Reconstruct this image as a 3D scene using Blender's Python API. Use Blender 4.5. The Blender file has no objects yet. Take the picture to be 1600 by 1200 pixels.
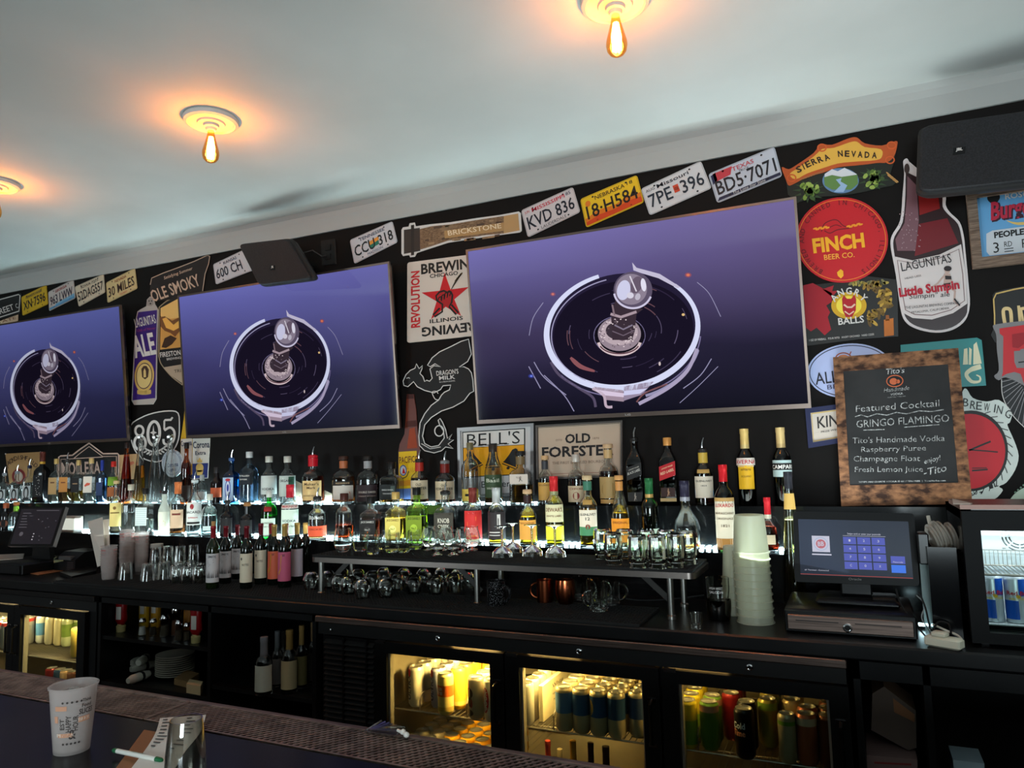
import bpy, math, random
from mathutils import Vector, Matrix
random.seed(7)
S = bpy.context.scene
COL = S.collection
EYE = 1.55
# ---------------------------------------------------------------- camera
FPX, YAW, PITCH, ROLL = 1138.5, -0.43242, 0.10044, -0.025853
def _axes():
    cy, sy, cp, sp = math.cos(YAW), math.sin(YAW), math.cos(PITCH), math.sin(PITCH)
    f = Vector((sy * cp, cy * cp, sp)); r = Vector((cy, -sy, 0)); u = r.cross(f)
    c, s = math.cos(ROLL), math.sin(ROLL)
    return r * c + u * s, u * c - r * s, f
CR, CU, CF = _axes()
cam_data = bpy.data.cameras.new('camera')
cam_data.sensor_width = 36.0
cam_data.lens = FPX / 1600 * 36
cam_data.clip_start = 0.02
cam = bpy.data.objects.new('camera', cam_data)
cam.matrix_world = Matrix(((CR.x, CU.x, -CF.x, 0), (CR.y, CU.y, -CF.y, 0), (CR.z, CU.z, -CF.z, EYE), (0, 0, 0, 1)))
COL.objects.link(cam)
S.camera = cam
# ---------------------------------------------------------------- exposure, world, big lights
S.view_settings.view_transform = 'Standard'
S.view_settings.look = 'None'
S.view_settings.exposure = 0.0
S.view_settings.gamma = 1.0
S.view_settings.use_curve_mapping = False
S.cycles.max_bounces = 20
S.cycles.transparent_max_bounces = 40
S.cycles.transmission_bounces = 18
S.cycles.caustics_reflective = False
S.cycles.caustics_refractive = False
S.cycles.sample_clamp_indirect = 4.0
w = bpy.data.worlds.new('world'); S.world = w; w.use_nodes = True
w.node_tree.nodes['Background'].inputs[0].default_value = (0.55, 0.75, 0.9, 1)
w.node_tree.nodes['Background'].inputs[1].default_value = 0.5
def area(name, loc, target, sx, sy, power, color, spread=None):
    l = bpy.data.lights.new(name, 'AREA'); l.shape = 'RECTANGLE'; l.size = sx; l.size_y = sy
    l.energy = power; l.color = color
    if spread: l.spread = spread
    o = bpy.data.objects.new(name, l); o.location = loc
    o.rotation_euler = (Vector(target) - Vector(loc)).to_track_quat('-Z', 'Y').to_euler()
    COL.objects.link(o); return o
# daylight coming in through the two street windows in the wall behind the camera
DAY = (0.80, 0.95, 1.0)
area('window_daylight', (1.2, -4.45, 1.45), (0.6, 3.0, 2.9), 2.3, 1.8, 240, DAY)
area('window_daylight', (-6.65, -4.45, 1.45), (-5.0, 3.0, 2.9), 1.4, 1.8, 90, DAY)
# added unseen fill, wider than the strips, boosting their light on the ceiling
FILLC = (0.88, 1.0, 0.95)
area('ceiling_fill', (-2.2, 3.12, 1.15), (-2.2, 3.09, 3.07), 5.4, 0.32, 23, FILLC, 2.4)
area('ceiling_fill', (-0.1, 3.12, 1.15), (0.2, 3.02, 3.07), 2.1, 0.32, 17, (0.84, 0.97, 1.0), 2.4)

# ---------------------------------------------------------------- pixel <-> world
def ray(px, py):
    return CR * ((px - 800) / FPX) - CU * ((py - 600) / FPX) + CF
def W(px, py, Y):                         # the point of the vertical plane y = Y
    d = ray(px, py); return Vector((0, 0, EYE)) + d * (Y / d.y)
def G(px, py, Z):                         # the point of the level plane z = Z
    d = ray(px, py); return Vector((0, 0, EYE)) + d * ((Z - EYE) / d.z)
def PL(px, py, p0, n):                    # the point of any plane
    d = ray(px, py); o = Vector((0, 0, EYE)); return o + d * ((p0 - o).dot(n) / d.dot(n))
def project(p):
    d = Vector(p) - Vector((0, 0, EYE)); k = d.dot(CF)
    return 800 + FPX * d.dot(CR) / k, 600 - FPX * d.dot(CU) / k, k
def locate(px, Y, z):                     # x of a point at depth Y and height z that stands above pixel column px
    x = W(px, 800, Y).x
    for _ in range(6):
        q = project((x, Y, z)); x += (px - q[0]) * q[2] / FPX
    return Vector((x, Y, z))
def height_at(p, py):                     # height of the point straight above p on pixel row py
    z = p.z + 0.2
    for _ in range(8):
        q = project((p.x, p.y, z)); z += (q[1] - py) * q[2] / FPX
    return z - p.z
def radius_at(p, wpx):
    q = project(p); az = math.atan2(q[0] - 800, FPX)
    return wpx / 2 * q[2] / FPX * math.cos(az)

# ---------------------------------------------------------------- materials
def lin(c):
    def f(v):
        v /= 255; return v / 12.92 if v < 0.04045 else ((v + 0.055) / 1.055) ** 2.4
    return (f(c[0]), f(c[1]), f(c[2]), 1)
_M = {}
def mat(rgb, rough=0.5, metal=0.0, emit=0.0, coat=0.0, spec=0.3):
    k = ('p', rgb, rough, metal, emit, coat, spec)
    if k in _M: return _M[k]
    m = bpy.data.materials.new('paint_%d_%d_%d' % rgb); m.use_nodes = True
    b = m.node_tree.nodes['Principled BSDF']
    b.inputs['Base Color'].default_value = lin(rgb); b.inputs['Roughness'].default_value = rough
    b.inputs['Metallic'].default_value = metal; b.inputs['Coat Weight'].default_value = coat
    b.inputs['Specular IOR Level'].default_value = spec
    if emit:
        b.inputs['Emission Color'].default_value = lin(rgb); b.inputs['Emission Strength'].default_value = emit
    _M[k] = m; return m
def noisy(name, c1, c2, scale=20, rough=0.5, metal=0.0, stretch=(1, 1, 1), bump=0.0, detail=4, r2=None, lo=0.35, hi=0.65):
    k = ('n', name)
    if k in _M: return _M[k]
    m = bpy.data.materials.new(name); m.use_nodes = True; nt = m.node_tree; b = nt.nodes['Principled BSDF']
    tc = nt.nodes.new('ShaderNodeTexCoord'); mp = nt.nodes.new('ShaderNodeMapping'); mp.inputs['Scale'].default_value = stretch
    nz = nt.nodes.new('ShaderNodeTexNoise'); nz.inputs['Scale'].default_value = scale; nz.inputs['Detail'].default_value = detail
    rp = nt.nodes.new('ShaderNodeValToRGB'); e = rp.color_ramp.elements
    e[0].position = lo; e[0].color = lin(c1); e[1].position = hi; e[1].color = lin(c2)
    L = nt.links.new
    L(tc.outputs['Object'], mp.inputs['Vector']); L(mp.outputs[0], nz.inputs['Vector']); L(nz.outputs[0], rp.inputs[0]); L(rp.outputs[0], b.inputs['Base Color'])
    b.inputs['Roughness'].default_value = rough; b.inputs['Metallic'].default_value = metal; b.inputs['Specular IOR Level'].default_value = 0.3
    if r2 is not None:
        mr = nt.nodes.new('ShaderNodeMapRange'); mr.inputs['To Min'].default_value = rough; mr.inputs['To Max'].default_value = r2
        L(nz.outputs[0], mr.inputs['Value']); L(mr.outputs[0], b.inputs['Roughness'])
    if bump:
        bp = nt.nodes.new('ShaderNodeBump'); bp.inputs['Strength'].default_value = bump; bp.inputs['Distance'].default_value = 0.01
        L(nz.outputs[0], bp.inputs['Height']); L(bp.outputs[0], b.inputs['Normal'])
    _M[k] = m; return m
def shell(rgb=(249, 252, 251), gloss=0.10, edge=0.75, rough=0.02, name='clear_glass', power=3.0):
    """Thin glass wall: see-through face on, mirror-like and tinted towards its edges."""
    k = ('s', rgb, gloss, edge, rough, power)
    if k in _M: return _M[k]
    m = bpy.data.materials.new(name); m.use_nodes = True; nt = m.node_tree
    nt.nodes.remove(nt.nodes['Principled BSDF']); L = nt.links.new
    tr = nt.nodes.new('ShaderNodeBsdfTransparent'); tr.inputs[0].default_value = lin(rgb)
    gl = nt.nodes.new('ShaderNodeBsdfGlossy'); gl.inputs['Roughness'].default_value = rough
    lw = nt.nodes.new('ShaderNodeLayerWeight'); lw.inputs[0].default_value = 0.5
    pw = nt.nodes.new('ShaderNodeMath'); pw.operation = 'POWER'; pw.inputs[1].default_value = power
    mr = nt.nodes.new('ShaderNodeMapRange'); mr.inputs['To Min'].default_value = gloss; mr.inputs['To Max'].default_value = edge
    mx = nt.nodes.new('ShaderNodeMixShader')
    L(lw.outputs['Facing'], pw.inputs[0]); L(pw.outputs[0], mr.inputs['Value']); L(mr.outputs[0], mx.inputs[0])
    L(tr.outputs[0], mx.inputs[1]); L(gl.outputs[0], mx.inputs[2]); L(mx.outputs[0], nt.nodes['Material Output'].inputs[0])
    _M[k] = m; return m
def liquid(rgb, rough=0.0, ior=1.36):
    k = ('l', rgb, rough, ior)
    if k in _M: return _M[k]
    m = bpy.data.materials.new('liquid_%d_%d_%d' % rgb); m.use_nodes = True
    b = m.node_tree.nodes['Principled BSDF']
    b.inputs['Base Color'].default_value = lin(rgb); b.inputs['Transmission Weight'].default_value = 1.0
    b.inputs['Roughness'].default_value = rough; b.inputs['IOR'].default_value = ior
    _M[k] = m; return m
def plastic(rgb, trans=0.6, rough=0.35):
    """Milky see-through plastic."""
    k = ('t', rgb, trans, rough)
    if k in _M: return _M[k]
    m = bpy.data.materials.new('translucent_plastic'); m.use_nodes = True; nt = m.node_tree; b = nt.nodes['Principled BSDF']
    b.inputs['Base Color'].default_value = lin(rgb); b.inputs['Roughness'].default_value = rough
    tr = nt.nodes.new('ShaderNodeBsdfTransparent'); tl = nt.nodes.new('ShaderNodeBsdfTranslucent'); tl.inputs[0].default_value = lin(rgb)
    m1 = nt.nodes.new('ShaderNodeMixShader'); m1.inputs[0].default_value = 0.45; m2 = nt.nodes.new('ShaderNodeMixShader'); m2.inputs[0].default_value = trans
    L = nt.links.new
    L(b.outputs[0], m1.inputs[1]); L(tl.outputs[0], m1.inputs[2]); L(m1.outputs[0], m2.inputs[1]); L(tr.outputs[0], m2.inputs[2])
    L(m2.outputs[0], nt.nodes['Material Output'].inputs[0]); _M[k] = m; return m
def glow(rgb, strength):
    k = ('e', rgb, strength)
    if k in _M: return _M[k]
    m = bpy.data.materials.new('light_%d_%d_%d' % rgb); m.use_nodes = True; nt = m.node_tree
    nt.nodes.remove(nt.nodes['Principled BSDF'])
    e = nt.nodes.new('ShaderNodeEmission'); e.inputs[0].default_value = lin(rgb); e.inputs[1].default_value = strength
    nt.links.new(e.outputs[0], nt.nodes['Material Output'].inputs[0]); _M[k] = m; return m

BLACK = mat((14, 13, 14), 0.45)
GLOSSBLACK = mat((10, 10, 12), 0.12)
STEEL = mat((165, 155, 150), 0.35, 1.0)
CHROME = mat((210, 210, 212), 0.12, 1.0)
DARKSTEEL = noisy('brushed_dark_steel', (96, 82, 76), (128, 110, 102), 6, 0.38, 1.0, (1, 40, 40))
RUBBER = mat((20, 19, 18), 0.7)
GLASS = shell()
CRYSTAL = shell((251, 253, 253), 0.16, 0.9, 0.01, 'cut_crystal', 2.2)
REAL = liquid((250, 253, 250), 0.0, 1.46)

# ---------------------------------------------------------------- mesh building
def sring(r, z, n, sq=0.0, dep=1.0, ph=0.0):
    out = []; e = 2 / (2 + 7 * sq)
    for i in range(n):
        t = 2 * math.pi * i / n + ph; c, s = math.cos(t), math.sin(t)
        if sq: c, s = math.copysign(abs(c) ** e, c), math.copysign(abs(s) ** e, s)
        out.append((r * c, r * dep * s, z))
    return out
class MB:
    def __init__(self): self.v = []; self.f = []; self.m = []; self.mats = []
    def mi(self, m):
        if m not in self.mats: self.mats.append(m)
        return self.mats.index(m)
    def add(self, vs, fs, m):
        o = len(self.v); k = self.mi(m); self.v += [tuple(p) for p in vs]
        self.f += [tuple(i + o for i in f) for f in fs]; self.m += [k] * len(fs); return self
    def box(self, a, b, m):
        x0, y0, z0 = a; x1, y1, z1 = b
        return self.add([(x0, y0, z0), (x1, y0, z0), (x1, y1, z0), (x0, y1, z0), (x0, y0, z1), (x1, y0, z1), (x1, y1, z1), (x0, y1, z1)],
                        [(3, 2, 1, 0), (4, 5, 6, 7), (0, 1, 5, 4), (1, 2, 6, 5), (2, 3, 7, 6), (3, 0, 4, 7)], m)
    def rbox(self, a, b, m, r=0.004):                           # box with chamfered edges
        x0, y0, z0 = a; x1, y1, z1 = b; r = min(r, (x1 - x0) / 2.01, (y1 - y0) / 2.01, (z1 - z0) / 2.01)
        rings = []
        for z, k in ((z0, r), (z0 + r, 0), (z1 - r, 0), (z1, r)):
            c = r + k * 0
            X0, X1, Y0, Y1 = x0 + k, x1 - k, y0 + k, y1 - k; q = r * 0.7
            rings.append([(X0 + q, Y0, z), (X1 - q, Y0, z), (X1, Y0 + q, z), (X1, Y1 - q, z), (X1 - q, Y1, z), (X0 + q, Y1, z), (X0, Y1 - q, z), (X0, Y0 + q, z)])
        return self.loft(rings, m)
    def loft(self, rings, m, cap0=True, cap1=True, closed=True):
        n = len(rings[0]); vs = [p for r in rings for p in r]; fs = []
        for i in range(len(rings) - 1):
            for j in range(n if closed else n - 1):
                a, b = i * n + j, i * n + (j + 1) % n; fs.append((a, b, b + n, a + n))
        if cap0: fs.append(tuple(range(n - 1, -1, -1)))
        if cap1: fs.append(tuple(range((len(rings) - 1) * n, len(rings) * n)))
        return self.add(vs, fs, m)
    def lathe(self, prof, m, n=20, dep=1.0, c=(0, 0, 0), cap0=True, cap1=True):
        rings = []
        for p in prof:
            r = [(x + c[0], y + c[1], z + c[2]) for x, y, z in sring(max(p[0], 1e-4), p[1], n, p[2] if len(p) > 2 else 0, p[3] if len(p) > 3 else dep)]
            rings.append(r)
        return self.loft(rings, m, cap0, cap1)
    def tube(self, pts, r, m, n=8, caps=True):
        pts = [Vector(p) for p in pts]; rings = []; rr = r if isinstance(r, (list, tuple)) else [r] * len(pts)
        up = None
        for i, p in enumerate(pts):
            t = (pts[min(i + 1, len(pts) - 1)] - pts[max(i - 1, 0)]).normalized()
            if up is None: up = Vector((0, 0, 1)) if abs(t.z) < 0.9 else Vector((1, 0, 0))
            a = t.cross(up).normalized(); b = a.cross(t).normalized(); up = b
            rings.append([tuple(p + (a * math.cos(2 * math.pi * k / n) + b * math.sin(2 * math.pi * k / n)) * rr[i]) for k in range(n)])
        return self.loft(rings, m, caps, caps)
    def bar(self, a, b, w_, h_, m, up=(0, 0, 1)):               # square bar between two points
        a, b = Vector(a), Vector(b); t = (b - a).normalized(); u = Vector(up)
        s = t.cross(u).normalized() * w_ / 2; v = s.cross(t).normalized() * h_ / 2
        return self.loft([[tuple(p + s * i + v * j) for i, j in ((-1, -1), (1, -1), (1, 1), (-1, 1))] for p in (a, b)], m)
    def prism(self, pts, off, m, side=None):                    # flat outline PTS swept by OFF
        n = len(pts); off = Vector(off); vs = [tuple(p) for p in pts] + [tuple(Vector(p) + off) for p in pts]
        self.add(vs, [tuple(range(n)), tuple(range(2 * n - 1, n - 1, -1))], m)
        return self.add(vs, [(i, i + n, (i + 1) % n + n, (i + 1) % n) for i in range(n)], side or m)
    def build(self, name, parent=None, loc=None, rot=0.0, smooth=0.7):
        me = bpy.data.meshes.new(name); me.from_pydata(self.v, [], self.f)
        for m in self.mats: me.materials.append(m)
        me.polygons.foreach_set('material_index', self.m)
        if smooth:
            me.polygons.foreach_set('use_smooth', [True] * len(self.f)); me.update(); me.set_sharp_from_angle(angle=smooth)
        me.update()
        o = bpy.data.objects.new(name, me); COL.objects.link(o)
        if parent is not None: o.parent = parent
        if loc is not None: o.location = loc
        if rot: o.rotation_euler.z = rot
        return o
def tag(o, label, cat, group=None):
    o['label'] = label; o['category'] = cat
    if group: o['group'] = group
    return o
def empty(name, label, cat, loc, rot=0.0, group=None):
    o = bpy.data.objects.new(name, None); o.location = loc; o.rotation_euler.z = rot; o.empty_display_size = 0.05
    COL.objects.link(o); return tag(o, label, cat, group)
def structure(o): o['kind'] = 'structure'; return o
def copy_tree(o, loc, rot=None, label=None, parent=None):
    c = o.copy(); COL.objects.link(c)
    if parent is not None: c.parent = parent
    if loc is not None: c.location = loc
    if rot is not None: c.rotation_euler.z = rot
    if label: c['label'] = label
    for ch in list(o.children): copy_tree(ch, None, None, None, c)
    return c

# ---------------------------------------------------------------- lettering
_T = {}
def glyphs(s, bold=0.0):
    k = (s, bold)
    if k not in _T:
        cu = bpy.data.curves.new('lettering', 'FONT'); cu.body = s; cu.size = 1.0; cu.resolution_u = 2; cu.offset = bold
        ob = bpy.data.objects.new('lettering', cu); me = bpy.data.meshes.new_from_object(ob)
        vs = [(v.co.x, v.co.y) for v in me.vertices]; fs = [tuple(p.vertices) for p in me.polygons]
        bpy.data.objects.remove(ob); bpy.data.curves.remove(cu); bpy.data.meshes.remove(me)
        if vs:
            x0 = min(v[0] for v in vs); x1 = max(v[0] for v in vs)
            _T[k] = ([((x - x0), y / 0.729) for x, y in vs], fs, x1 - x0)
        else: _T[k] = ([], [], 1)
    return _T[k]
def flat_text(mb, s, w_, h_, place, m, bold=0.0, shear=0.0):
    """Letters of total width w_ and cap height h_, centred on u = 0 with the baseline on v = 0; place(u, v) gives the 3D point."""
    vs, fs, L = glyphs(s, bold)
    if vs: mb.add([place((x / L - 0.5) * w_ + shear * y * h_, y * h_) for x, y in vs], fs, m)
class Art:
    """Prints on a flat face: to3(x, y) gives the point of that face, n points out of it."""
    def __init__(self, to3, n, zoom=None): self.mb = MB(); self.to3 = to3; self.n = Vector(n); self.z = zoom
    def p(self, x, y, layer=1):
        if self.z: x, y = self.z[0] + x / self.z[2], self.z[1] + y / self.z[2]
        return self.to3(x, y) + self.n * (0.0007 * layer)
    def poly(self, pts, m, layer=1):
        P = [self.p(x, y, layer) for x, y in pts]; self.mb.add(P, [tuple(range(len(P)))], m); return self
    def ell(self, cx, cy, rx, ry, m, layer=1, tilt=0.0, n=40, a0=0, a1=360):
        return self.poly(oval(cx, cy, rx, ry, tilt, n, a0, a1), m, layer)
    def line(self, pts, wid, m, layer=2, closed=False):
        """A painted line, wid in the units of the coordinates."""
        P = [Vector(q) for q in pts]; n = len(P); A = []; B = []
        ws = wid if isinstance(wid, (list, tuple)) else [wid] * n
        for i in range(n):
            a = P[(i - 1) % n] if closed or i else P[i]; b = P[(i + 1) % n] if closed or i < n - 1 else P[i]
            t = (b - a).normalized() if (b - a).length else Vector((1, 0)); s = Vector((-t.y, t.x)) * ws[i] / 2
            A.append(P[i] + s); B.append(P[i] - s)
        vs = [self.p(q.x, q.y, layer) for q in A + B]
        self.mb.add(vs, [(i, (i + 1) % n, (i + 1) % n + n, i + n) for i in range(n if closed else n - 1)], m); return self
    def text(self, s, p0, p1, h, m, layer=2, bold=0.0, shear=0.0):
        """Baseline from p0 to p1, cap height h, all in the same picture units."""
        a, b = Vector(p0), Vector(p1); t = b - a; L = t.length; t = t / L; up = Vector((t.y, -t.x)); c = (a + b) / 2
        def place(u, v):
            q = c + t * u + up * v; return self.p(q.x, q.y, layer)
        flat_text(self.mb, s, L, h, place, m, bold, shear); return self
    def vtext(self, s, p0, p1, top, m, layer=2, bold=0.0):
        """Letters whose uprights follow the direction 'top' (a vector in picture units) instead of standing square on the baseline."""
        a, b = Vector(p0), Vector(p1); c = (a + b) / 2; t = (b - a); up = Vector(top)
        def place(u, v):
            q = c + t * u + up * v; return self.p(q.x, q.y, layer)
        flat_text(self.mb, s, 1.0, 1.0, place, m, bold); return self
    def arc(self, s, cx, cy, rx, ry, a0, a1, h, m, layer=2, bold=0.0, inward=False):
        """Letters along an ellipse, from a0 to a1 degrees counted clockwise from twelve o'clock."""
        n = len(s)
        for i, ch in enumerate(s):
            if ch == ' ': continue
            a = math.radians(a0 + (a1 - a0) * (i + 0.5) / n)
            o = Vector((cx + rx * math.sin(a), cy - ry * math.cos(a))); out = Vector((rx * math.sin(a), -ry * math.cos(a))).normalized()
            if inward: out = -out
            t = Vector((-out.y, out.x)); wd = h * 0.75 * glyphs(ch, bold)[2] / 0.6
            def place(u, v, o=o, t=t, out=out):
                q = o + t * u + out * v; return self.p(q.x, q.y, layer)
            flat_text(self.mb, ch, min(wd, h), h, place, m, bold)
        return self
    def build(self, name, parent): return self.mb.build(name, parent, smooth=0) if self.mb.v else None
def oval(cx, cy, rx, ry, tilt=0.0, n=40, a0=0, a1=360):
    c, s = math.cos(math.radians(tilt)), math.sin(math.radians(tilt)); out = []
    for i in range(n if a1 - a0 >= 360 else n + 1):
        a = math.radians(a0 + (a1 - a0) * i / n); x, y = rx * math.cos(a), ry * math.sin(a)
        out.append((cx + x * c - y * s, cy + x * s + y * c))
    return out
def smoothpts(pts, k=6, closed=False):
    """Catmull-Rom through pts."""
    n = len(pts); out = []
    for i in range(n if closed else n - 1):
        g = lambda j: Vector(pts[j % n]) if closed else Vector(pts[max(0, min(n - 1, j))])
        a, b, c, d = g(i - 1), g(i), g(i + 1), g(i + 2)
        for q in range(k):
            t = q / k; v = 0.5 * ((2 * b) + (c - a) * t + (2 * a - 5 * b + 4 * c - d) * t * t + (3 * b - a - 3 * c + d) * t ** 3); out.append(tuple(v))
    if not closed: out.append(tuple(pts[-1]))
    return out
# ================================================================ the room
YW, ZC, ZT = 3.44, 3.07, 2.933            # back wall plane, ceiling, top of the black panelling
XL, XR, YB = -7.6, 2.6, -4.6
WALLBLACK = noisy('matt_black_wall', (12, 8, 7), (17, 12, 10), 3, 0.62, 0, (1, 1, 1), 0.02)
WALLBLACK.node_tree.nodes['Principled BSDF'].inputs['Specular IOR Level'].default_value = 0.15
PAINT = noisy('white_ceiling_paint', (204, 208, 205), (216, 219, 216), 1.3, 0.75, 0, (1, 1, 1), 0.03)
PLASTER = mat((120, 112, 105), 0.8)
structure(MB().box((XL, YW, 0), (XR, YW + 0.12, ZT), WALLBLACK).build('wall_back', smooth=0))
structure(MB().box((XL, YB, ZC), (XR, YW + 0.12, ZC + 0.12), PAINT).build('ceiling', smooth=0))
b = MB()
b.prism([(XL, YW - 0.012, ZT), (XL, YW + 0.12, ZT), (XL, YW + 0.12, ZC), (XL, YW - 0.045, ZC), (XL, YW - 0.02, ZC - 0.02), (XL, YW - 0.012, ZC - 0.05)], (XR - XL, 0, 0), mat((176, 178, 176), 0.7))
structure(b.build('trim_1', smooth=0))
structure(MB().box((XL, YB, -0.1), (XR, YW + 0.12, 0), noisy('dark_floor', (40, 34, 30), (58, 50, 44), 4, 0.6)).build('floor', smooth=0))
structure(MB().box((XL - 0.12, YB, 0), (XL, YW + 0.12, ZC), PLASTER).build('wall_left', smooth=0))
structure(MB().box((XR, YB, 0), (XR + 0.12, YW + 0.12, ZC), PLASTER).build('wall_right', smooth=0))
b = MB()
for x0, x1, z0, z1 in ((XL, -7.4, 0, ZC), (-5.9, 0, 0, ZC), (2.4, XR, 0, ZC), (-7.4, -5.9, 0, 0.5), (0, 2.4, 0, 0.5), (-7.4, -5.9, 2.4, ZC), (0, 2.4, 2.4, ZC)):
    b.box((x0, YB - 0.12, z0), (x1, YB, z1), PLASTER)
structure(b.build('wall_front', smooth=0))
for i, (x0, ww) in enumerate(((-7.4, 1.5), (0.0, 2.4))):
    b = MB(); fr = mat((60, 60, 62), 0.4)
    for q in ((x0, x0 + 0.06, 0.5, 2.4), (x0 + ww - .06, x0 + ww, 0.5, 2.4), (x0 + ww / 2 - .03, x0 + ww / 2 + .03, 0.5, 2.4), (x0, x0 + ww, 0.5, 0.56), (x0, x0 + ww, 2.34, 2.4)):
        b.box((q[0], YB - 0.1, q[2]), (q[1], YB - 0.04, q[3]), fr)
    structure(b.build('window_%d' % (i + 1), smooth=0))

# ---------------------------------------------------------------- ceiling lights
YBULB = 2.25
AMBER = shell((255, 210, 130), 0.06, 0.5, 0.02, 'amber_glass')
def ceiling_light(px, label, power):
    p = locate(px, YBULB, ZC - 0.02)
    e = empty('ceiling_light', label, 'ceiling light', (p.x, p.y, ZC), 0, None)
    MB().lathe([(0.112, 0), (0.116, -0.006), (0.112, -0.02), (0.100, -0.026), (0.096, -0.018), (0.06, -0.02), (0.056, -0.028), (0.0, -0.028)], mat((214, 208, 202), 0.5), 40, cap1=False).build('ceiling_rose', e)
    MB().lathe([(0.034, -0.02), (0.032, -0.04), (0.024, -0.044), (0.020, -0.056), (0.016, -0.057)], mat((222, 214, 206), 0.4), 24).build('lamp_holder', e)
    bl = MB().lathe([(0.0135, -0.055), (0.0145, -0.068), (0.019, -0.09), (0.028, -0.125), (0.0345, -0.15), (0.0355, -0.163), (0.032, -0.182), (0.022, -0.195), (0.009, -0.201), (0.001, -0.202)], AMBER, 28, cap0=False).build('bulb', e)
    f = MB()
    for k in range(7):
        a = 2 * math.pi * k / 7
        f.tube([(0.006 * math.cos(a), 0.006 * math.sin(a), -0.085), (0.014 * math.cos(a), 0.014 * math.sin(a), -0.135), (0.012 * math.cos(a + .4), 0.012 * math.sin(a + .4), -0.182)], 0.0042, glow((255, 214, 120), 60), 6)
    f.build('filament', bl)
    l = bpy.data.lights.new('bulb_light', 'POINT'); l.energy = power; l.color = (1.0, 0.30, 0.05); l.shadow_soft_size = 0.025
    lo = bpy.data.objects.new('bulb_light', l); lo.location = (p.x, p.y, ZC - 0.145); COL.objects.link(lo)
    # the lamp's light leaves through its glass
    bl.visible_shadow = True
ceiling_light(330, 'small white ceiling lamp with amber filament bulb, middle one above the second television', 12.5)
ceiling_light(961, 'white ceiling lamp with bare amber bulb cut off by the top of the photo', 12.5)
ceiling_light(-8, 'white ceiling lamp whose rim just shows at the left edge of the photo', 12.5)

# ================================================================ signs on the wall
def bil(q, w_=1.0, h_=1.0, zoom=None):
    """Map (x, y) of a w_ x h_ sheet (y down) onto the picture quad TL, TR, BR, BL."""
    Q = [(zoom[0] + a / zoom[2], zoom[1] + c / zoom[2]) if zoom else (a, c) for a, c in q]
    def f(x, y):
        u, v = x / w_, y / h_
        return tuple((Q[0][k] * (1 - u) + Q[1][k] * u) * (1 - v) + (Q[3][k] * (1 - u) + Q[2][k] * u) * v for k in (0, 1))
    return f
ZA, ZB, ZCz, ZD, ZE = (0, 380, 4.615), (600, 220, 2.5), (1210, 200, 3.3333), (1230, 500, 3.751), (330, 330, 2.791)
ZF, ZG, ZH, ZI, ZJ, ZK, ZL = (190, 440, 4.286), (620, 390, 3.431), (700, 600, 5.333), (1480, 260, 4.0), (1480, 430, 3.242), (0, 620, 5.0), (0, 670, 7.5)
OUT = (0, -1, 0)
def board(name, label, cat, pts, zoom, m, thick=0.004, gap=0.001, side=None, group=None):
    """A thin cut-out fixed to the wall: outline traced in the zoomed picture, laid on the wall plane with its own thickness."""
    Y = YW - gap - thick
    to3 = lambda x, y: W(x, y, Y)
    P = [W(zoom[0] + x / zoom[2], zoom[1] + y / zoom[2], Y) for x, y in pts]
    o = MB().prism(P, (0, thick, 0), m, side).build(name, smooth=0); tag(o, label, cat, group)
    return o, Art(to3, OUT, zoom)
def sheet(name, label, cat, quad, zoom, w_, h_, m, thick=0.004, gap=0.001, r=0.0, side=None, group=None):
    Y = YW - gap - thick; f = bil(quad, w_, h_, zoom)
    to3 = lambda x, y: W(*f(x, y), Y)
    if r:
        pts = []
        for cx, cy, a0 in ((w_ - r, r, -90), (w_ - r, h_ - r, 0), (r, h_ - r, 90), (r, r, 180)):
            pts += [(cx + r * math.cos(math.radians(a0 + k * 22.5)), cy + r * math.sin(math.radians(a0 + k * 22.5))) for k in range(5)]
    else: pts = [(0, 0), (w_, 0), (w_, h_), (0, h_)]
    o = MB().prism([to3(*q) for q in pts], (0, thick, 0), m, side).build(name, smooth=0); tag(o, label, cat, group)
    return o, Art(to3, OUT)
INK = mat((26, 24, 24), 0.5); WHITE = mat((214, 208, 204), 0.5); CREAM = mat((222, 208, 184), 0.5); RED = mat((196, 24, 34), 0.45)
NAVY = mat((26, 30, 70), 0.5); ORANGE = mat((226, 120, 34), 0.5); YELLOW = mat((232, 178, 28), 0.45); GOLD = mat((206, 170, 96), 0.4)

def plate(label, quad, zoom, rgb, main, mw, mx, ink=(28, 27, 34), state=None, scol=(40, 44, 80), extra=None):
    o, a = sheet('license_plate', label, 'license plate', quad, zoom, 2.0, 1.0, mat(rgb, 0.38), 0.003, 0.003, 0.09, None)
    r = 0.07; rim = [(r, 0.025), (2 - r, 0.025), (1.975, r), (1.975, 1 - r), (2 - r, 0.975), (r, 0.975), (0.025, 1 - r), (0.025, r)]
    a.line(rim, 0.02, mat(tuple(int(c * 0.8) for c in rgb), 0.4), 1, True)
    for x in (0.42, 1.58):
        for y in (0.1, 0.9): a.ell(x, y, 0.035, 0.03, INK, 2, n=10)
    a.build('rim', o)
    t = Art(a.to3, OUT)
    t.text(main, (mx - mw / 2, 0.77), (mx + mw / 2, 0.77), 0.46, mat(ink, 0.4), 3, 0.012)
    if state: t.text(state, (1 - state_w(state) / 2, 0.235), (1 + state_w(state) / 2, 0.235), 0.14, mat(scol, 0.5), 3, 0.01)
    t.build('lettering', o)
    if extra:
        e = Art(a.to3, OUT); extra(e); e.build('artwork', o)
    return o
def state_w(s): return min(1.25, 0.13 * len(s))
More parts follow.
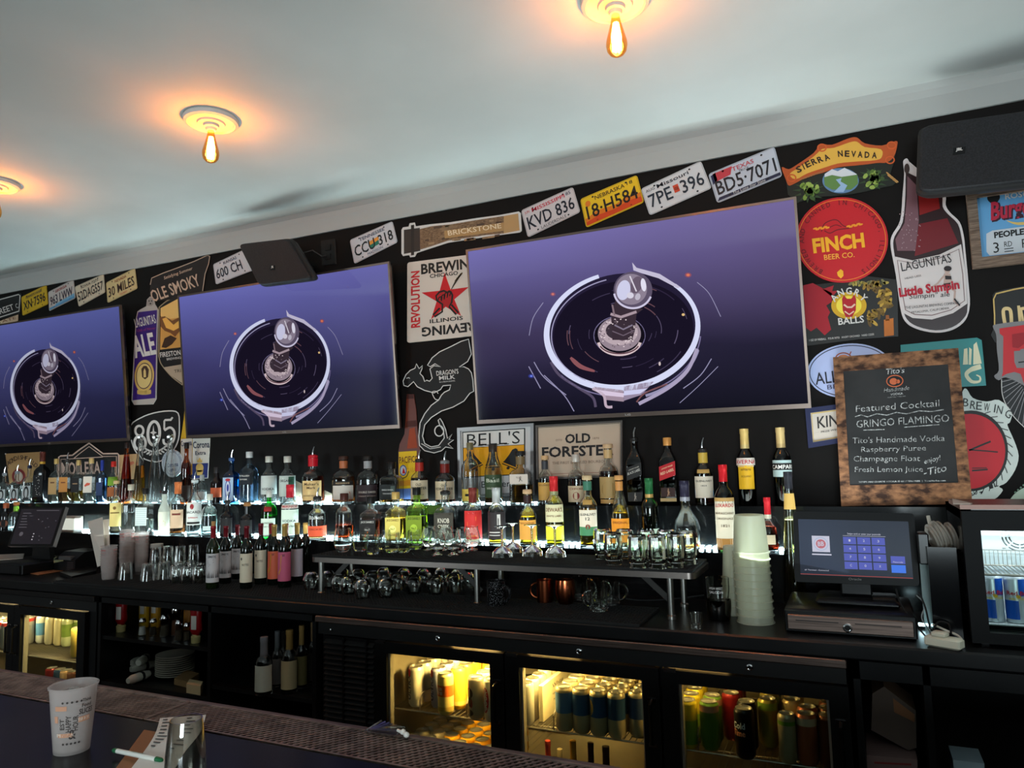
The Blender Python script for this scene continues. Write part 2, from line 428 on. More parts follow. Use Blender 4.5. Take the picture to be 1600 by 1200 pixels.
def k_street():
    o, a = board('street_sign', 'narrow black street sign with white border at the left edge beside yellow plate', 'sign',
                 [(-160, 440), (138, 360), (153, 365), (158, 385), (148, 495), (135, 510), (-160, 600)], ZA, INK)
    a.line([(-150, 448), (135, 370), (146, 378), (138, 490), (-150, 582)], 7, WHITE); a.build('border', o)
    t = Art(a.to3, OUT, ZA); t.text('STREET', (-48, 530), (104, 478), 44, WHITE, 2, 0.01); t.text('C', (118, 470), (135, 465), 34, WHITE, 2); t.build('lettering', o)
    o, a = board('license_plate', 'cream plate mostly hidden under the black street sign', 'license plate', [(-160, 615), (130, 515), (128, 560), (-160, 660)], ZA, mat((205, 178, 150), 0.5), 0.003, 0.0005)
    t = Art(a.to3, OUT, ZA); t.text('STATE', (-40, 590), (118, 545), 20, mat((110, 60, 40)), 1); t.build('lettering', o)
k_street()
plate('mustard yellow licence plate with dark digits, between the street sign and pale plate', [(153, 388), (334, 298), (346, 440), (162, 524)], ZA, (206, 168, 36), 'XN·7596', 1.72, 1.0, state='PENNSYLVANIA', scol=(60, 60, 70))
def x1(e):
    e.poly([(0.05, 0.86), (1.95, 0.86), (1.95, 0.96), (0.05, 0.96)], mat((96, 150, 190)), 2); e.poly([(0.5, 0.80), (1.95, 0.72), (1.95, 0.9), (0.5, 0.93)], mat((120, 170, 200)), 1)
plate('pale licence plate with blue lower band reading 963 LWW', [(347, 352), (530, 258), (544, 396), (354, 490)], ZA, (196, 186, 180), '963 LWW', 1.72, 1.0, (50, 40, 60), 'GEORGIA', (150, 50, 50), x1)
plate('tan licence plate with dark letters reading DAG557', [(538, 315), (748, 220), (757, 355), (568, 459)], ZA, (212, 196, 170), '52DAG557', 1.8, 1.0, (40, 32, 34), 'IOWA·7271', (60, 50, 50))
def x2(e): e.text('COLORADO', (0.85, 0.93), (1.35, 0.93), 0.09, RED, 2)
plate('buff licence plate with brown lettering at the end of the left row, reading 30 MILES', [(764, 285), (972, 178), (990, 326), (775, 432)], ZA, (214, 190, 136), '30 MILES', 1.75, 1.0, (60, 36, 30), 'NEVADA', (150, 70, 40), x2)
plate('white licence plate tucked under the left loudspeaker, reading 600 CH', [(8, 232), (148, 165), (186, 256), (20, 320)], ZE, (206, 200, 204), '600 CH', 1.42, 0.82, (34, 32, 44), 'KANSAS', (50, 50, 70))
def x3(e):
    e.poly([(0.8, 0.42), (1.28, 0.36), (1.24, 0.52), (0.8, 0.58)], mat((232, 150, 60)), 2); e.poly([(0.8, 0.58), (1.24, 0.52), (1.22, 0.7), (0.82, 0.72)], mat((40, 120, 100)), 2)
    e.text('MADISON', (0.65, 0.94), (1.35, 0.94), 0.11, NAVY, 2)
plate('white licence plate with a green and orange state badge, right of the left loudspeaker', [(604, 126), (790, 43), (813, 135), (624, 230)], ZE, (208, 204, 208), 'CCU 318', 1.76, 1.0, (26, 28, 30), 'TENNESSEE', (60, 60, 80), x3)
def x4(e):
    e.text('LAUDERDALE', (0.55, 0.94), (1.5, 0.94), 0.11, INK, 2); e.text('JUN', (0.1, 0.2), (0.28, 0.2), 0.1, RED, 2); e.text('85', (1.68, 0.2), (1.86, 0.2), 0.13, NAVY, 2)
plate('pale grey licence plate with red state name, beside the wooden tap handle sign', [(535, 272), (738, 180), (767, 278), (562, 378)], ZB, (210, 198, 198), 'KVD 836', 1.76, 1.0, (28, 28, 40), 'MISSISSIPPI', (200, 40, 60), x4)
def x5(e):
    R2 = mat((214, 70, 24), 0.4); R3 = mat((224, 120, 26), 0.4)
    e.poly([(0.03, 0.93), (0.03, 0.72), (0.5, 0.6), (1.1, 0.66), (1.5, 0.56), (1.97, 0.62), (1.97, 0.93)], R3, 1); e.poly([(0.05, 0.95), (0.05, 0.84), (0.5, 0.76), (1.1, 0.8), (1.5, 0.72), (1.95, 0.76), (1.95, 0.95)], R2, 2)
    e.ell(0.22, 0.26, 0.09, 0.1, ORANGE, 2); e.text('18', (1.6, 0.2), (1.8, 0.2), 0.12, INK, 2)
plate('yellow and red sunset licence plate, fourth from the right', [(766, 228), (988, 133), (1016, 240), (790, 340)], ZB, (236, 190, 34), '18·H584', 1.76, 1.0, (36, 24, 20), 'NEBRASKA', (60, 40, 20), x5)
def x6(e):
    e.poly([(0.93, 0.38), (1.1, 0.38), (1.1, 0.64), (0.93, 0.64)], mat((206, 70, 40)), 2); e.text('02', (0.96, 0.56), (1.07, 0.56), 0.1, INK, 4); e.text('AUG', (0.12, 0.22), (0.4, 0.22), 0.1, INK, 2)
plate('white licence plate with orange sticker in its middle, reading 7PE 396', [(1003, 188), (1238, 78), (1280, 185), (1038, 292)], ZB, (212, 210, 212), '7PE  396', 1.76, 1.0, (34, 44, 56), 'Missouri', (30, 30, 40), x6)
def x7(e):
    e.poly([(0.12, 0.06), (0.7, 0.06), (0.6, 0.3), (0.12, 0.34)], mat((196, 60, 70)), 2); e.poly([(0.05, 0.4), (0.05, 0.1), (0.2, 0.05), (0.2, 0.3)], NAVY, 2)
    e.text('TRUCK', (0.85, 0.34), (1.15, 0.34), 0.08, INK, 3); e.poly([(0.03, 0.95), (0.1, 0.85), (1.97, 0.85), (1.97, 0.95)], mat((40, 40, 66)), 1); e.text('The Lone Star State', (0.5, 0.94), (1.5, 0.94), 0.09, WHITE, 3, 0, 0.15)
plate('rightmost licence plate, white and blue-grey, beside the mountain banner sign', [(1266, 130), (1525, 22), (1556, 138), (1302, 244)], ZB, (196, 200, 212), 'BD5·7071', 1.8, 1.0, (26, 26, 34), 'TEXAS', (190, 70, 80), x7)

# --- jar-shaped moonshine sign
o, a = board('moonshine_sign', 'black sign shaped like a state outline with cream slab lettering above the purple can sign', 'sign',
             [(1095, 252), (1180, 215), (1290, 175), (1400, 132), (1496, 88), (1514, 95), (1505, 150), (1480, 220), (1462, 345), (1300, 400), (1120, 418), (1078, 372), (1085, 300)], ZA, mat((32, 24, 22)))
a.line([(1085, 300), (1095, 252), (1180, 215), (1290, 175), (1400, 132), (1496, 88), (1514, 95), (1505, 150), (1480, 220), (1462, 345)], 6, mat((190, 160, 140))); a.build('border', o)
t = Art(a.to3, OUT, ZA); TT = mat((200, 168, 146)); t.text('OLE SMOKY', (1105, 425), (1450, 300), 88, TT, 2, 0.015); t.text('Satisfying Summer', (1185, 262), (1390, 190), 22, TT, 2, 0.01, 0.2); t.build('lettering', o)
# --- purple can
o, a = board('can_sign', 'tall purple can shaped sign with dog head on top, left of the second television', 'sign',
             [(165, 165), (170, 120), (190, 100), (215, 105), (222, 150), (236, 172), (246, 190), (240, 330), (232, 785), (210, 822), (84, 826), (66, 796), (82, 480), (95, 250), (106, 200), (128, 185)], ZF, mat((176, 166, 160)))
a.poly([(112, 205), (238, 190), (234, 330), (226, 780), (74, 795), (88, 480), (100, 252)], mat((58, 34, 110), 0.4), 1)
a.ell(153, 632, 66, 108, GOLD, 2, 4); a.ell(153, 632, 54, 88, mat((58, 34, 60)), 3, 4); a.ell(153, 632, 50, 82, mat((214, 186, 120)), 4, 4)
for k in range(14): a.ell(110 + k * 6.5, 738 + 6 * math.sin(k * 0.22 + .2), 5, 16, GOLD, 2, 0, 8)
a.poly([(135, 585), (150, 565), (170, 565), (186, 590), (180, 640), (160, 655), (140, 640)], mat((70, 50, 40)), 5); a.poly([(150, 600), (158, 580), (166, 600), (168, 640), (150, 642)], mat((214, 186, 120)), 6)
a.poly([(170, 160), (176, 118), (194, 106), (210, 110), (216, 150), (200, 165)], mat((150, 140, 134)), 2); a.ell(186, 130, 4, 5, INK, 3); a.ell(203, 130, 4, 5, INK, 3); a.ell(195, 148, 6, 5, INK, 3); a.build('artwork', o)
t = Art(a.to3, OUT, ZF); t.text('LAGUNITAS', (98, 308), (236, 276), 60, WHITE, 5, 0.012); t.text('12th of Never', (106, 338), (232, 318), 18, mat((150, 60, 110)), 5, 0, 0.2); t.text('ALE', (93, 508), (236, 480), 146, WHITE, 5, 0.03); t.build('lettering', o)
# --- bear and lion shield
pts = smoothpts([(252, 172), (300, 132), (350, 108), (388, 98)], 4) + [(408, 692)] + smoothpts([(408, 692), (340, 640), (290, 585), (262, 545), (250, 500)], 4)
o, a = board('shield_sign', 'shield sign with gold picture, half behind the second television', 'sign', pts, ZF, INK, 0.003)
a.line(pts, 7, mat((150, 130, 104)), 1, True); a.poly([(264, 178), (382, 118), (396, 440), (258, 456)], mat((206, 150, 78), 0.35), 1); a.poly([(262, 178), (384, 112), (392, 240), (330, 250), (262, 230)], mat((232, 186, 110), 0.35), 2)
a.poly([(258, 240), (290, 232), (340, 262), (388, 240), (392, 330), (360, 370), (330, 345), (290, 330), (262, 300)], mat((120, 74, 40)), 3); a.poly([(275, 250), (300, 240), (350, 290), (385, 262), (386, 310), (350, 330), (300, 310)], mat((238, 176, 84)), 4)
a.poly([(270, 440), (290, 380), (330, 360), (372, 380), (340, 420), (300, 445)], mat((60, 38, 26)), 4); a.poly([(258, 470), (396, 452), (400, 545), (280, 566)], INK, 3); a.poly([(280, 575), (400, 555), (406, 680), (330, 628)], mat((170, 150, 128)), 2); a.build('artwork', o)
t = Art(a.to3, OUT, ZF); t.text('FIRESTON', (262, 508), (398, 490), 34, WHITE, 4, 0.01); t.text('BREWING', (306, 528), (400, 516), 16, WHITE, 4); t.text('TRI', (356, 612), (400, 606), 22, INK, 4); t.build('lettering', o)
# --- 805 shield
pts = smoothpts([(1022, 225), (1100, 165), (1200, 127), (1320, 110), (1392, 128), (1402, 230), (1395, 330), (1360, 410), (1300, 470), (1235, 508), (1140, 490), (1070, 440), (1030, 350)], 3, True)
o, a = board('shield_sign', 'black and white shield sign with big numerals 805 between the left televisions', 'sign', pts, ZK, INK)
a.line(pts, 9, WHITE, 1, True)
star = [(1200 + (34 if k % 2 == 0 else 12) * math.sin(math.pi * k / 4) * (0.8 if k % 4 else 0.7), 280 - (60 if k % 4 == 0 else 30 if k % 2 == 0 else 14) * math.cos(math.pi * k / 4)) for k in range(8)]
a.poly(star, WHITE, 2)
for sgn in (-1, 1):
    for k in range(5):
        x, y = 1205 + sgn * (20 + 22 * k), 440 - 6 * k - 2 * k * k; a.ell(x, y - 13, 17, 7, WHITE, 2, -35 * sgn, 10); a.ell(x + 4 * sgn, y + 9, 17, 7, WHITE, 2, 30 * sgn, 10)
a.build('artwork', o)
t = Art(a.to3, OUT, ZK)
t.line([(x, y) for x, y in oval(1090, 265, 32, 38, 0, 24)], 18, WHITE, 2, True); t.line(oval(1095, 360, 44, 55, 0, 24), 20, WHITE, 2, True)
t.line(oval(1203, 285, 46, 92, 3, 30), 22, WHITE, 2, True)
t.line([(1350, 160), (1335, 180), (1290, 182), (1285, 190), (1285, 252), (1290, 262)], [14, 18, 16, 14, 14, 10], WHITE, 2); t.line(smoothpts([(1285, 262), (1330, 240), (1362, 270), (1360, 330), (1330, 372), (1285, 365), (1278, 330)], 5), 18, WHITE, 2); t.build('lettering', o)
# --- cantina-style banner behind the tall bottles
P0 = [(690, 600), (690, 332), (712, 318), (850, 310), (940, 240), (1045, 168), (1120, 225), (1210, 292), (1380, 290), (1392, 305), (1392, 600)]
o, a = board('banner_sign', 'black banner sign with peaked pink outline behind the tequila bottles', 'sign', P0, ZL, INK)
PK = mat((206, 172, 156)); a.line(P0, 16, PK, 1); a.line([(715, 600), (715, 358), (862, 350), (945, 282), (1045, 208), (1120, 262), (1205, 325), (1366, 322), (1366, 600)], 9, PK, 1); a.line([(862, 350), (1205, 330)], 9, PK, 1); a.build('border', o)
t = Art(a.to3, OUT, ZL); t.text('MOLLERA', (728, 540), (1180, 525), 150, PK, 2, 0.02); t.build('lettering', o)
# --- tan arc-lettered sign far left
o, a = board('tan_sign', 'small tan metal sign with arched brown lettering at the far left above the bottles', 'sign', [(62, 292), (480, 270), (472, 620), (110, 640)], ZL, mat((170, 130, 84), 0.5))
a.ell(220, 560, 80, 90, mat((120, 34, 34)), 1); a.ell(220, 560, 50, 60, mat((200, 180, 160)), 2); a.ell(66, 294, 8, 8, WHITE, 1, n=10); a.ell(474, 274, 8, 8, WHITE, 1, n=10); a.build('artwork', o)
t = Art(a.to3, OUT, ZL); t.arc('JACKDISHFIELD', 250, 700, 235, 340, -46, 46, 52, mat((56, 34, 24)), 2, 0.01); t.build('lettering', o)
# --- small tan sign, disc and corona bottles
o, a = board('tan_sign', 'small tan sign behind the amber bottles under the numeral shield', 'sign', [(930, 455), (1075, 445), (1075, 640), (935, 650)], ZK, mat((190, 150, 106), 0.5), 0.003, 0.0)
t = Art(a.to3, OUT, ZK); t.text('Rita', (1000, 545), (1050, 520), 30, RED, 1, 0.01, 0.2); t.build('lettering', o)
o, a = board('bottle_cap_sign', 'round white bottle cap sign under the numeral shield', 'sign', oval(1345, 520, 82, 108, 0, 36), ZK, mat((206, 208, 214)), 0.008)
a.line(oval(1345, 520, 66, 88, 0, 36), 5, mat((150, 155, 170)), 1, True); a.build('artwork', o)
t = Art(a.to3, OUT, ZK); t.arc('CERVEZA·MAS·FINA', 1345, 520, 70, 90, -80, 80, 16, mat((110, 116, 140)), 2); t.text('Corona', (1302, 552), (1395, 540), 34, mat((40, 50, 100)), 2, 0.012); t.text('Light', (1320, 582), (1376, 575), 22, mat((40, 50, 100)), 2, 0.01); t.build('lettering', o)
Z3 = (130, 640, 4.137)
o, a = board('bottle_sign', 'golden bottle shaped sign with white label, half hidden behind the second television', 'sign',
             [(655, 0), (668, 0), (672, 180), (706, 190), (704, 420), (630, 420), (630, 190), (640, 130), (650, 60)], Z3, mat((206, 160, 44), 0.35), 0.003)
a.poly([(632, 190), (705, 186), (703, 350), (632, 352)], mat((206, 196, 186)), 1); a.build('bottle_label', o)
t = Art(a.to3, OUT, Z3); t.text('Corona', (634, 238), (704, 228), 36, mat((40, 44, 84)), 2, 0.02); t.build('lettering', o)
o, a = board('beer_label_sign', 'upright white and blue beer label sign with gold crown below the second television', 'sign', [(708, 187), (820, 184), (804, 445), (704, 450)], Z3, mat((212, 204, 194)))
a.poly([(706, 350), (808, 345), (803, 440), (705, 446)], mat((30, 40, 100)), 1); a.ell(754, 376, 25, 28, GOLD, 2); a.poly([(735, 312), (742, 330), (754, 308), (766, 330), (773, 312), (770, 342), (738, 342)], GOLD, 2); a.poly([(730, 392), (778, 392), (770, 425), (738, 425)], GOLD, 2); a.build('artwork', o)
t = Art(a.to3, OUT, Z3); t.text('Corona', (712, 250), (818, 244), 44, mat((34, 38, 60)), 2, 0.02); t.text('Extra', (726, 294), (794, 290), 26, mat((34, 38, 60)), 2, 0.02); t.build('lettering', o)
# --- wooden tap handle
P0 = [(68, 348), (74, 338), (96, 335), (100, 322), (120, 319), (124, 334), (180, 326), (260, 318), (360, 302), (450, 290), (526, 276), (534, 282), (538, 352), (530, 358), (420, 372), (250, 398), (170, 424), (128, 438), (120, 453), (102, 455), (98, 446), (74, 450), (68, 440)]
o, a = board('tap_handle_sign', 'cut-out sign of a stone tap handle lying on its side, left of the plates', 'sign', P0, ZB, WHITE)
WD = noisy('printed_stone', (92, 68, 50), (150, 118, 88), 60, 0.6, 0, (1, 1, 4))
a.poly([(78, 348), (140, 340), (142, 430), (78, 442)], mat((56, 48, 44)), 1); a.poly([(106, 330), (118, 328), (118, 446), (106, 448)], mat((40, 36, 34)), 2)
a.poly([(140, 345), (185, 334), (265, 326), (360, 310), (468, 294), (468, 362), (400, 368), (250, 390), (185, 412), (142, 425)], WD, 1); a.poly([(468, 294), (524, 284), (530, 350), (468, 362)], mat((186, 146, 98)), 1)
random.seed(3)
for k in range(34):
    x = 148 + 300 * random.random(); y = 340 - (x - 148) * 0.14 + (78 - (x - 148) * .03) * random.random(); l = random.uniform(14, 34)
    a.poly([(x, y), (x + l, y - l * .14), (x + l, y - l * .14 + 8), (x, y + 8)], mat(random.choice(((120, 92, 68), (160, 128, 96), (84, 64, 50), (140, 112, 84)))), 2)
a.poly([(236, 352), (468, 320), (468, 352), (238, 382)], mat((176, 136, 88)), 3); a.build('artwork', o)
t = Art(a.to3, OUT, ZB); t.text('BRICKSTONE', (252, 371), (460, 341), 20, mat((236, 214, 180)), 5, 0.01); t.build('lettering', o)
# --- brewery sheet with star and fist
Q = [(855, 224), (1186, 182), (1212, 536), (854, 574)]
o, a = sheet('brewery_sign', 'cream metal sign with red star and fist between the two large televisions', 'sign', Q, ZE, 340, 350, mat((214, 200, 188), 0.4), 0.012, 0.001, 10)
cx, cy = 165, 172
star = [(cx + (108 if k % 2 == 0 else 40) * math.sin(math.pi * k / 5), cy - (108 if k % 2 == 0 else 40) * math.cos(math.pi * k / 5)) for k in range(10)]
a.poly(star, RED, 1)
FS = [(140, 215), (112, 240), (118, 250), (150, 232), (152, 200), (128, 180), (126, 160), (140, 146), (160, 142), (172, 150), (190, 150), (196, 166), (192, 196), (180, 214), (208, 250), (218, 244), (190, 206)]
a.line(FS, 8, INK, 3); a.poly([(136, 152), (160, 144), (190, 152), (194, 190), (178, 210), (150, 212), (130, 184)], mat((170, 26, 32)), 2)
for k in range(4): a.line(smoothpts([(132 + 14 * k, 188 - 8 * k), (138 + 14 * k, 170 - 8 * k), (150 + 13 * k, 168 - 6 * k), (148 + 12 * k, 186 - 6 * k)], 4), 5, INK, 4)
for k in range(6): a.line([(192, 140), (220 + 4 * k, 92 - 4 * k + 6 * (k % 2))], 3, mat((70, 56, 40)), 3); a.ell(214 + 5 * k, 104 - 5 * k, 8, 4, mat((90, 70, 46)), 4, -50, 8)
a.build('artwork', o)
t = Art(a.to3, OUT); t.text('BREWING', (62, 58), (318, 58), 44, INK, 2, 0.03); t.text('CHICAGO', (100, 80), (224, 80), 17, INK, 2, 0.02); t.text('BREWING', (318, 292), (62, 292), 40, INK, 2, 0.03); t.text('ILLINOIS', (96, 276), (236, 276), 17, INK, 2, 0.02)
t.text('REVOLUTION', (54, 288), (54, 42), 38, RED, 2, 0.03); t.text('REVOLUTION', (284, 60), (284, 286), 38, RED, 2, 0.03); t.build('lettering', o)
# --- dragon
DR = [(385, 480), (345, 492), (290, 520), (230, 548), (190, 580), (165, 620), (180, 628), (205, 612), (235, 628), (200, 622), (178, 640), (190, 690), (176, 706), (160, 700), (150, 708), (140, 680), (124, 664), (135, 640), (138, 622), (120, 638), (105, 612), (98, 636), (72, 648), (50, 670), (34, 705), (38, 728), (60, 735), (90, 708), (110, 735), (150, 755), (200, 768), (235, 750), (248, 730), (290, 726), (282, 752), (255, 765), (240, 780), (225, 806), (185, 835), (150, 880), (125, 930), (118, 1000), (122, 1050), (150, 1078), (200, 1090), (240, 1078), (262, 1058), (302, 1066), (275, 1042), (305, 1020), (280, 1018), (296, 990), (272, 1012), (262, 965), (245, 925), (232, 905), (222, 915), (230, 940), (250, 970), (255, 1010), (225, 1050), (185, 1058), (150, 1040), (138, 1000), (150, 940), (185, 900), (240, 865), (300, 845), (360, 812), (392, 770), (412, 760), (408, 700), (400, 660), (385, 640), (360, 628), (335, 630), (380, 600), (400, 560), (392, 520)]
o, a = board('dragon_sign', 'black dragon cut-out sign with white outline between the two large televisions', 'sign', DR, ZG, INK, 0.004, 0.007)
a.line(DR, 5, WHITE, 1, True); a.line(oval(228, 972, 24, 28, 0, 24), 6, WHITE, 2, True); a.line([(52, 690), (66, 686), (70, 692)], 4, WHITE, 2)
a.line(smoothpts([(225, 806), (205, 800), (190, 765), (212, 760), (222, 772)], 4), 4, WHITE, 2); a.line([(132, 1040), (180, 1068), (236, 1058)], 4, WHITE, 2); a.build('outline', o)
t = Art(a.to3, OUT, ZG); t.text("DRAGON'S", (214, 676), (332, 664), 26, WHITE, 2, 0.01); t.text('MILK', (228, 700), (314, 692), 22, WHITE, 2, 0.015); t.text('BOURBON BARREL', (230, 714), (314, 706), 7, WHITE, 2); t.build('lettering', o)
# --- brown long-neck bottle
Z5 = (400, 640, 5.0)
PB = [(1178, -120), (1232, -120), (1240, -60), (1250, 0), (1258, 120), (1266, 200), (1280, 300), (1286, 700), (1112, 700), (1112, 330), (1122, 270), (1160, 190), (1170, 60), (1174, -60)]
o, a = board('bottle_sign', 'tall brown bottle shaped sign with bright yellow label left of the dragon', 'sign', PB, Z5, mat((96, 40, 26), 0.35), 0.005)
a.poly([(1178, -118), (1230, -118), (1232, -86), (1178, -84)], mat((60, 22, 16)), 1); a.poly([(1176, 90), (1254, 84), (1258, 130), (1170, 136)], mat((70, 26, 18)), 1); a.poly([(1200, 150), (1240, 140), (1262, 300), (1180, 305)], mat((150, 60, 30)), 1)
a.poly([(1116, 330), (1256, 322), (1268, 610), (1116, 622)], mat((232, 186, 26)), 2); a.ell(1152, 475, 28, 42, mat((60, 90, 160)), 3); a.ell(1152, 475, 21, 34, mat((200, 210, 220)), 4); a.poly([(1145, 500), (1152, 455), (1162, 470), (1170, 498)], RED, 5)
a.line(smoothpts([(1130, 520), (1150, 535), (1180, 520), (1196, 480)], 4), 7, mat((40, 60, 40)), 5); a.poly([(1120, 560), (1262, 540), (1266, 590), (1120, 600)], mat((214, 140, 30)), 3); a.poly([(1114, 620), (1280, 612), (1284, 700), (1114, 700)], mat((90, 110, 160)), 3); a.build('artwork', o)
t = Art(a.to3, OUT, Z5); t.text('PACIFICO', (1124, 420), (1272, 408), 52, mat((90, 20, 30)), 4, 0.01); t.text('CLARA', (1180, 495), (1250, 488), 40, mat((206, 150, 30)), 4, 0.01); t.build('lettering', o)
# --- two framed whiskey/beer signs
def framed(name, label, quad, zoom, w_, h_, fw, fm, inner, thick=0.02):
    o, a = sheet(name, label, 'framed sign', quad, zoom, w_, h_, inner, thick * 0.6, 0.001)
    f = MB(); Y = YW - 0.001; F = bil(quad, w_, h_, zoom)
    q = lambda x, y, yy: W(*F(x, y), Y - thick) + Vector((0, yy, 0))
    for (ax, ay, bx, by) in ((0, 0, w_, fw), (0, h_ - fw, w_, h_), (0, fw, fw, h_ - fw), (w_ - fw, fw, w_, h_ - fw)):
        f.prism([q(ax, ay, 0), q(bx, ay, 0), q(bx, by, 0), q(ax, by, 0)], (0, thick * 0.95, 0), fm)
    f.build('frame', o, smooth=0); return o, a
ALU = mat((150, 146, 146), 0.35, 0.7)
o, a = framed('framed_beer_sign', 'silver framed sign with black bells on orange below the largest television', [(75, 366), (712, 326), (712, 925), (85, 950)], ZH, 640, 590, 26, ALU, mat((206, 202, 200), 0.5))
a.poly([(44, 36), (572, 36), (572, 420), (44, 420)], INK, 1); a.poly([(52, 44), (562, 44), (562, 170), (52, 170)], mat((222, 216, 210)), 2); a.poly([(52, 174), (562, 174), (562, 412), (52, 412)], mat((232, 160, 22)), 2)
def bell(x, y, s, r):
    pts = [(-0.1, -1), (0.1, -1), (0.34, -0.75), (0.42, -0.2), (0.62, 0.5), (0.72, 0.66), (-0.72, 0.66), (-0.62, 0.5), (-0.42, -0.2), (-0.34, -0.75)]
    c, s2 = math.cos(math.radians(r)), math.sin(math.radians(r)); T = lambda u, v: (x + s * (u * c - v * s2), y + s * (u * s2 + v * c))
    a.poly([T(*p) for p in pts], INK, 3); a.poly([T(-0.72, 0.76), T(0.72, 0.76), T(0.72, 0.86), T(-0.72, 0.86)], INK, 3); a.ell(*T(0, 1.0), s * 0.16, s * 0.14, INK, 3, n=12)
bell(130, 280, 86, -24); bell(300, 270, 92, 0); bell(462, 280, 86, 24); a.build('artwork', o)
t = Art(a.to3, OUT); t.text("BELL'S", (84, 160), (528, 160), 108, INK, 4, -0.004)
for x in (100, 190, 250, 330, 410): t.poly([(x - 14, 156), (x + 26, 156), (x + 26, 162), (x - 14, 162)], INK, 4)
t.text('Brewery', (200, 512), (480, 512), 56, INK, 2, 0.004); t.build('lettering', o)
o, a = framed('framed_bourbon_sign', 'metal framed cream sign with bold dark lettering beside the bell sign', [(728, 344), (1452, 302), (1452, 775), (735, 796)], ZH, 720, 450, 16, mat((96, 88, 84), 0.4, 0.6), mat((196, 172, 150), 0.5))
a.line([(22, 22), (698, 22), (698, 428), (22, 428)], 4, mat((60, 50, 46)), 1, True); a.line([(60, 408), (660, 408)], 3, mat((150, 60, 50)), 1); a.build('border', o)
t = Art(a.to3, OUT); t.text('OLD', (246, 160), (456, 160), 74, mat((30, 24, 26)), 2, 0.03); t.text('FORESTER', (52, 268), (648, 268), 84, mat((30, 24, 26)), 2, 0.03)
t.text('ESTD', (170, 140), (222, 140), 16, mat((110, 84, 70)), 2); t.text('1870', (476, 140), (528, 140), 16, mat((110, 84, 70)), 2); t.text('THE FIRST BOTTLED BOURBON', (136, 330), (590, 330), 22, mat((120, 96, 80)), 2); t.build('lettering', o)
# --- right-hand group: banner sign
BN = smoothpts([(38, 205), (75, 215), (120, 190), (205, 130), (240, 85), (300, 88), (385, 55), (430, 50), (470, 80), (560, 92), (632, 68), (640, 90), (622, 150), (585, 180), (540, 182), (480, 190), (420, 196), (330, 206), (250, 235), (180, 252), (105, 290), (75, 300), (60, 270)], 3, True)
HP = [(70, 300), (110, 270), (200, 235), (330, 200), (440, 195), (530, 205), (600, 250), (645, 275), (615, 300), (560, 310), (480, 330), (400, 345), (300, 355), (200, 360), (120, 390), (70, 345)]
o, a = board('mountain_banner_sign', 'gold ribbon banner sign with hops and mountain scene above the red disc', 'sign', [(38, 205), (75, 215), (120, 190), (205, 130), (240, 85), (300, 88), (385, 55), (430, 50), (470, 80), (560, 92), (632, 68), (640, 90), (622, 180), (600, 250), (645, 275), (615, 300), (560, 310), (480, 330), (400, 345), (300, 355), (200, 360), (120, 390), (70, 345), (60, 270)], ZCz, mat((26, 30, 22)))
a.poly(BN, mat((190, 84, 34)), 2)
a.poly(smoothpts([(80, 240), (130, 205), (210, 145), (250, 110), (310, 104), (390, 76), (430, 72), (470, 100), (555, 112), (560, 150), (530, 168), (420, 176), (330, 186), (240, 214), (170, 238), (110, 268)], 3, True), mat((228, 174, 70)), 3)
a.ell(345, 275, 95, 66, mat((96, 130, 170)), 2); a.poly([(262, 240), (300, 215), (330, 226), (365, 208), (400, 226), (428, 240), (428, 262), (262, 262)], mat((214, 216, 222)), 3); a.poly([(258, 258), (300, 246), (350, 256), (432, 244), (436, 290), (400, 322), (300, 322), (262, 300)], mat((96, 132, 70)), 4); a.poly([(320, 270), (350, 262), (345, 280), (380, 300), (360, 335), (310, 335), (345, 300)], mat((150, 180, 214)), 5)
random.seed(5)
for cx, cy in ((180, 330), (515, 265)):
    for k in range(26):
        an = random.random() * 6.28; rr = random.random(); a.ell(cx + 50 * rr * math.cos(an), cy + 46 * rr * math.sin(an), 17, 11, mat(random.choice(((120, 146, 60), (84, 112, 44), (150, 172, 80), (60, 84, 40)))), 6, random.random() * 180, 7)
    for k in range(12):
        an = k * 0.52; a.poly([(cx + 46 * math.cos(an), cy + 40 * math.sin(an)), (cx + 88 * math.cos(an + .1), cy + 62 * math.sin(an + .1)), (cx + 44 * math.cos(an + .35), cy + 42 * math.sin(an + .35))], mat((44, 66, 36)), 2)
for k in range(9): a.ell(590 + 6 * k, 238 + 5 * k + 8 * (k % 2), 11, 4, mat((190, 140, 80)), 6, 40, 7); a.ell(140 + 14 * k, 268 - 5 * k, 12, 4, mat((170, 104, 60)), 6, -30, 7)
for x, y in ((248, 104), (602, 168), (90, 262), (610, 92)): a.line(oval(x, y, 22, 18, 0, 16), 7, mat((210, 92, 40)), 5, True)
a.build('artwork', o)
t = Art(a.to3, OUT, ZCz); SN = 'SIERRA NEVADA'; Ks = [(134, 230), (158, 216), (182, 203), (213, 189), (245, 178), (279, 168), (310, 160), (345, 150), (378, 150), (412, 152), (446, 154), (482, 156), (520, 158)]
for i, ch in enumerate(SN):
    if ch == ' ': continue
    x, y = Ks[i]; sl = -0.5 if i < 6 else (-0.12 if i < 8 else 0.04); wd = 5 if ch == 'I' else 25
    t.text(ch, (x - wd / 2, y - sl * wd / 2), (x + wd / 2, y + sl * wd / 2), 32, mat((44, 26, 18)), 5, 0.03)
t.build('lettering', o)
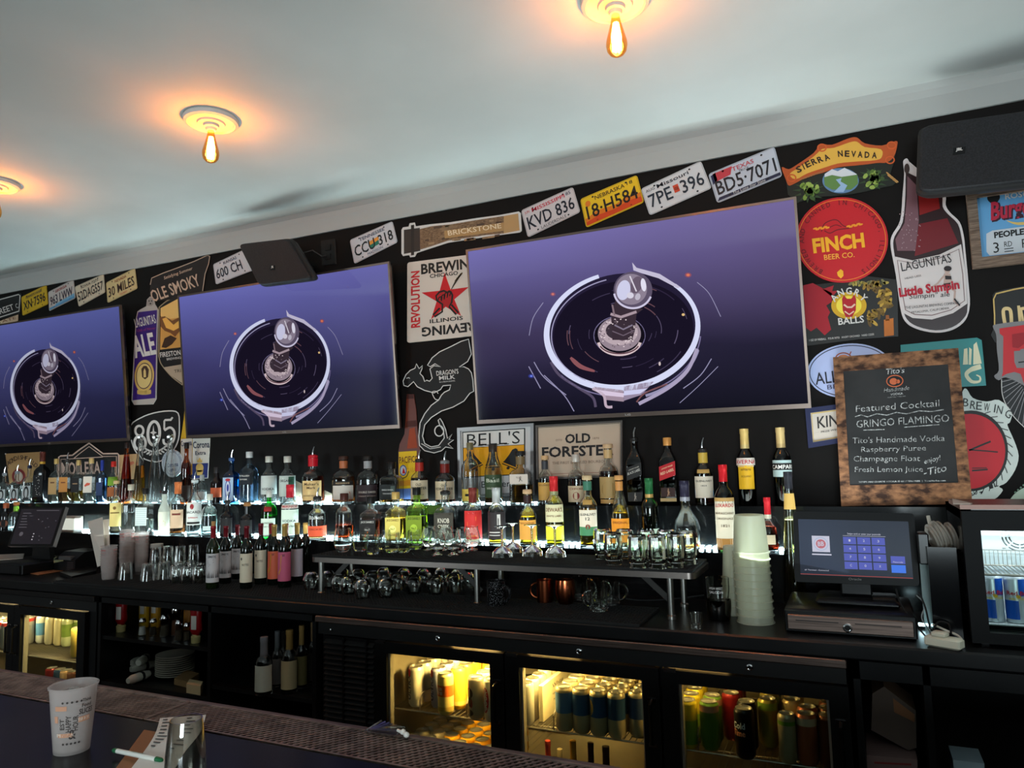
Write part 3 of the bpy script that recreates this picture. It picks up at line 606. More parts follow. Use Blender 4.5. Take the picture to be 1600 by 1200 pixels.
# --- red disc
o, a = board('round_beer_sign', 'large round red sign with yellow lettering and wheat, right of the largest television', 'sign', oval(352, 583, 240, 222, 0, 60), ZCz, mat((196, 24, 34), 0.4), 0.01)
a.line(oval(352, 583, 228, 210, 0, 60), 4, mat((236, 120, 40)), 1, True); a.poly([(326, 752), (345, 735), (358, 745), (360, 770), (346, 784), (330, 770)], mat((244, 176, 40)), 1)
BL_ = mat((110, 16, 26)); YG = mat((240, 150, 36))
a.line(smoothpts([(245, 540), (260, 500), (300, 480), (330, 482), (360, 510), (400, 520), (330, 530), (290, 548), (260, 535)], 4), 5, BL_, 1); a.line(smoothpts([(285, 520), (320, 505), (350, 515)], 4), 4, BL_, 1)
for k in range(6): a.ell(212 + 13 * k, 524 - 2 * k + 6 * (k % 2), 12, 5, YG, 2, -15, 8); a.ell(385 + 13 * k, 512 - 3 * k + 6 * (k % 2), 12, 5, YG, 2, -15, 8)
a.build('artwork', o)
t = Art(a.to3, OUT, ZCz); t.text('FINCH', (204, 650), (472, 618), 74, mat((244, 172, 36)), 3, 0.04); t.text('BEER CO.', (260, 688), (418, 672), 28, mat((244, 172, 60)), 3, 0.01)
t.arc('BREWED AND CANNED IN CHICAGO, ILLINOIS', 352, 583, 198, 182, -152, 152, 26, mat((110, 14, 24)), 3, 0.01); t.build('lettering', o)
# --- dark picture sign with red beast
o, a = board('beast_sign', 'dark picture sign with red beast and golden tree under the round red sign', 'sign', [(146, 822), (300, 806), (470, 770), (640, 790), (645, 1085), (440, 1100), (165, 1135)], ZCz, mat((26, 22, 20), 0.4))
DRD = mat((158, 20, 36))
a.poly([(150, 820), (200, 808), (300, 860), (300, 905), (270, 925), (290, 960), (278, 985), (296, 1050), (262, 1080), (220, 1040), (190, 1060), (164, 1040)], DRD, 2); a.poly([(250, 840), (310, 820), (300, 850), (330, 848), (300, 880)], DRD, 2)
a.ell(388, 925, 92, 70, mat((206, 160, 30)), 1); a.ell(388, 925, 66, 50, mat((240, 214, 70)), 2)
a.poly([(352, 890), (362, 872), (378, 890), (400, 890), (416, 868), (426, 892), (424, 950), (404, 985), (372, 985), (356, 950)], mat((176, 24, 36)), 3); a.line([(362, 920), (380, 934), (402, 934), (420, 918)], 9, mat((226, 190, 170)), 4); a.line([(366, 955), (390, 972), (414, 955)], 7, mat((226, 190, 170)), 4)
random.seed(11)
for k in range(60):
    an = -1.6 + 3.0 * random.random(); rr = 80 + 60 * random.random(); x, y = 470 + rr * math.cos(an), 900 + rr * 0.9 * math.sin(an)
    if x < 640 and 780 < y < 1060: a.ell(x, y, 22, 9, mat(random.choice(((150, 116, 40), (196, 156, 62), (96, 72, 30), (120, 90, 36)))), 1 + k % 3, random.random() * 180, 8)
for k in range(16): a.ell(400 + 12 * k, 800 + 20 * random.random(), 18, 8, mat(random.choice(((120, 112, 70), (70, 66, 40), (170, 150, 70)))), 2, random.random() * 180, 8)
a.poly([(570, 1000), (620, 990), (622, 1080), (572, 1086)], mat((196, 110, 40)), 5); a.poly([(580, 975), (596, 975), (600, 1005), (578, 1005)], mat((150, 84, 34)), 5); a.build('artwork', o)
t = Art(a.to3, OUT, ZCz); t.arc('ANGRY', 388, 950, 84, 84, -62, 62, 36, WHITE, 6, 0.02); t.text('BALLS', (334, 1026), (468, 1012), 36, WHITE, 6, 0.02); t.text('1 OZ OF FIREBALL   POUR INTO   ANGRY ORCHARD   HARD CIDER', (182, 1112), (520, 1080), 11, WHITE, 6); t.build('lettering', o)
# --- blue oval
o, a = board('oval_sign', 'pale blue oval sign with dark rim, half hidden behind the chalkboard', 'sign', oval(368, 298, 250, 160, -4, 60), ZD, mat((176, 186, 228), 0.4), 0.006)
a.line(oval(368, 298, 236, 148, -4, 60), 5, mat((40, 40, 66)), 1, True); a.line(oval(330, 225, 46, 32, 0, 24), 7, mat((160, 76, 50)), 1, True); a.ell(330, 225, 34, 22, mat((196, 120, 84)), 1); a.line([(365, 205), (375, 185)], 6, mat((160, 76, 50)), 2); a.build('artwork', o)
t = Art(a.to3, OUT, ZD); t.text('ALLAGASH', (168, 380), (560, 330), 72, mat((30, 28, 44)), 3, 0.005); t.text('BREWING', (236, 408), (500, 382), 28, mat((60, 60, 90)), 3); t.build('lettering', o)
# --- framed kings sign
o, a = framed('framed_paper_sign', 'cream paper sign in a navy and gold frame, left of the chalkboard', [(104, 518), (420, 478), (424, 700), (124, 752)], ZD, 316, 236, 30, NAVY, mat((206, 192, 180), 0.5))
a.line([(36, 36), (290, 36), (290, 200), (36, 200)], 8, GOLD, 1, True); a.build('border', o)
t = Art(a.to3, OUT); t.text('KING', (66, 128), (250, 128), 72, mat((40, 34, 34)), 2, 0.01); t.text('PRIZE WINNING', (84, 158), (240, 158), 12, INK, 2); t.build('lettering', o)
# --- brown bottle cut-out with pin-up label
PB = smoothpts([(672, 195), (672, 170), (690, 158), (704, 178), (720, 190), (880, 330), (892, 400), (915, 440), (965, 490), (986, 560), (995, 640), (1010, 800), (1018, 920), (995, 1000), (930, 1050), (840, 1066), (740, 1046), (680, 1005), (655, 930), (632, 760), (606, 620), (612, 560), (655, 480), (668, 340), (676, 240)], 4, True)
o, a = board('bottle_sign', 'big brown bottle shaped sign with white rim and white label beside the right loudspeaker', 'sign', PB, ZCz, mat((216, 206, 206)), 0.006)
a.poly(smoothpts([(684, 245), (700, 235), (860, 330), (876, 410), (905, 450), (955, 500), (974, 570), (984, 650), (1006, 920), (985, 992), (925, 1038), (840, 1054), (745, 1034), (690, 996), (668, 930), (644, 760), (620, 625), (626, 565), (668, 490), (682, 350)], 3, True), mat((46, 26, 28), 0.3), 1)
a.poly([(692, 250), (740, 300), (752, 480), (735, 640), (640, 640), (630, 580), (678, 495), (690, 360)], mat((120, 84, 92), 0.3), 2); a.poly([(750, 345), (850, 335), (862, 420), (756, 455)], mat((130, 30, 30), 0.3), 2); a.poly([(752, 500), (900, 470), (958, 600), (730, 668)], mat((112, 26, 34), 0.3), 2)
a.ell(690, 212, 14, 26, mat((60, 44, 40)), 2); a.poly([(628, 670), (720, 690), (860, 660), (972, 606), (996, 760), (1004, 915), (930, 965), (820, 998), (720, 990), (664, 960), (640, 800)], mat((214, 202, 200), 0.45), 3)
a.line([(640, 690), (730, 706), (860, 678), (960, 632), (980, 760), (990, 900), (920, 948), (820, 976), (730, 972), (682, 948), (655, 800)], 4, mat((120, 90, 90)), 4, True)
random.seed(21)
for k in range(40): a.ell(640 + 110 * random.random() + 10, 430 + 210 * random.random(), 2.5, 3.5, mat((170, 140, 146)), 4, 0, 6)
SK = mat((190, 160, 150)); DK = mat((40, 30, 32))   # seated figure on the label
a.ell(900, 742, 15, 17, SK, 5); a.ell(902, 733, 20, 14, DK, 6); a.poly([(884, 758), (915, 760), (925, 800), (905, 830), (880, 826)], SK, 5); a.poly([(888, 770), (920, 772), (922, 790), (890, 790)], DK, 6); a.poly([(880, 812), (918, 806), (908, 834), (880, 832)], DK, 6)
a.line([(888, 765), (850, 810), (806, 840)], 9, SK, 5); a.line([(905, 828), (940, 850), (936, 900), (960, 925)], 12, SK, 5); a.line([(936, 890), (965, 926)], 9, DK, 6); a.build('artwork', o)
t = Art(a.to3, OUT, ZCz); t.text('LAGUNITAS', (664, 748), (924, 700), 48, mat((40, 34, 36)), 7, 0.002); t.text('Little Sumpin', (652, 880), (965, 836), 46, mat((176, 20, 44)), 7, 0.04); t.text('"Sumpin" ale', (686, 892), (912, 878), 26, DK, 7, 0, 0.15)
t.text('HEAD LESS', (680, 790), (764, 774), 10, DK, 7); t.text('THE LAGUNITAS BREWING COMPANY', (682, 944), (960, 918), 14, DK, 7); t.text('PETALUMA, CALIFORNIA', (715, 968), (910, 944), 12, DK, 7); t.build('lettering', o)
# --- teal sign with goose neck
o, a = board('teal_sign', 'teal metal sign with cream skyline, top of the chalkboard overlapping it', 'sign', [(664, 146), (1112, 103), (1140, 118), (1166, 384), (1020, 392), (672, 420)], ZD, mat((26, 130, 130), 0.4), 0.014)
CRM = mat((226, 220, 186))
a.poly([(1030, 262), (1036, 170), (1056, 165), (1060, 260)], CRM, 1); a.poly([(1064, 262), (1066, 160), (1082, 172), (1078, 262)], CRM, 1); a.poly([(1090, 262), (1092, 145), (1110, 128), (1128, 200), (1140, 255)], CRM, 1)
a.line(smoothpts([(1136, 272), (1080, 290), (1050, 320), (1080, 360), (1125, 360), (1130, 335), (1108, 322)], 6), [26, 28, 30, 30, 30, 28, 26, 24, 24, 24, 24, 24, 22, 22, 22, 22, 22, 20, 20, 18, 18, 16, 16, 14, 14, 14, 12, 12, 12, 10, 10, 10, 8, 8, 8, 6, 6], CRM, 1); a.build('artwork', o)
t = Art(a.to3, OUT, ZD); t.text('GOOSE', (690, 350), (900, 330), 60, CRM, 1, 0.02); t.build('lettering', o)
# --- blue prize sign in a wooden frame
WOODG = noisy('weathered_wood', (92, 74, 62), (140, 118, 102), 9, 0.7, 0, (2, 8, 30), 0.2)
o, a = framed('framed_prize_sign', 'sky blue prize sign in a weathered wooden frame under the right loudspeaker', [(118, 142), (1000, 5), (1030, 540), (163, 636)], ZI, 880, 490, 62, WOODG, mat((104, 166, 214), 0.4), 0.03)
a.poly([(100, 290), (140, 275), (840, 275), (840, 425), (110, 425), (92, 400)], mat((206, 210, 216)), 1); a.poly(smoothpts([(128, 64), (165, 55), (200, 64), (200, 92), (165, 118), (130, 92)], 3, True), INK, 1)
a.poly(smoothpts([(230, 224), (300, 246), (420, 244), (560, 226), (420, 262), (300, 262)], 3, True), mat((226, 190, 110)), 2); a.build('artwork', o)
t = Art(a.to3, OUT); t.text('ROSCOE VILLAGE', (236, 98), (700, 98), 34, WHITE, 2, 0.02); t.text('Burger Fest', (142, 216), (640, 200), 108, mat((60, 20, 40)), 2, 0.06, 0.12); t.text('Burger Fest', (136, 210), (634, 194), 108, mat((190, 34, 62)), 3, 0.03, 0.12)
t.text("PEOPLE'S CHOICE", (148, 322), (600, 322), 36, INK, 2, 0.04); t.text('3', (136, 412), (172, 412), 66, INK, 2); t.text('RD', (206, 384), (256, 384), 34, INK, 2); t.text('PLACE', (318, 402), (520, 402), 56, INK, 2); t.line([(204, 396), (262, 396)], 5, INK, 2); t.line([(204, 412), (262, 412)], 5, INK, 2); t.build('lettering', o)
# --- black sign behind the red letter
PB = smoothpts([(300, 785), (420, 758), (480, 748), (700, 720), (720, 1100), (300, 1100), (296, 1000), (292, 920), (285, 830)], 2, True)
o, a = board('antique_sign', 'worn black sign with cream edge and letters, above the red letter sign', 'sign', PB, ZI, mat((30, 28, 28), 0.5), 0.004)
a.line([(296, 1000), (296, 930), (290, 830), (306, 796), (420, 768), (480, 758)], 9, GOLD, 1); a.build('border', o)
t = Art(a.to3, OUT, ZI); CL = mat((226, 196, 140)); t.line(smoothpts([(362, 992), (350, 905), (372, 888), (396, 905), (402, 990)], 4), 22, CL, 1); t.line([(446, 870), (456, 985)], 18, CL, 1); t.text('D', (470, 985), (540, 972), 108, CL, 1, 0.02); t.build('lettering', o)
# --- red letter sign with grey edge and black fan
o, a = board('red_letter_sign', 'red letter cut-out sign with grey edge over a black fan shape at the right edge', 'sign',
             smoothpts([(232, 262), (252, 248), (390, 232), (470, 240), (470, 620), (392, 560), (300, 518), (262, 532), (238, 510), (262, 480), (252, 380), (248, 300)], 3, True), ZJ, mat((128, 124, 126), 0.5), 0.006, 0.005)
a.poly([(264, 270), (390, 252), (470, 248), (470, 360), (372, 375), (360, 398), (390, 440), (392, 560), (372, 500), (340, 490), (300, 500), (276, 514), (282, 490), (284, 310), (266, 296)], RED, 1); a.poly([(328, 300), (390, 290), (400, 340), (360, 370), (330, 365)], mat((158, 20, 32)), 2)
a.poly([(338, 385), (400, 380), (400, 470), (352, 470), (340, 440)], mat((128, 124, 126)), 2); a.line([(360, 442), (396, 438)], 6, INK, 3); a.build('artwork', o)
fan = [(275, 528)] + smoothpts([(275, 528), (278, 600), (300, 660), (340, 720), (392, 772)], 4) + [(470, 790), (470, 600), (392, 560), (330, 520)]
o, a = board('fan_sign', 'black fan shaped sign with thin white ribs at the right edge', 'sign', fan, ZJ, mat((24, 23, 25), 0.5), 0.004)
for k in range(9):
    t_ = k / 8; a.line([(277 + 100 * t_ * t_ + 5 * t_, 540 + 225 * t_), (360 + 40 * t_, 520 + 90 * t_)], 2.5, mat((170, 164, 168)), 1)
a.line(smoothpts([(275, 528), (278, 600), (300, 660), (340, 720), (392, 772)], 4), 4, WHITE, 2); a.build('ribs', o)
# --- red bottle-cap brewing cut-out
PB = smoothpts([(80, 585), (100, 578), (130, 622), (200, 640), (262, 632), (326, 690), (318, 745), (305, 760), (340, 840), (362, 915), (345, 985), (300, 1050), (262, 1070), (282, 1090), (230, 1140), (130, 1150), (60, 1120), (20, 860), (50, 680)], 3, True)
o, a = board('crown_cap_sign', 'white cut-out sign with red scribbled disc right of the chalkboard', 'sign', PB, ZJ, mat((214, 220, 214)), 0.005)
a.ell(120, 890, 188, 205, INK, 1, 0); a.ell(116, 892, 178, 190, mat((200, 26, 40)), 2); a.ell(-10, 890, 60, 120, mat((200, 26, 40)), 2)
a.line([(110, 888), (170, 862), (220, 842)], 9, INK, 3); a.line([(110, 884), (190, 890), (256, 896)], 6, INK, 3); a.line([(125, 990), (205, 984)], 8, INK, 3); a.line([(125, 978), (200, 976)], 4, INK, 3)
for k in range(14):
    an = -1.2 + k * 0.2; a.line([(120 + 186 * math.cos(an), 890 + 202 * math.sin(an)), (120 + 212 * math.cos(an + .12), 890 + 226 * math.sin(an + .12))], 4, INK, 3)
a.build('artwork', o)
t = Art(a.to3, OUT, ZJ)
for i, ch in enumerate('BREWING'):
    x, y, r = [(92, 665, .1), (128, 678, .15), (160, 682, .05), (198, 690, .1), (238, 695, .15), (262, 702, .2), (300, 720, .6)][i]
    hw = 3 if ch == 'I' else 14; t.text(ch, (x - hw, y - hw * r), (x + hw, y + hw * r), 44, INK, 3, 0.0)
for i, ch in enumerate('GO, IL'):
    if ch != ' ': t.text(ch, (110 + 26 * i, 1124 - 10 * i), (130 + 26 * i, 1118 - 10 * i), 32, INK, 3)
t.build('lettering', o)
o, a = board('pale_disc_sign', 'pale green round sign just entering the right edge above the small fridge', 'sign', oval(470, 1190, 165, 130, 0, 40), ZJ, mat((196, 214, 196)), 0.004)
for k in range(5): a.ell(345 + 14 * k, 1100 - 12 * k, 6, 6, mat((110, 140, 120)), 1, 0, 6)
a.build('print', o)
# ================================================================ televisions
TILT = 0.097
TZ = Vector((0, -math.sin(TILT), math.cos(TILT))); TN = Vector((0, -math.cos(TILT), -math.sin(TILT)))
def screen_mat(name, top, topr, mid, low):
    m = bpy.data.materials.new(name); m.use_nodes = True; nt = m.node_tree; b = nt.nodes['Principled BSDF']; L = nt.links.new
    tc = nt.nodes.new('ShaderNodeTexCoord'); sp = nt.nodes.new('ShaderNodeSeparateXYZ'); L(tc.outputs['Generated'], sp.inputs[0])
    def ramp(cols):
        r = nt.nodes.new('ShaderNodeValToRGB'); e = r.color_ramp.elements
        e[0].position = cols[0][0]; e[0].color = lin(cols[0][1]); e[1].position = cols[-1][0]; e[1].color = lin(cols[-1][1])
        for p, c in cols[1:-1]: e.new(p).color = lin(c)
        return r
    nz = nt.nodes.new('ShaderNodeTexNoise'); nz.inputs['Scale'].default_value = 2.2; nz.inputs['Detail'].default_value = 1.0
    ad = nt.nodes.new('ShaderNodeMath'); ad.operation = 'MULTIPLY_ADD'; ad.inputs[1].default_value = 0.16
    sb = nt.nodes.new('ShaderNodeMath'); sb.operation = 'SUBTRACT'; sb.inputs[1].default_value = 0.08
    L(tc.outputs['Generated'], nz.inputs['Vector']); L(nz.outputs[0], ad.inputs[0]); L(sp.outputs['Z'], ad.inputs[2]); L(ad.outputs[0], sb.inputs[0])
    r1 = ramp([(0.0, low), (0.22, tuple(int(a * .5 + c * .5) for a, c in zip(low, mid))), (0.5, mid), (1.0, top)]); r2 = ramp([(0.0, low), (0.3, tuple(int(a * .6 + c * .4) for a, c in zip(low, mid))), (1.0, topr)])
    mx = nt.nodes.new('ShaderNodeMix'); mx.data_type = 'RGBA'
    L(sb.outputs[0], r1.inputs[0]); L(sb.outputs[0], r2.inputs[0]); L(sp.outputs['X'], mx.inputs['Factor']); L(r1.outputs[0], mx.inputs[6]); L(r2.outputs[0], mx.inputs[7])
    b.inputs['Base Color'].default_value = (0.004, 0.004, 0.005, 1); b.inputs['Roughness'].default_value = 0.05
    L(mx.outputs[2], b.inputs['Emission Color']); b.inputs['Emission Strength'].default_value = 1.0
    return m
BEZEL = mat((128, 112, 104), 0.3, 0.9)
TVS = []
def television(label, quad, Ybot, scr, dim, w_fix=None):
    p0 = W(*quad[3], Ybot); P = [PL(x, y, p0, TN) for x, y in quad]
    x0 = (P[0].x + P[3].x) / 2; x1 = (P[1].x + P[2].x) / 2
    vz = lambda p: (p - Vector((0, p0.y, p0.z))).dot(TZ)
    v0 = (vz(P[2]) + vz(P[3])) / 2; v1 = (vz(P[0]) + vz(P[1])) / 2
    if w_fix: x0 = x1 - w_fix
    base = Vector((0, p0.y, p0.z)) + TZ * v0; wd, ht = x1 - x0, v1 - v0
    at = lambda u, v, d=0: base + Vector((x0 + u, 0, 0)) + TZ * v + TN * d
    e = empty('television', label, 'television', (0, 0, 0))
    slab = lambda mb, u0, u1, v0_, v1_, d0, d1, m: mb.prism([at(u0, v0_, d1), at(u1, v0_, d1), at(u1, v1_, d1), at(u0, v1_, d1)], TN * (d0 - d1), m)
    slab(MB(), 0.004, wd - 0.004, 0.004, ht - 0.004, -0.030, -0.004, GLOSSBLACK).build('casing', e, smooth=0)
    slab(MB(), wd * 0.25, wd * 0.75, ht * 0.02, ht * 0.6, -0.038, -0.0355, BLACK).build('rear_housing', e, smooth=0)
    f = MB(); t = 0.011
    for u0, u1, a, b_ in ((0, wd, 0, 0.02), (0, wd, ht - t, ht), (0, t, 0.02, ht - t), (wd - t, wd, 0.02, ht - t)): slab(f, u0, u1, a, b_, -0.012, 0.004, BEZEL)
    f.build('bezel', e, smooth=0)
    s = MB(); slab(s, t, wd - t, 0.02, ht - t, -0.003, 0.0, scr); so = s.build('screen', e, smooth=0)
    mb = MB(); ya = at(wd / 2, ht * 0.45).y
    c0 = at(wd / 2, ht * .45, -0.06)
    mb.box((c0.x - 0.2, min(c0.y + .025, YW - 0.02), c0.z - 0.2), (c0.x + 0.2, YW, c0.z + 0.15), BLACK); mb.build('wall_bracket', e, smooth=0)
    lg = MB(); c = at(wd / 2, 0.006, 0.0045)
    flat_text(lg, 'LG', 0.026, 0.009, lambda u, v: c + Vector((u, 0, 0)) + TZ * v, mat((190, 186, 184), 0.4)); lg.build('logo', e, smooth=0)
    TVS.append((e, so, at, wd, ht, dim)); return e
SC3 = screen_mat('screen_picture', (112, 106, 172), (110, 96, 148), (58, 50, 84), (7, 6, 22))
SC2 = screen_mat('screen_picture_blue', (96, 98, 170), (98, 96, 164), (54, 52, 100), (8, 8, 30))
SC1 = screen_mat('screen_picture_dim', (82, 88, 150), (78, 84, 146), (46, 46, 88), (14, 14, 40))
Q3 = [(728.6, 392), (1245, 305), (1266.6, 636), (745.8, 663.6)]
television('largest looking wall television on the right, above the bell and bourbon signs', Q3, 3.395, SC3, 1.0)
television('wall television in the middle, with the left loudspeaker over its top edge', [(278, 461.3), (608, 409.6), (625.7, 669), (291.6, 685)], 3.395, SC2, 0.85)
television('wall television cut off by the left edge of the photo', [(-60, 518), (188, 474), (200.6, 689), (-40, 700)], 3.395, SC1, 0.6, 1.665)
# the programme on the screens: a bright ring round a glossy pedestal, drawn once on the right screen and repeated on the others
_e3, _s3, _at3, _w3, _h3, _d3 = TVS[0]
ZT3 = (720, 380, 2.909); _p3 = _at3(0, 0)
def screen_uv(x, y):
    q = PL(ZT3[0] + x / ZT3[2], ZT3[1] + y / ZT3[2], _p3, TN); d = q - _p3; return d.x / _w3, d.dot(TZ) / _h3
def programme(tv):
    e, so, at, wd, ht, dim = tv
    def to3(x, y):
        u, v = screen_uv(x, y); return at(min(max(u, 0.012), 0.988) * wd, min(max(v, 0.03), 0.985) * ht, 0.0006)
    a = Art(to3, TN)
    px = lambda r, g, b_: glow((r, g, b_), dim)
    HI, MIDC, LOW, WARM, DK = px(214, 218, 246), px(120, 112, 150), px(70, 62, 96), px(150, 100, 100), px(20, 16, 32)
    a.ell(740, 400, 352, 262, px(36, 30, 54), 1, -8, 60); a.ell(740, 410, 320, 238, px(24, 19, 36), 2, -8, 60)
    random.seed(2)
    for k in range(26):
        r = random.uniform(0.3, 0.92); a0 = random.uniform(0, 360); l = random.uniform(12, 40)
        a.line(oval(740, 405, 330 * r, 246 * r, -8, 14, a0, a0 + l), random.uniform(2, 5), random.choice((px(62, 54, 80), px(90, 80, 108), px(46, 38, 62), px(100, 70, 80))), 3)
    ring = oval(735, 395, 345, 262, -8, 90, -40, 258); n = len(ring)
    ws = [16 + 14 * max(0, math.sin(math.pi * (i / n) * 1.0)) for i in range(n)]
    a.line(ring, ws, HI, 5); a.line(oval(742, 402, 330, 246, -8, 70, 120, 262), 5, px(160, 155, 190), 5); a.line(oval(740, 425, 352, 268, -8, 60, 10, 150), 6, MIDC, 4); a.line(oval(745, 440, 345, 268, -8, 50, 20, 80), 12, px(150, 146, 180), 4)
    a.poly([(780, 88), (800, 112), (860, 128), (905, 140), (1000, 200), (985, 205), (900, 160), (820, 136), (786, 124)], px(196, 190, 214), 6)
    a.poly([(690, 300), (705, 260), (830, 300), (800, 322), (792, 400), (780, 440), (690, 440), (685, 340)], px(58, 46, 56), 6); a.line([(682, 322), (730, 336), (800, 312)], 12, px(170, 150, 160), 7); a.line([(690, 280), (700, 330)], 8, px(130, 110, 120), 7)
    a.line([(700, 372), (740, 392), (782, 372)], 7, px(130, 120, 140), 7); a.line([(690, 400), (740, 420), (790, 396)], 5, px(110, 96, 110), 7)
    a.ell(722, 420, 116, 88, px(20, 16, 26), 4); a.line(oval(722, 420, 116, 88, 0, 40), 4, MIDC, 4, True)
    a.ell(722, 412, 98, 78, px(150, 134, 146), 5); a.ell(722, 404, 84, 60, px(186, 168, 176), 5.5); a.ell(716, 398, 56, 40, px(60, 50, 60), 5.7); a.poly([(688, 330), (786, 330), (780, 430), (735, 445), (692, 430)], px(110, 92, 104), 5.8)
    for k in range(60):
        an = random.random() * 6.28; rr = random.uniform(.6, 1); a.ell(722 + 90 * rr * math.cos(an), 408 + 66 * rr * math.sin(an), 4, 3, random.choice((px(226, 210, 214), px(110, 94, 104))), 6.2, 0, 5)
    a.line(oval(722, 440, 96, 66, 0, 30, 10, 170), 14, px(214, 192, 196), 6.3); a.line(oval(722, 450, 92, 52, 0, 30, 20, 160), 6, px(90, 60, 70), 6.4)
    a.ell(784, 214, 88, 84, px(92, 82, 104), 8, 0, 40); a.ell(776, 210, 72, 70, px(140, 128, 146), 8.3, 0, 36); a.ell(742, 214, 30, 46, px(206, 206, 234), 8.6, 12, 24); a.ell(832, 190, 12, 30, px(226, 224, 240), 8.6, -8, 20); a.ell(772, 238, 16, 14, px(214, 210, 226), 8.7, 0, 16); a.ell(806, 244, 12, 16, px(190, 184, 200), 8.7, 20, 16); a.ell(800, 190, 26, 40, px(104, 90, 108), 8.5, 20, 24)
    a.line([(770, 150), (800, 220)], 6, px(220, 214, 226), 8.8); a.line(oval(784, 216, 86, 80, 0, 30, 20, 170), 9, px(206, 200, 226), 8.9)
    for (q, w_) in (([(334, 540), (380, 610), (480, 690)], 4), ([(310, 560), (364, 660)], 4), ([(380, 600), (470, 690), (516, 764)], 4), ([(376, 270), (330, 340), (312, 420)], 3), ([(1075, 178), (1130, 230), (1182, 334)], 3), ([(1140, 525), (1090, 600), (1012, 660)], 4), ([(1170, 560), (1080, 650), (996, 726)], 3)):
        a.line(smoothpts(q, 5), w_, px(150, 146, 180), 5)
    a.line(smoothpts([(410, 540), (450, 600), (540, 660), (600, 700), (614, 745)], 6), 12, px(86, 76, 100), 4); a.line(smoothpts([(600, 660), (650, 690), (662, 740), (690, 744)], 6), 12, px(190, 170, 186), 6); a.line(smoothpts([(1075, 480), (1030, 580), (940, 660), (810, 730)], 6), 16, px(170, 160, 190), 5); a.line(smoothpts([(940, 640), (840, 680), (800, 722)], 5), 7, px(120, 80, 84), 6)
    a.poly([(606, 652), (740, 668), (742, 720), (660, 712), (640, 690)], px(160, 140, 156), 5); a.poly([(608, 664), (742, 682), (742, 700), (640, 690)], px(216, 200, 222), 6); a.poly([(742, 650), (880, 628), (820, 690), (742, 716)], px(150, 136, 160), 5); a.poly([(742, 672), (850, 660), (815, 684), (742, 692)], px(206, 206, 238), 6)
    a.line(smoothpts([(500, 520), (545, 560), (610, 582)], 5), [10, 14, 18, 20, 20, 20, 18, 16, 14, 12, 8], px(140, 84, 90), 5); a.ell(1012, 325, 7, 6, px(226, 190, 130), 6); a.ell(905, 548, 5, 9, px(206, 190, 190), 6)
    a.ell(420, 232, 12, 9, px(130, 80, 110), 5); a.ell(420, 232, 6, 5, px(206, 120, 110), 6); a.ell(1034, 145, 15, 11, px(140, 80, 100), 5); a.ell(1034, 145, 8, 6, px(220, 120, 90), 6); a.ell(322, 604, 14, 9, px(50, 56, 130), 5); a.ell(322, 604, 6, 4, px(110, 130, 230), 6)
    a.build('picture', so)
for tv in TVS: programme(tv)

# ================================================================ loudspeakers and the wall socket
SPK = noisy('black_speaker_grille', (24, 24, 26), (36, 36, 40), 160, 0.6, 0, (1, 1, 1), 0.15); SPKC = mat((30, 29, 29), 0.5)
def speaker(label, front, depth, back_scale, logo):
    """front: picture corners TL TR BR BL of the grille, each with its depth Y."""
    F = [W(x, y, Y) for x, y, Y in front]; c = sum(F, Vector()) / 4
    n = (F[1] - F[0]).cross(F[3] - F[0]).normalized()
    if n.y > 0: n = -n
    e = empty('loudspeaker', label, 'loudspeaker', (0, 0, 0))
    def ring(k, d, rr=0.10):
        out = []
        for i in range(4):
            a, p, q = F[i], F[i - 1], F[(i + 1) % 4]
            for t in (0, 1, 2, 3, 4):
                s = t / 4; v = a + (p - a) * rr * (1 - s) ** 2 + (q - a) * rr * s ** 2
                out.append(tuple(c + (v - c) * k - n * d))
        return out
    MB().loft([ring(0.94, 0.012), ring(1.02, 0.02), ring(1.03, 0.035), ring(0.98, depth * 0.45), ring(back_scale, depth * 0.9), ring(back_scale * 0.8, depth)], SPKC).build('cabinet', e, smooth=0.5)
    MB().loft([ring(0.97, 0.015), ring(0.97, 0.002), ring(0.94, -0.003)], SPK).build('grille', e, smooth=0.4)
    lg = MB(); u = (F[1] - F[0]).normalized(); v = n.cross(u).normalized()
    if v.z < 0: v = -v
    o = F[0] + (F[1] - F[0]) * logo[0] + (F[3] - F[0]) * logo[1] + n * 0.0045
    lg.prism([o - u * .02 - v * .014, o + u * .02 - v * .014, o + u * .02 + v * .014, o - u * .02 + v * .014], -n * 0.003, GLOSSBLACK)
    flat_text(lg, 'JBL', 0.022, 0.012, lambda a_, b_: o + n * 0.001 + u * a_ + v * b_, WHITE, 0.03); lg.build('logo', e, smooth=0)
    bk = c - n * depth * 0.85; MB().tube([bk, (bk.x, YW, bk.z)], 0.035, BLACK, 10).build('wall_bracket', e)
    return e
speaker('black wedge loudspeaker hung over the middle television, tilted downward', [(371, 381, 3.20), (450, 372, 3.10), (488, 436, 3.08), (404, 447, 3.17)], 0.125, 0.55, (0.45, 0.62))
speaker('large black loudspeaker in the top right corner above the prize sign', [(1436, 196, 3.24), (1680, 160, 3.14), (1680, 276, 3.10), (1432, 302, 3.20)], 0.15, 0.75, (0.285, 0.46))
Y = YW - 0.012
e = empty('wall_socket', 'small black wall socket box right of the left loudspeaker', 'socket', (0, 0, 0))
P = [W(x, y, Y) for x, y in ((501, 376), (522, 373), (524, 412), (503, 415))]
MB().prism(P, (0, 0.012, 0), mat((16, 15, 15), 0.4), mat((70, 66, 64), 0.4)).build('cover_plate', e, smooth=0)
c = sum(P, Vector()) / 4; f = MB(); f.box((c.x - .02, Y - .004, c.z + .012), (c.x + .02, Y, c.z + .045), BLACK); f.box((c.x - .02, Y - .004, c.z - .045), (c.x + .02, Y, c.z - .012), BLACK); f.build('outlet', e)
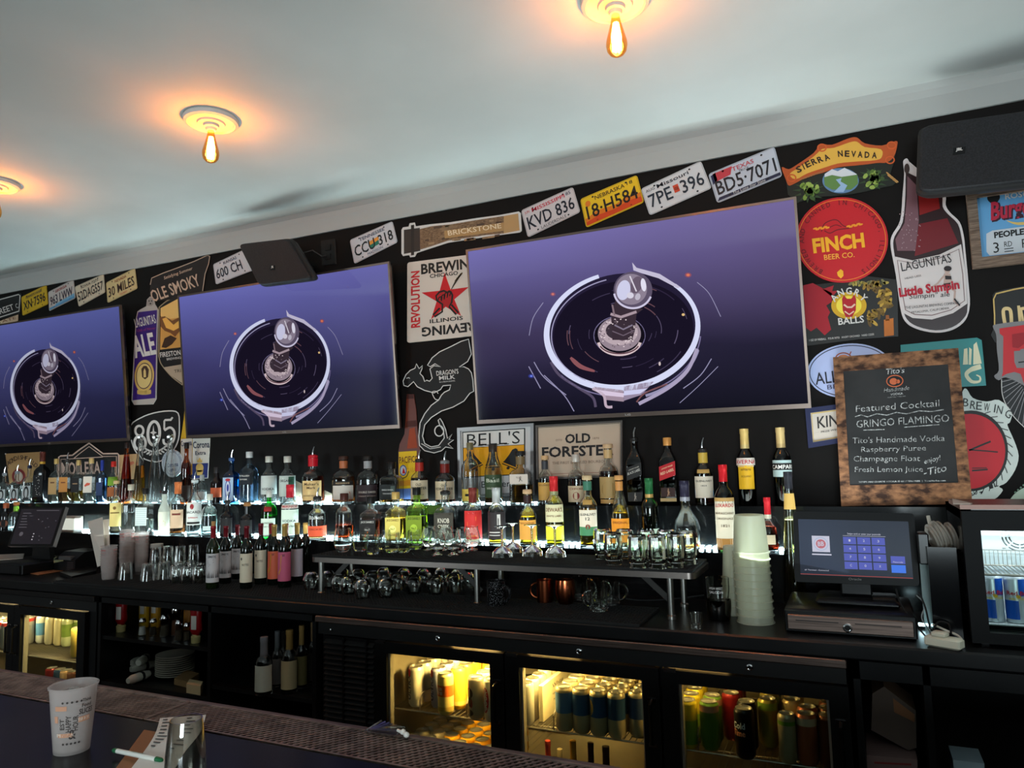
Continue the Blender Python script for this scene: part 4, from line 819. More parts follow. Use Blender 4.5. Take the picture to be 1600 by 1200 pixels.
f = MB(); f.tube([(c.x - .012, Y - .003, c.z - .02), (c.x - .02, Y - .03, c.z - .03), (c.x - .1, Y - .02, c.z + .02), (c.x - .18, Y - .05, c.z + .0)], 0.004, mat((60, 58, 58), 0.5)); tag(f.build('cable'), 'thin dark cord from the wall socket behind the left loudspeaker', 'cord')

# ================================================================ back bar carcass
Z1, Y1, Z2, Y2, ZK_, YK = 1.315, 3.30, 1.133, 3.16, 0.94, 2.585     # upper tier, lower tier, counter
XA = -6.6; XTR = W(1487, 820, Y1).x
LAM = noisy('black_laminate', (15, 15, 16), (22, 22, 23), 5, 0.28, 0, (1, 1, 1), 0.0, 3, 0.36)
GLOSS = noisy('dusty_gloss_acrylic', (9, 9, 10), (16, 17, 18), 240, 0.10, 0, (1, 1, 1), 0.0, 2, 0.22)
e = empty('bottle_step', 'gloss black upper bottle step along the black wall, with the tall liquor bottles on it', 'shelf', (0, 0, 0))
MB().box((XA, Y1, Z1 - 0.018), (XTR, YW - 0.001, Z1), GLOSS).build('tread', e, smooth=0)
MB().box((XA, Y1 + 0.004, Z2 + 0.001), (XTR, Y1 + 0.018, Z1 - 0.018), GLOSS).build('riser_panel', e, smooth=0)
MB().box((XTR - 0.018, Y1 + 0.018, ZK_), (XTR, YW - 0.001, Z1 - 0.018), LAM).build('end_panel', e, smooth=0)
e = empty('bottle_step', 'gloss black lower bottle step in front of the upper step, lit along its back edge', 'shelf', (0, 0, 0))
MB().box((XA, Y2, Z2 - 0.018), (XTR, Y1 + 0.0, Z2), GLOSS).build('tread', e, smooth=0)
MB().box((XA, Y2 + 0.004, ZK_), (XTR, Y2 + 0.018, Z2 - 0.018), GLOSS).build('riser_panel', e, smooth=0)
MB().box((XTR - 0.018, Y2 + 0.018, ZK_), (XTR, Y1, Z2 - 0.018), LAM).build('end_panel', e, smooth=0)
def led(label, x0, x1, y, z, strength, step=0.03):
    e = empty('light_strip', label, 'light strip', (0, 0, 0))
    MB().box((x0, y - 0.004, z), (x1, y + 0.006, z + 0.004), mat((190, 196, 196), 0.5)).build('tape', e, smooth=0)
    d = MB(); n = int((x1 - x0) / step)
    for k in range(n):
        x = x0 + (k + 0.5) * step; d.box((x - 0.0075, y - 0.010, z + 0.0042), (x + 0.0075, y + 0.002, z + 0.010), glow((205, 246, 255), strength))
    o = d.build('diodes', e, smooth=0); o['kind'] = 'stuff'; return e
xs = lambda px, Y=Y1: W(px, 800, Y).x
led('bright white light strip behind the upper bottles on the left', XA + 0.05, xs(520), YW - 0.02, Z1, 150)
led('dimmer white light strip behind the upper bottles in the middle', xs(560), xs(830), YW - 0.02, Z1, 25)
led('white light strip at the foot of the riser behind the lower bottles', XA + 0.05, xs(860, Y1), Y1 - 0.012, Z2, 130)
led('white light strip behind the lower bottles right of the glassware', xs(862, Y1), xs(1246, Y1), Y1 - 0.012, Z2, 130)
XKR = 2.3
o = MB().rbox((XA, YK, ZK_ - 0.05), (XKR, YW - 0.001, ZK_), LAM, 0.006).build('back_counter', smooth=0.4)
tag(o, 'long black laminate back counter under the bottles', 'counter')

# --- coolers under the counter
YD = 2.60; DARK = mat((12, 12, 13), 0.35); SHEET = mat((26, 25, 25), 0.4); LINER = noisy('galvanised_liner', (150, 138, 118), (178, 166, 146), 5, 0.4, 0.35)
PANE = shell((228, 236, 232), 0.05, 0.4, 0.02, 'door_glass'); WIRE = mat((150, 142, 134), 0.35, 0.9)
ZG1, ZG0 = 0.762, 0.20; ZSH, ZSL = 0.522, 0.292
def wire_shelf(parent, x0, x1, y0, y1, z, pitch=0.022, dividers=()):
    s = MB(); s.tube([(x0, y0, z), (x1, y0, z)], 0.0035, WIRE, 6); s.tube([(x0, y1, z), (x1, y1, z)], 0.0035, WIRE, 6)
    for k in range(int((x1 - x0) / pitch)): s.tube([(x0 + k * pitch, y0 - 0.002, z), (x0 + k * pitch, y1, z + 0.001)], 0.0016, WIRE, 5)
    for x in dividers: s.tube([(x, y0, z), (x, y0, z + 0.055), (x, y0 + 0.015, z + 0.07), (x, y1 - 0.02, z + 0.07)], 0.002, WIRE, 6)
    return s.build('wire_shelf', parent)
def cooler(name, label, x0, x1, doors, louver, lamps, light_col, trimcol, divs):
    e = empty(name, label, 'cooler', (0, 0, 0)); zt = 0.86
    f = MB(); xi0 = louver[1] if louver else x0
    f.box((x0, YD + 0.03, 0.08), (x0 + 0.03, YW - 0.02, zt), SHEET); f.box((x1 - 0.03, YD + 0.03, 0.08), (x1, YW - 0.02, zt), SHEET); f.box((x0, YD + 0.03, zt - 0.02), (x1, YW - 0.02, zt), SHEET)
    f.box((x0, YD + 0.03, 0.06), (x1, YW - 0.02, 0.1), SHEET); f.box((x0, YW - 0.04, 0.08), (x1, YW - 0.02, zt), SHEET); f.box((x0 + 0.02, YD + 0.06, 0.0), (x1 - 0.02, YW - 0.06, 0.06), BLACK)
    f.box((x0, YD - 0.002, 0.81), (x1, YD + 0.03, 0.86), SHEET)
    if louver: f.box((louver[1] - 0.02, YD + 0.03, 0.1), (louver[1], YW - 0.04, zt - 0.02), SHEET)
    edges = [x0 + .001 if not louver else louver[1]] + [v for g0, g1, _ in doors for v in (g0 - .058, g1 + .058)] + [x1 - .001]
    for ea, eb in zip(edges[::2], edges[1::2]):
        if eb - ea > .001: f.box((ea, YD + .002, .1), (eb, YD + .03, .81), DARK)
    f.build('cabinet', e, smooth=0)
    ln = MB(); a, c = xi0 + 0.032, x1 - 0.032; y0, y1 = YD + 0.04, YW - 0.12
    ln.box((a - .002, y0, 0.102), (a, y1, 0.835), LINER); ln.box((c, y0, 0.102), (c + .002, y1, 0.835), LINER); ln.box((a, y1, 0.102), (c, y1 + .004, 0.835), LINER); ln.box((a, y0, 0.835), (c, y1, 0.838), LINER); ln.box((a, y0, 0.10), (c, y1, 0.104), LINER)
    ln.build('liner', e, smooth=0)
    o = MB().rbox((x0 - 0.004, YD - 0.022, 0.862), (x1 + 0.004, YD + 0.03, 0.889), trimcol, 0.003).build('steel_trim', e, smooth=0.3)
    if louver:
        g = MB(); g.box((louver[0] + .005, YD + 0.012, 0.1), (louver[1] - .005, YD + 0.03, 0.80), DARK)
        for k in range(30): g.prism([(louver[0] + .02, YD + 0.012, 0.14 + k * .022), (louver[0] + .02, YD - 0.004, 0.134 + k * .022), (louver[0] + .02, YD - 0.004, 0.138 + k * .022), (louver[0] + .02, YD + 0.012, 0.15 + k * .022)], (louver[1] - louver[0] - .04, 0, 0), mat((22, 21, 21), 0.7))
        for x in (louver[0] + .12, louver[0] + .24): g.box((x, YD - 0.006, 0.13), (x + .008, YD + 0.012, 0.8), DARK)
        g.build('vent_grille', e, smooth=0)
        g = MB(); g.lathe([(0.006, 0), (0.006, 0.006), (0.0, 0.008)], CHROME, 12); sc = g.build('screw', e); sc.location = (louver[0] + .06, YD - 0.002, 0.83); sc.rotation_euler = (math.pi / 2, 0, 0)
    for (g0, g1, hs) in doors:
        d = MB(); o0, o1 = g0 - 0.058, g1 + 0.058
        for q in ((o0, o1, ZG1, 0.806), (o0, o1, 0.10, ZG0), (o0, g0, ZG0, ZG1), (g1, o1, ZG0, ZG1)): d.box((q[0], YD - 0.02, q[2]), (q[1], YD + 0.026, q[3]), DARK)
        dr = d.build('door', e, smooth=0)
        MB().box((g0, YD, ZG0), (g1, YD + 0.004, ZG1), PANE).build('glass_pane', dr, smooth=0)
        gk = MB(); w_ = 0.008
        for q in ((g0, g0 + w_, ZG0, ZG1), (g1 - w_, g1, ZG0, ZG1), (g0, g1, ZG1 - 0.004, ZG1), (g0, g1, ZG0, ZG0 + w_)): gk.box((q[0], YD - 0.004, q[2]), (q[1], YD + 0.022, q[3]), mat((150, 142, 128), 0.4, 0.6))
        gk.build('glass_trim', dr, smooth=0)
        hx = g1 + 0.03 if hs > 0 else g0 - 0.03; h = MB(); h.tube([(hx, YD - 0.02, 0.70), (hx, YD - 0.045, 0.69), (hx, YD - 0.045, 0.56), (hx, YD - 0.02, 0.55)], 0.006, mat((40, 38, 38), 0.25, 0.8), 8)
        for z in (0.70, 0.55): h.box((hx - .014, YD - 0.026, z - .006), (hx + .014, YD - 0.019, z + .006), CHROME)
        h.build('handle', dr)
        k = MB(); k.lathe([(0.011, 0), (0.011, 0.006), (0.007, 0.008), (0.007, 0.005), (0.0, 0.005)], CHROME, 20); ko = k.build('lock', e); ko.location = ((g0 + g1) / 2, YD - 0.002, 0.836); ko.rotation_euler = (math.pi / 2, 0, 0)
        hg = MB(); hg.box((o0 + .01, YD - 0.026, 0.8), (o0 + .05, YD - 0.01, 0.81), mat((60, 58, 58), 0.3, 0.8)); hg.build('hinge', dr)
    wire_shelf(e, xi0 + 0.04, x1 - 0.04, YD + 0.05, YW - 0.16, ZSH, 0.022, divs)
    for sa, sb in ([(xi0 + .04, doors[0][1] + .03), (doors[2][0] - .04, x1 - .04)] if len(doors) > 2 else [(xi0 + .04, x1 - .04)]): wire_shelf(e, sa, sb, YD + 0.06, YW - 0.16, ZSL, 0.03)
    for (lx, pw) in lamps:
        fx = MB(); fx.box((lx - .10, YD + .07, 0.812), (lx + .10, YD + .11, 0.834), glow(light_col, 6)); fx.build('lamp_tube', e, smooth=0)
        l = bpy.data.lights.new('cooler_light', 'AREA'); l.shape = 'RECTANGLE'; l.size = 0.2; l.size_y = 0.05; l.energy = pw; l.color = tuple(lin(light_col)[:3])
        lo = bpy.data.objects.new('cooler_light', l); lo.location = (lx, YD + .09, 0.808); COL.objects.link(lo)
    return e
gx = [W(p, 1040, YD).x for p in (608, 768.5, 814, 1005, 1060.4, 1292)]
XC0, XC1 = W(498, 963, YD).x, W(1321, 1040, YD).x
wall_div = [(locate(651, 2.70, ZSH).x + locate(686, 2.72, ZSH).x) / 2, W(731, 1110, 2.66).x, W(866, 1110, 2.66).x, (locate(1077, 2.67, ZSH).x + locate(1111, 2.68, ZSH).x) / 2]
cooler('bottle_cooler', 'long black three-door cooler full of cans under the counter with steel trim', XC0, XC1, [(gx[0], gx[1], 1), (gx[2], gx[3], 1), (gx[4], gx[5], 1)], (XC0 + .01, W(590, 1040, YD).x), [(gx[0] + 0.36, 20), (gx[2] + 0.10, 9), (gx[4] + 0.05, 1.6)], (255, 206, 120), DARKSTEEL, wall_div)
lx = [W(p, 990, YD).x for p in (37, 126, 150)]
cooler('bottle_cooler', 'black two-door cooler at the far left under the counter', lx[0] - 0.66, lx[2], [(lx[0] - 0.60, lx[0] - 0.118, 1), (lx[0], lx[1], -1)], None, [(lx[0] + .3, 10), (lx[0] - .3, 8)], (255, 224, 160), mat((40, 38, 38), 0.35, 0.6), [])

# --- open cabinet between the coolers
ca0, ca1 = lx[2] + 0.015, XC0 - 0.015; cm = W(327, 1000, YD).x
e = empty('open_cabinet', 'open black cabinet holding condiments, plates and spare bottles between the coolers', 'cabinet', (0, 0, 0))
f = MB()
for x in (ca0, cm - 0.01, ca1 - 0.02): f.box((x, YD, 0.0), (x + 0.02, YW - 0.06, 0.885), LAM)
f.box((ca0, YW - 0.06, 0), (ca1, YW - 0.04, 0.885), LAM); f.box((ca0, YD, 0.858), (ca1, YD + 0.02, 0.885), LAM); f.build('carcass', e, smooth=0)
ZS1, ZS0, ZS2 = 1.55 + W(250, 1000, 1).z * 0 - 0.0, 0, 0
ZS1 = W(230, 1002, YD).z; ZS0 = W(180, 1068, YD).z; ZS2 = W(430, 1086, YD).z
MB().box((ca0 + .02, YD + 0.01, ZS1 - 0.018), (cm - .01, YW - 0.06, ZS1), LAM).build('shelf_board', e, smooth=0)
MB().box((ca0 + .02, YD + 0.01, ZS0 - 0.018), (cm - .01, YW - 0.06, ZS0), LAM).build('shelf_board', e, smooth=0)
MB().box((cm + .01, YD + 0.01, ZS2 - 0.018), (ca1 - .02, YW - 0.06, ZS2), LAM).build('shelf_board', e, smooth=0)
# --- open bay at the right
cr0, cr1 = XC1 + 0.02, XKR
e = empty('open_cabinet', 'dark open bay under the counter below the register, with a torn carton inside', 'cabinet', (0, 0, 0))
f = MB()
for x in (cr0, W(1445, 1100, YD).x, cr1 - .02): f.box((x, YD, 0), (x + 0.02, YW - 0.06, 0.885), LAM)
f.box((cr0, YW - 0.06, 0), (cr1, YW - 0.04, 0.885), LAM); f.box((cr0, YD, 0.83), (cr1, YD + 0.02, 0.885), LAM); f.build('carcass', e, smooth=0)
ZR = W(1400, 1240, YD + .06).z
MB().box((cr0 + .02, YD + .01, ZR - .018), (W(1445, 1100, YD).x, YW - 0.06, ZR), LAM).build('shelf_board', e, smooth=0)
# ================================================================ bottles
PROF = {   # (radius share, height share of the glass, squareness)
 'round':  [(0.92, 0.0), (1, 0.012), (1, 0.58), (0.97, 0.63), (0.80, 0.69), (0.50, 0.745), (0.42, 0.78), (0.40, 0.97), (0.44, 0.975), (0.44, 1.0)],
 'stout':  [(0.92, 0.0), (1, 0.015), (1, 0.52), (0.97, 0.60), (0.82, 0.67), (0.52, 0.715), (0.38, 0.75), (0.36, 0.97), (0.41, 0.975), (0.41, 1.0)],
 'dome':   [(0.92, 0.0), (1, 0.015), (1, 0.52), (0.98, 0.60), (0.90, 0.67), (0.70, 0.735), (0.40, 0.77), (0.30, 0.80), (0.29, 0.97), (0.34, 0.975), (0.34, 1.0)],
 'square': [(0.94, 0.0, .8), (1, 0.012, .8), (1, 0.60, .8), (0.96, 0.645, .7), (0.75, 0.70, .5), (0.45, 0.74, .1), (0.38, 0.77, 0), (0.37, 0.97, 0), (0.42, 0.975, 0), (0.42, 1.0, 0)],
 'slim':   [(0.94, 0.0, .8), (1, 0.012, .8), (1, 0.60, .8), (0.95, 0.68, .7), (0.72, 0.76, .4), (0.48, 0.83, .1), (0.40, 0.88, 0), (0.38, 0.97, 0), (0.44, 0.975, 0), (0.44, 1.0, 0)],
 'cone':   [(0.96, 0.0), (1, 0.02), (0.98, 0.10), (0.80, 0.40), (0.62, 0.62), (0.44, 0.80), (0.36, 0.90), (0.34, 1.0)],
 'onion':  [(0.80, 0.0), (0.90, 0.015), (1, 0.20), (0.98, 0.32), (0.84, 0.44), (0.56, 0.54), (0.36, 0.62), (0.29, 0.74), (0.27, 0.97), (0.31, 0.975), (0.31, 1.0)],
 'curvy':  [(0.90, 0.0), (0.98, 0.02), (0.92, 0.22), (1.0, 0.46), (0.94, 0.60), (0.64, 0.72), (0.42, 0.80), (0.38, 0.97), (0.43, 0.975), (0.43, 1.0)],
 'wine':   [(0.95, 0.0), (1, 0.01), (1, 0.60), (0.96, 0.66), (0.72, 0.725), (0.46, 0.765), (0.40, 0.80), (0.37, 0.96), (0.40, 0.965), (0.40, 1.0)],
 'hock':   [(0.95, 0.0), (1, 0.01), (1, 0.48), (0.90, 0.58), (0.66, 0.70), (0.46, 0.80), (0.38, 0.88), (0.37, 0.96), (0.40, 0.965), (0.40, 1.0)],
}
def prof_at(pr, t):
    for a, b in zip(pr, pr[1:]):
        if a[1] <= t <= b[1]:
            k = (t - a[1]) / max(b[1] - a[1], 1e-6); return a[0] + (b[0] - a[0]) * k, (a[2] if len(a) > 2 else 0) + ((b[2] if len(b) > 2 else 0) - (a[2] if len(a) > 2 else 0)) * k
    return pr[-1][0], 0
AMBERL, BROWNL, DARKL, GOLDL, REDL, BLUEL, GREENL, WATER, YELL = (150, 70, 14), (98, 40, 12), (44, 20, 12), (214, 150, 40), (130, 26, 12), (60, 150, 220), (40, 150, 60), (236, 246, 246), (236, 206, 60)
CG = ('real', (250, 253, 252)); PAPER = (214, 204, 184)
def vessel(e, pr, R, Hn, dep, glass, n):
    if glass[0] == 'real':
        t_ = .0035; out = [(r[0] * R, r[1] * Hn) + tuple(r[2:3]) for r in pr]
        inn = [(max(r[0] - t_, .003), max(r[1], .010)) + tuple(r[2:3]) for r in out if r[1] > .010 or r is out[-1]]
        inn = [(out[0][0] - t_, .010) + tuple(out[0][2:3])] + inn
        return MB().lathe([(0, 0) + tuple(out[0][2:3])] + out + inn[::-1] + [(0, .010) + tuple(out[0][2:3])], liquid(glass[1], 0.0, 1.46), n, dep, cap0=False, cap1=False).build('glass', e)
    if glass[0] == 'shell': gm = shell(glass[1], 0.07, 0.72, 0.02, 'bottle_glass')
    elif glass[0] == 'solid': gm = mat(glass[1], 0.08, 0, 0, 0.5)
    else: gm = plastic(glass[1], 0.35, 0.2)
    return MB().lathe([(r[0] * R, r[1] * Hn) + tuple(r[2:3]) for r in pr], gm, n, dep).build('glass', e)
def label_patch(e, pr, R, Hn, dep, z0, z1, half, rgb, texts=(), slant=0.0, name='paper_label', art=None, off=0.0008, turn=0.0):
    """A paper label wrapped round the body between height shares z0 and z1; half = half angle in degrees (round) or half width share (square)."""
    tm = (z0 + z1) / 2; rr, sq = prof_at(pr, tm); m = MB(); pm = mat(rgb, 0.55) if isinstance(rgb, tuple) else rgb
    e_ = 2 / (2 + 7 * sq); N = 12; H0 = math.radians(half)
    def pt(u, z, o):     # u: metres along the front, z: metres up
        r0, s0 = prof_at(pr, min(max(z / Hn, 0), 1)); r_ = r0 * R + o
        if sq > 0.3: return (u, -(r_ * dep) * (1 - 0.02 * (u / r_) ** 2), z)
        a = u / r_ + math.radians(turn); return (r_ * math.sin(a), -r_ * math.cos(a) * dep, z)
    wd = (math.sin(H0) * R * rr * 1.02 if sq > 0.3 else H0 * R * rr)
    if sq > 0.3: wd = min(wd, R * rr * 0.9)
    rows = 4; vs = []
    for j in range(rows + 1):
        for i in range(N + 1):
            u = -wd + 2 * wd * i / N; z = (z0 + (z1 - z0) * j / rows) * Hn + slant * u; vs.append(pt(u, z, off))
    m.add(vs, [(j * (N + 1) + i, j * (N + 1) + i + 1, (j + 1) * (N + 1) + i + 1, (j + 1) * (N + 1) + i) for j in range(rows) for i in range(N)], pm)
    lo = m.build(name, e)
    if texts or art:
        t = MB()
        for (s, v, h, ww, c) in texts:
            hz = (z1 - z0) * Hn
            def place(u, v_, v=v, hz=hz): return pt(u, z0 * Hn + v * hz + v_ + slant * u, off + 0.0006)
            flat_text(t, s, ww * 2 * wd, h * hz, place, mat(c, 0.5), 0.012)
        if art: art(t, pt, wd, z0 * Hn, (z1 - z0) * Hn, off + 0.0005)
        if t.v: t.build('print', lo, smooth=0)
    return lo
def spot(u0, v0, ru, rv, rgb, n=18):
    """Printed oval on a label: centre and radii as shares of the label's half width and height."""
    def f(t, pt, wd, zb, hz, off):
        t.add([pt(wd * (u0 + ru * math.cos(6.2832 * k / n)), zb + hz * (v0 + rv * math.sin(6.2832 * k / n)), off) for k in range(n)], [tuple(range(n))], mat(rgb, 0.5))
    return f
def band(v0, v1, rgb, u0=-1, u1=1):
    def f(t, pt, wd, zb, hz, off):
        N = 10; vs = [pt(wd * (u0 + (u1 - u0) * i / N), zb + hz * v, off - 0.0002) for v in (v0, v1) for i in range(N + 1)]
        t.add(vs, [(i, i + 1, i + N + 2, i + N + 1) for i in range(N)], mat(rgb, 0.5))
    return f
def polyart(pts, rgb):
    def f(t, pt, wd, zb, hz, off): t.add([pt(wd * u, zb + hz * v, off) for u, v in pts], [tuple(range(len(pts)))], mat(rgb, 0.5))
    return f
def many(*fs):
    def f(*a):
        for g in fs: g(*a)
    return f
def closure(e, kind, R, Hn, pr, col, col2):
    rn = pr[-1][0] * R
    if kind == 'cap': MB().lathe([(rn * 1.08, Hn - 0.022), (rn * 1.1, Hn + 0.012), (rn * 1.0, Hn + 0.015), (0, Hn + 0.015)], mat(col, 0.35, 0.2), 18, cap0=False).build('cap', e)
    elif kind == 'longcap':
        MB().lathe([(rn * 1.08, Hn - 0.06), (rn * 1.06, Hn - 0.01), (rn * 1.14, Hn - 0.008), (rn * 1.12, Hn + 0.012), (0, Hn + 0.013)], mat(col, 0.35, 0.25), 18, cap0=False).build('cap', e)
        if col2: MB().lathe([(rn * 1.1, Hn - 0.075), (rn * 1.1, Hn - 0.058)], mat(col2, 0.4, 0.3), 18, cap0=False, cap1=False).build('neck_band', e)
    elif kind == 'cork':
        MB().lathe([(rn * 0.8, Hn - 0.006), (rn * 0.8, Hn + 0.002), (rn * 1.25, Hn + 0.003), (rn * 1.25, Hn + 0.02), (rn * 1.15, Hn + 0.023), (0, Hn + 0.023)], mat(col, 0.5), 18, cap0=False).build('stopper', e)
        if col2: MB().lathe([(rn * 1.07, Hn - 0.045), (rn * 1.09, Hn - 0.004)], mat(col2, 0.4), 18, cap0=False, cap1=False).build('neck_seal', e)
    elif kind == 'pour':
        MB().lathe([(rn * 0.9, Hn - 0.006), (rn * 1.1, Hn), (rn * 1.1, Hn + 0.012), (rn * 0.6, Hn + 0.018), (0, Hn + 0.018)], mat(col or (20, 20, 22), 0.35), 16, cap0=False).build('pourer_collar', e)
        s = MB(); s.tube([(0, 0, Hn + 0.016), (0, 0, Hn + 0.035), (0.003, 0, Hn + 0.05), (0.008, 0, Hn + 0.064)], [0.0052, 0.0048, 0.004, 0.003], CHROME, 8); s.build('pourer_spout', e)
        if col2: MB().lathe([(rn * 1.1, Hn - 0.05), (rn * 1.1, Hn - 0.004)], mat(col2, 0.4), 18, cap0=False, cap1=False).build('neck_seal', e)
    elif kind == 'crystal':
        s = MB(); s.lathe([(rn * 1.0, Hn - 0.003), (rn * 1.15, Hn + 0.006), (rn * 0.8, Hn + 0.012), (rn * 1.45, Hn + 0.03), (rn * 1.5, Hn + 0.042), (rn * 0.9, Hn + 0.052), (0, Hn + 0.052)], CRYSTAL, 8); s.build('stopper', e, smooth=0.2)
EXTRA = {'cap': 0.015, 'longcap': 0.013, 'cork': 0.023, 'pour': 0.064, 'crystal': 0.052, None: 0.0}
ROWS = {'A': (YW - 0.075, Z1), 'B': (Y1 - 0.075, Z2), 'A2': (YW - 0.06, Z1), 'B2': (Y1 - 0.055, Z2), 'W': None}
def bottle(label, px, top, wpx, row, kind, liq, fill, cap, capcol=None, labels=(), glass=CG, dep=1.0, col2=None, turn=None, name='liquor_bottle', cat='bottle', group=None, n=22, loc=None):
    if loc is None:
        Y, z = ROWS[row]; p = locate(px, Y, z)
    else: p = loc
    H = height_at(p, top); R = radius_at(p, wpx); pr = PROF[kind]
    if len(pr[0]) > 2: R *= 0.88; n = 28
    Hn = H - EXTRA[cap]
    q = project(p); rot = math.atan2(-p.x, p.y) * -1
    p = p + Vector((0, 0, .0008)); e = empty(name, label, cat, p, 0.0, group)
    e.rotation_euler.z = (rot * -1 * 0.75 if len(pr[0]) < 3 else rot * -1 * 0.35) if turn is None else math.radians(turn)
    vessel(e, pr, R, Hn, dep, glass, n)
    if liq and fill > 0:
        k = (R - .0042) / R if glass[0] == 'real' else 0.93; L = [(pr[0][0] * R * k * .97, 0.0112 if glass[0] == 'real' else .006) + tuple(pr[0][2:3])]
        for a in pr[1:]:
            if a[1] < fill: L.append((a[0] * R * k, max(a[1] * Hn, 0.0125)) + tuple(a[2:3]))
        rr, sq = prof_at(pr, fill); L.append((rr * R * k, fill * Hn, sq) if len(pr[0]) > 2 else (rr * R * k, fill * Hn))
        lm = liquid(liq) if len(liq) == 3 else mat(liq[:3], 0.1, 0, 0, 0.3)
        MB().lathe(L, lm, n, dep).build('liquid', e)
    for lb in labels:
        label_patch(e, pr, R, Hn, dep, *lb[:4], **(lb[4] if len(lb) > 4 else {}))
    if cap: closure(e, cap, R, Hn, pr, capcol, col2)
    return e
T_ = lambda *a, **k: dict(texts=a, **k)
BK, WH, RD = (28, 24, 24), (224, 218, 210), (180, 24, 34)
def shoe(c): return many(spot(0, .5, .62, .48, BK), spot(0, .45, .36, .34, (210, 214, 214)), band(-.02, .12, c, -.7, .7))
# ---- upper tier, left to right
for px, tp, c, w3 in ((5, 729, (120, 130, 150), 'at the left edge'), (25, 726, (176, 60, 40), 'second from the left edge, red foot'), (44, 717, (40, 40, 44), 'third from the left edge, navy collar')):
    bottle('clear square tequila bottle with a black horseshoe mark, ' + w3, px, tp, 19, 'A', 'square', WATER, .45, 'pour', (26, 30, 70) if px == 44 else (150, 154, 160), [(.1, .48, 60, (206, 214, 216), T_(art=shoe(c)))], turn=30)
def marks(t, pt, wd, zb, hz, off):
    random.seed(9)
    for k in range(16):
        u = random.uniform(-.5, .6) * wd; v = zb + hz * random.random(); t.add([pt(u, v, off), pt(u + .006, v, off), pt(u + .006, v + .006, off), pt(u, v + .003, off)], [(0, 1, 2, 3)], mat((190, 186, 180), .5))
bottle('tall matt black bottle with gold neck and brown cap, between the horseshoe and tan-label tequilas', 64, 706, 24, 'A', 'square', None, 0, 'longcap', (96, 44, 36), [(.12, .56, 70, (20, 19, 22), T_(art=marks))], ('solid', (16, 15, 17)), 1.0, (206, 160, 60))
bottle('clear tequila bottle with tan label and gold cap, right of the black bottle', 86, 717, 20, 'A', 'square', (236, 236, 220), .3, 'cap', (206, 176, 110), [(.2, .6, 70, (206, 166, 110), T_(art=band(.66, .74, (110, 70, 40), -.5, .5)))])
bottle('gold tequila bottle with orange label and a tall metal pourer, third from the black bottle', 103, 707, 21, 'A', 'square', GOLDL, .34, 'pour', (60, 56, 54), [(.26, .62, 70, (206, 140, 70), T_(art=band(.6, .68, (120, 60, 30), -.5, .5)))])
bottle('tequila bottle with black label over bright yellow liquid', 121, 719, 19, 'A', 'square', YELL, .30, 'cap', (200, 170, 110), [(.26, .62, 70, (24, 22, 22), T_(art=band(.55, .62, (150, 120, 90), -.6, .6)))])
bottle('clear tequila bottle with white label and red swoosh', 141, 716, 21, 'A', 'square', WATER, .25, 'cap', (206, 176, 116), [(.24, .62, 70, (220, 208, 196), T_(art=polyart([(-.7, .45), (-.1, .62), (.7, .58), (.5, .46), (-.1, .42), (-.5, .36)], (196, 80, 60))))])
bottle('blue tinted bottle with dark blue label and cap', 158, 719, 15, 'A', 'square', (150, 196, 236), .6, 'longcap', (34, 50, 130), [(.18, .5, 60, (40, 56, 96))], ('shell', (190, 216, 240)))
bottle('brown and green bottle with red cap, left of the amber cone bottle', 176, 721, 18, 'A', 'round', (120, 90, 20), .6, 'cap', (190, 40, 34), [(.16, .4, 70, (150, 84, 40)), (.44, .66, 60, (110, 150, 40))])
bottle('tall slender amber bottle tapering to a dark stopper', 196, 692, 21, 'A', 'cone', (190, 74, 14), .80, 'cap', (40, 28, 26), (), ('shell', (220, 150, 90)))
bottle('tall cone crystal decanter half full of golden tequila with glass stopper', 217, 680, 22, 'A', 'cone', (230, 160, 30), .62, 'crystal')
bottle('tall empty cone crystal decanter with glass stopper under the numeral shield', 241, 680, 25, 'A', 'cone', None, 0, 'crystal')
bottle('tall cone crystal decanter with clear spirit and glass stopper beside the round cap sign', 264, 679, 25, 'A', 'cone', WATER, .3, 'crystal')
bottle('slim dark amber bottle with black neck under the golden bottle sign', 290, 692, 17, 'A', 'round', (120, 56, 12), .7, 'cap', (30, 24, 22), [(.06, .3, 70, (40, 26, 20))], ('shell', (190, 120, 60)))
bottle('clear round-shouldered bottle between the amber bottle and the small dark orange-label bottle', 315, 742, 20, 'A', 'dome', WATER, .5, 'cap', (190, 196, 196), [(.14, .44, 60, (206, 210, 208))])
bottle('small dark bottle with orange label, left of the bright blue gin', 338, 730, 19, 'A', 'round', None, 0, 'cap', (50, 48, 50), [(.18, .46, 65, (226, 110, 70))], ('solid', (24, 15, 16)))
def gin(t, pt, wd, zb, hz, off):
    for g in (spot(0, .5, .55, .42, (70, 80, 170)), spot(0, .5, .4, .34, (220, 226, 240)), spot(0, .56, .22, .16, (60, 70, 160)), spot(0, .9, .5, .06, (190, 50, 60))): g(t, pt, wd, zb, hz, off); off += .0003
bottle('bright blue gin bottle with metal pourer', 361, 703, 24, 'A', 'square', (70, 170, 240), .62, 'pour', (60, 90, 140), [(.06, .6, 60, (180, 206, 232), T_(art=gin))], ('shell', (110, 190, 245)))
bottle('large clear domed vodka bottle with small black label', 389, 706, 31, 'A', 'dome', (200, 226, 246), .46, 'cap', (206, 212, 214), [(.38, .62, 60, (24, 30, 38), T_(('DISTILLED', .7, .12, .7, WH), ('NEWYORK', .4, .12, .5, WH), turn=-30))], ('shell', (214, 232, 244)))
bottle('clear vodka bottle with white wrap label, right of the domed vodka', 420, 713, 25, 'A', 'round', WATER, .3, 'cap', (206, 206, 196), [(.16, .62, 85, (206, 212, 208), T_(('VODKA', .3, .12, .6, BK), art=band(.0, .1, BK)))])
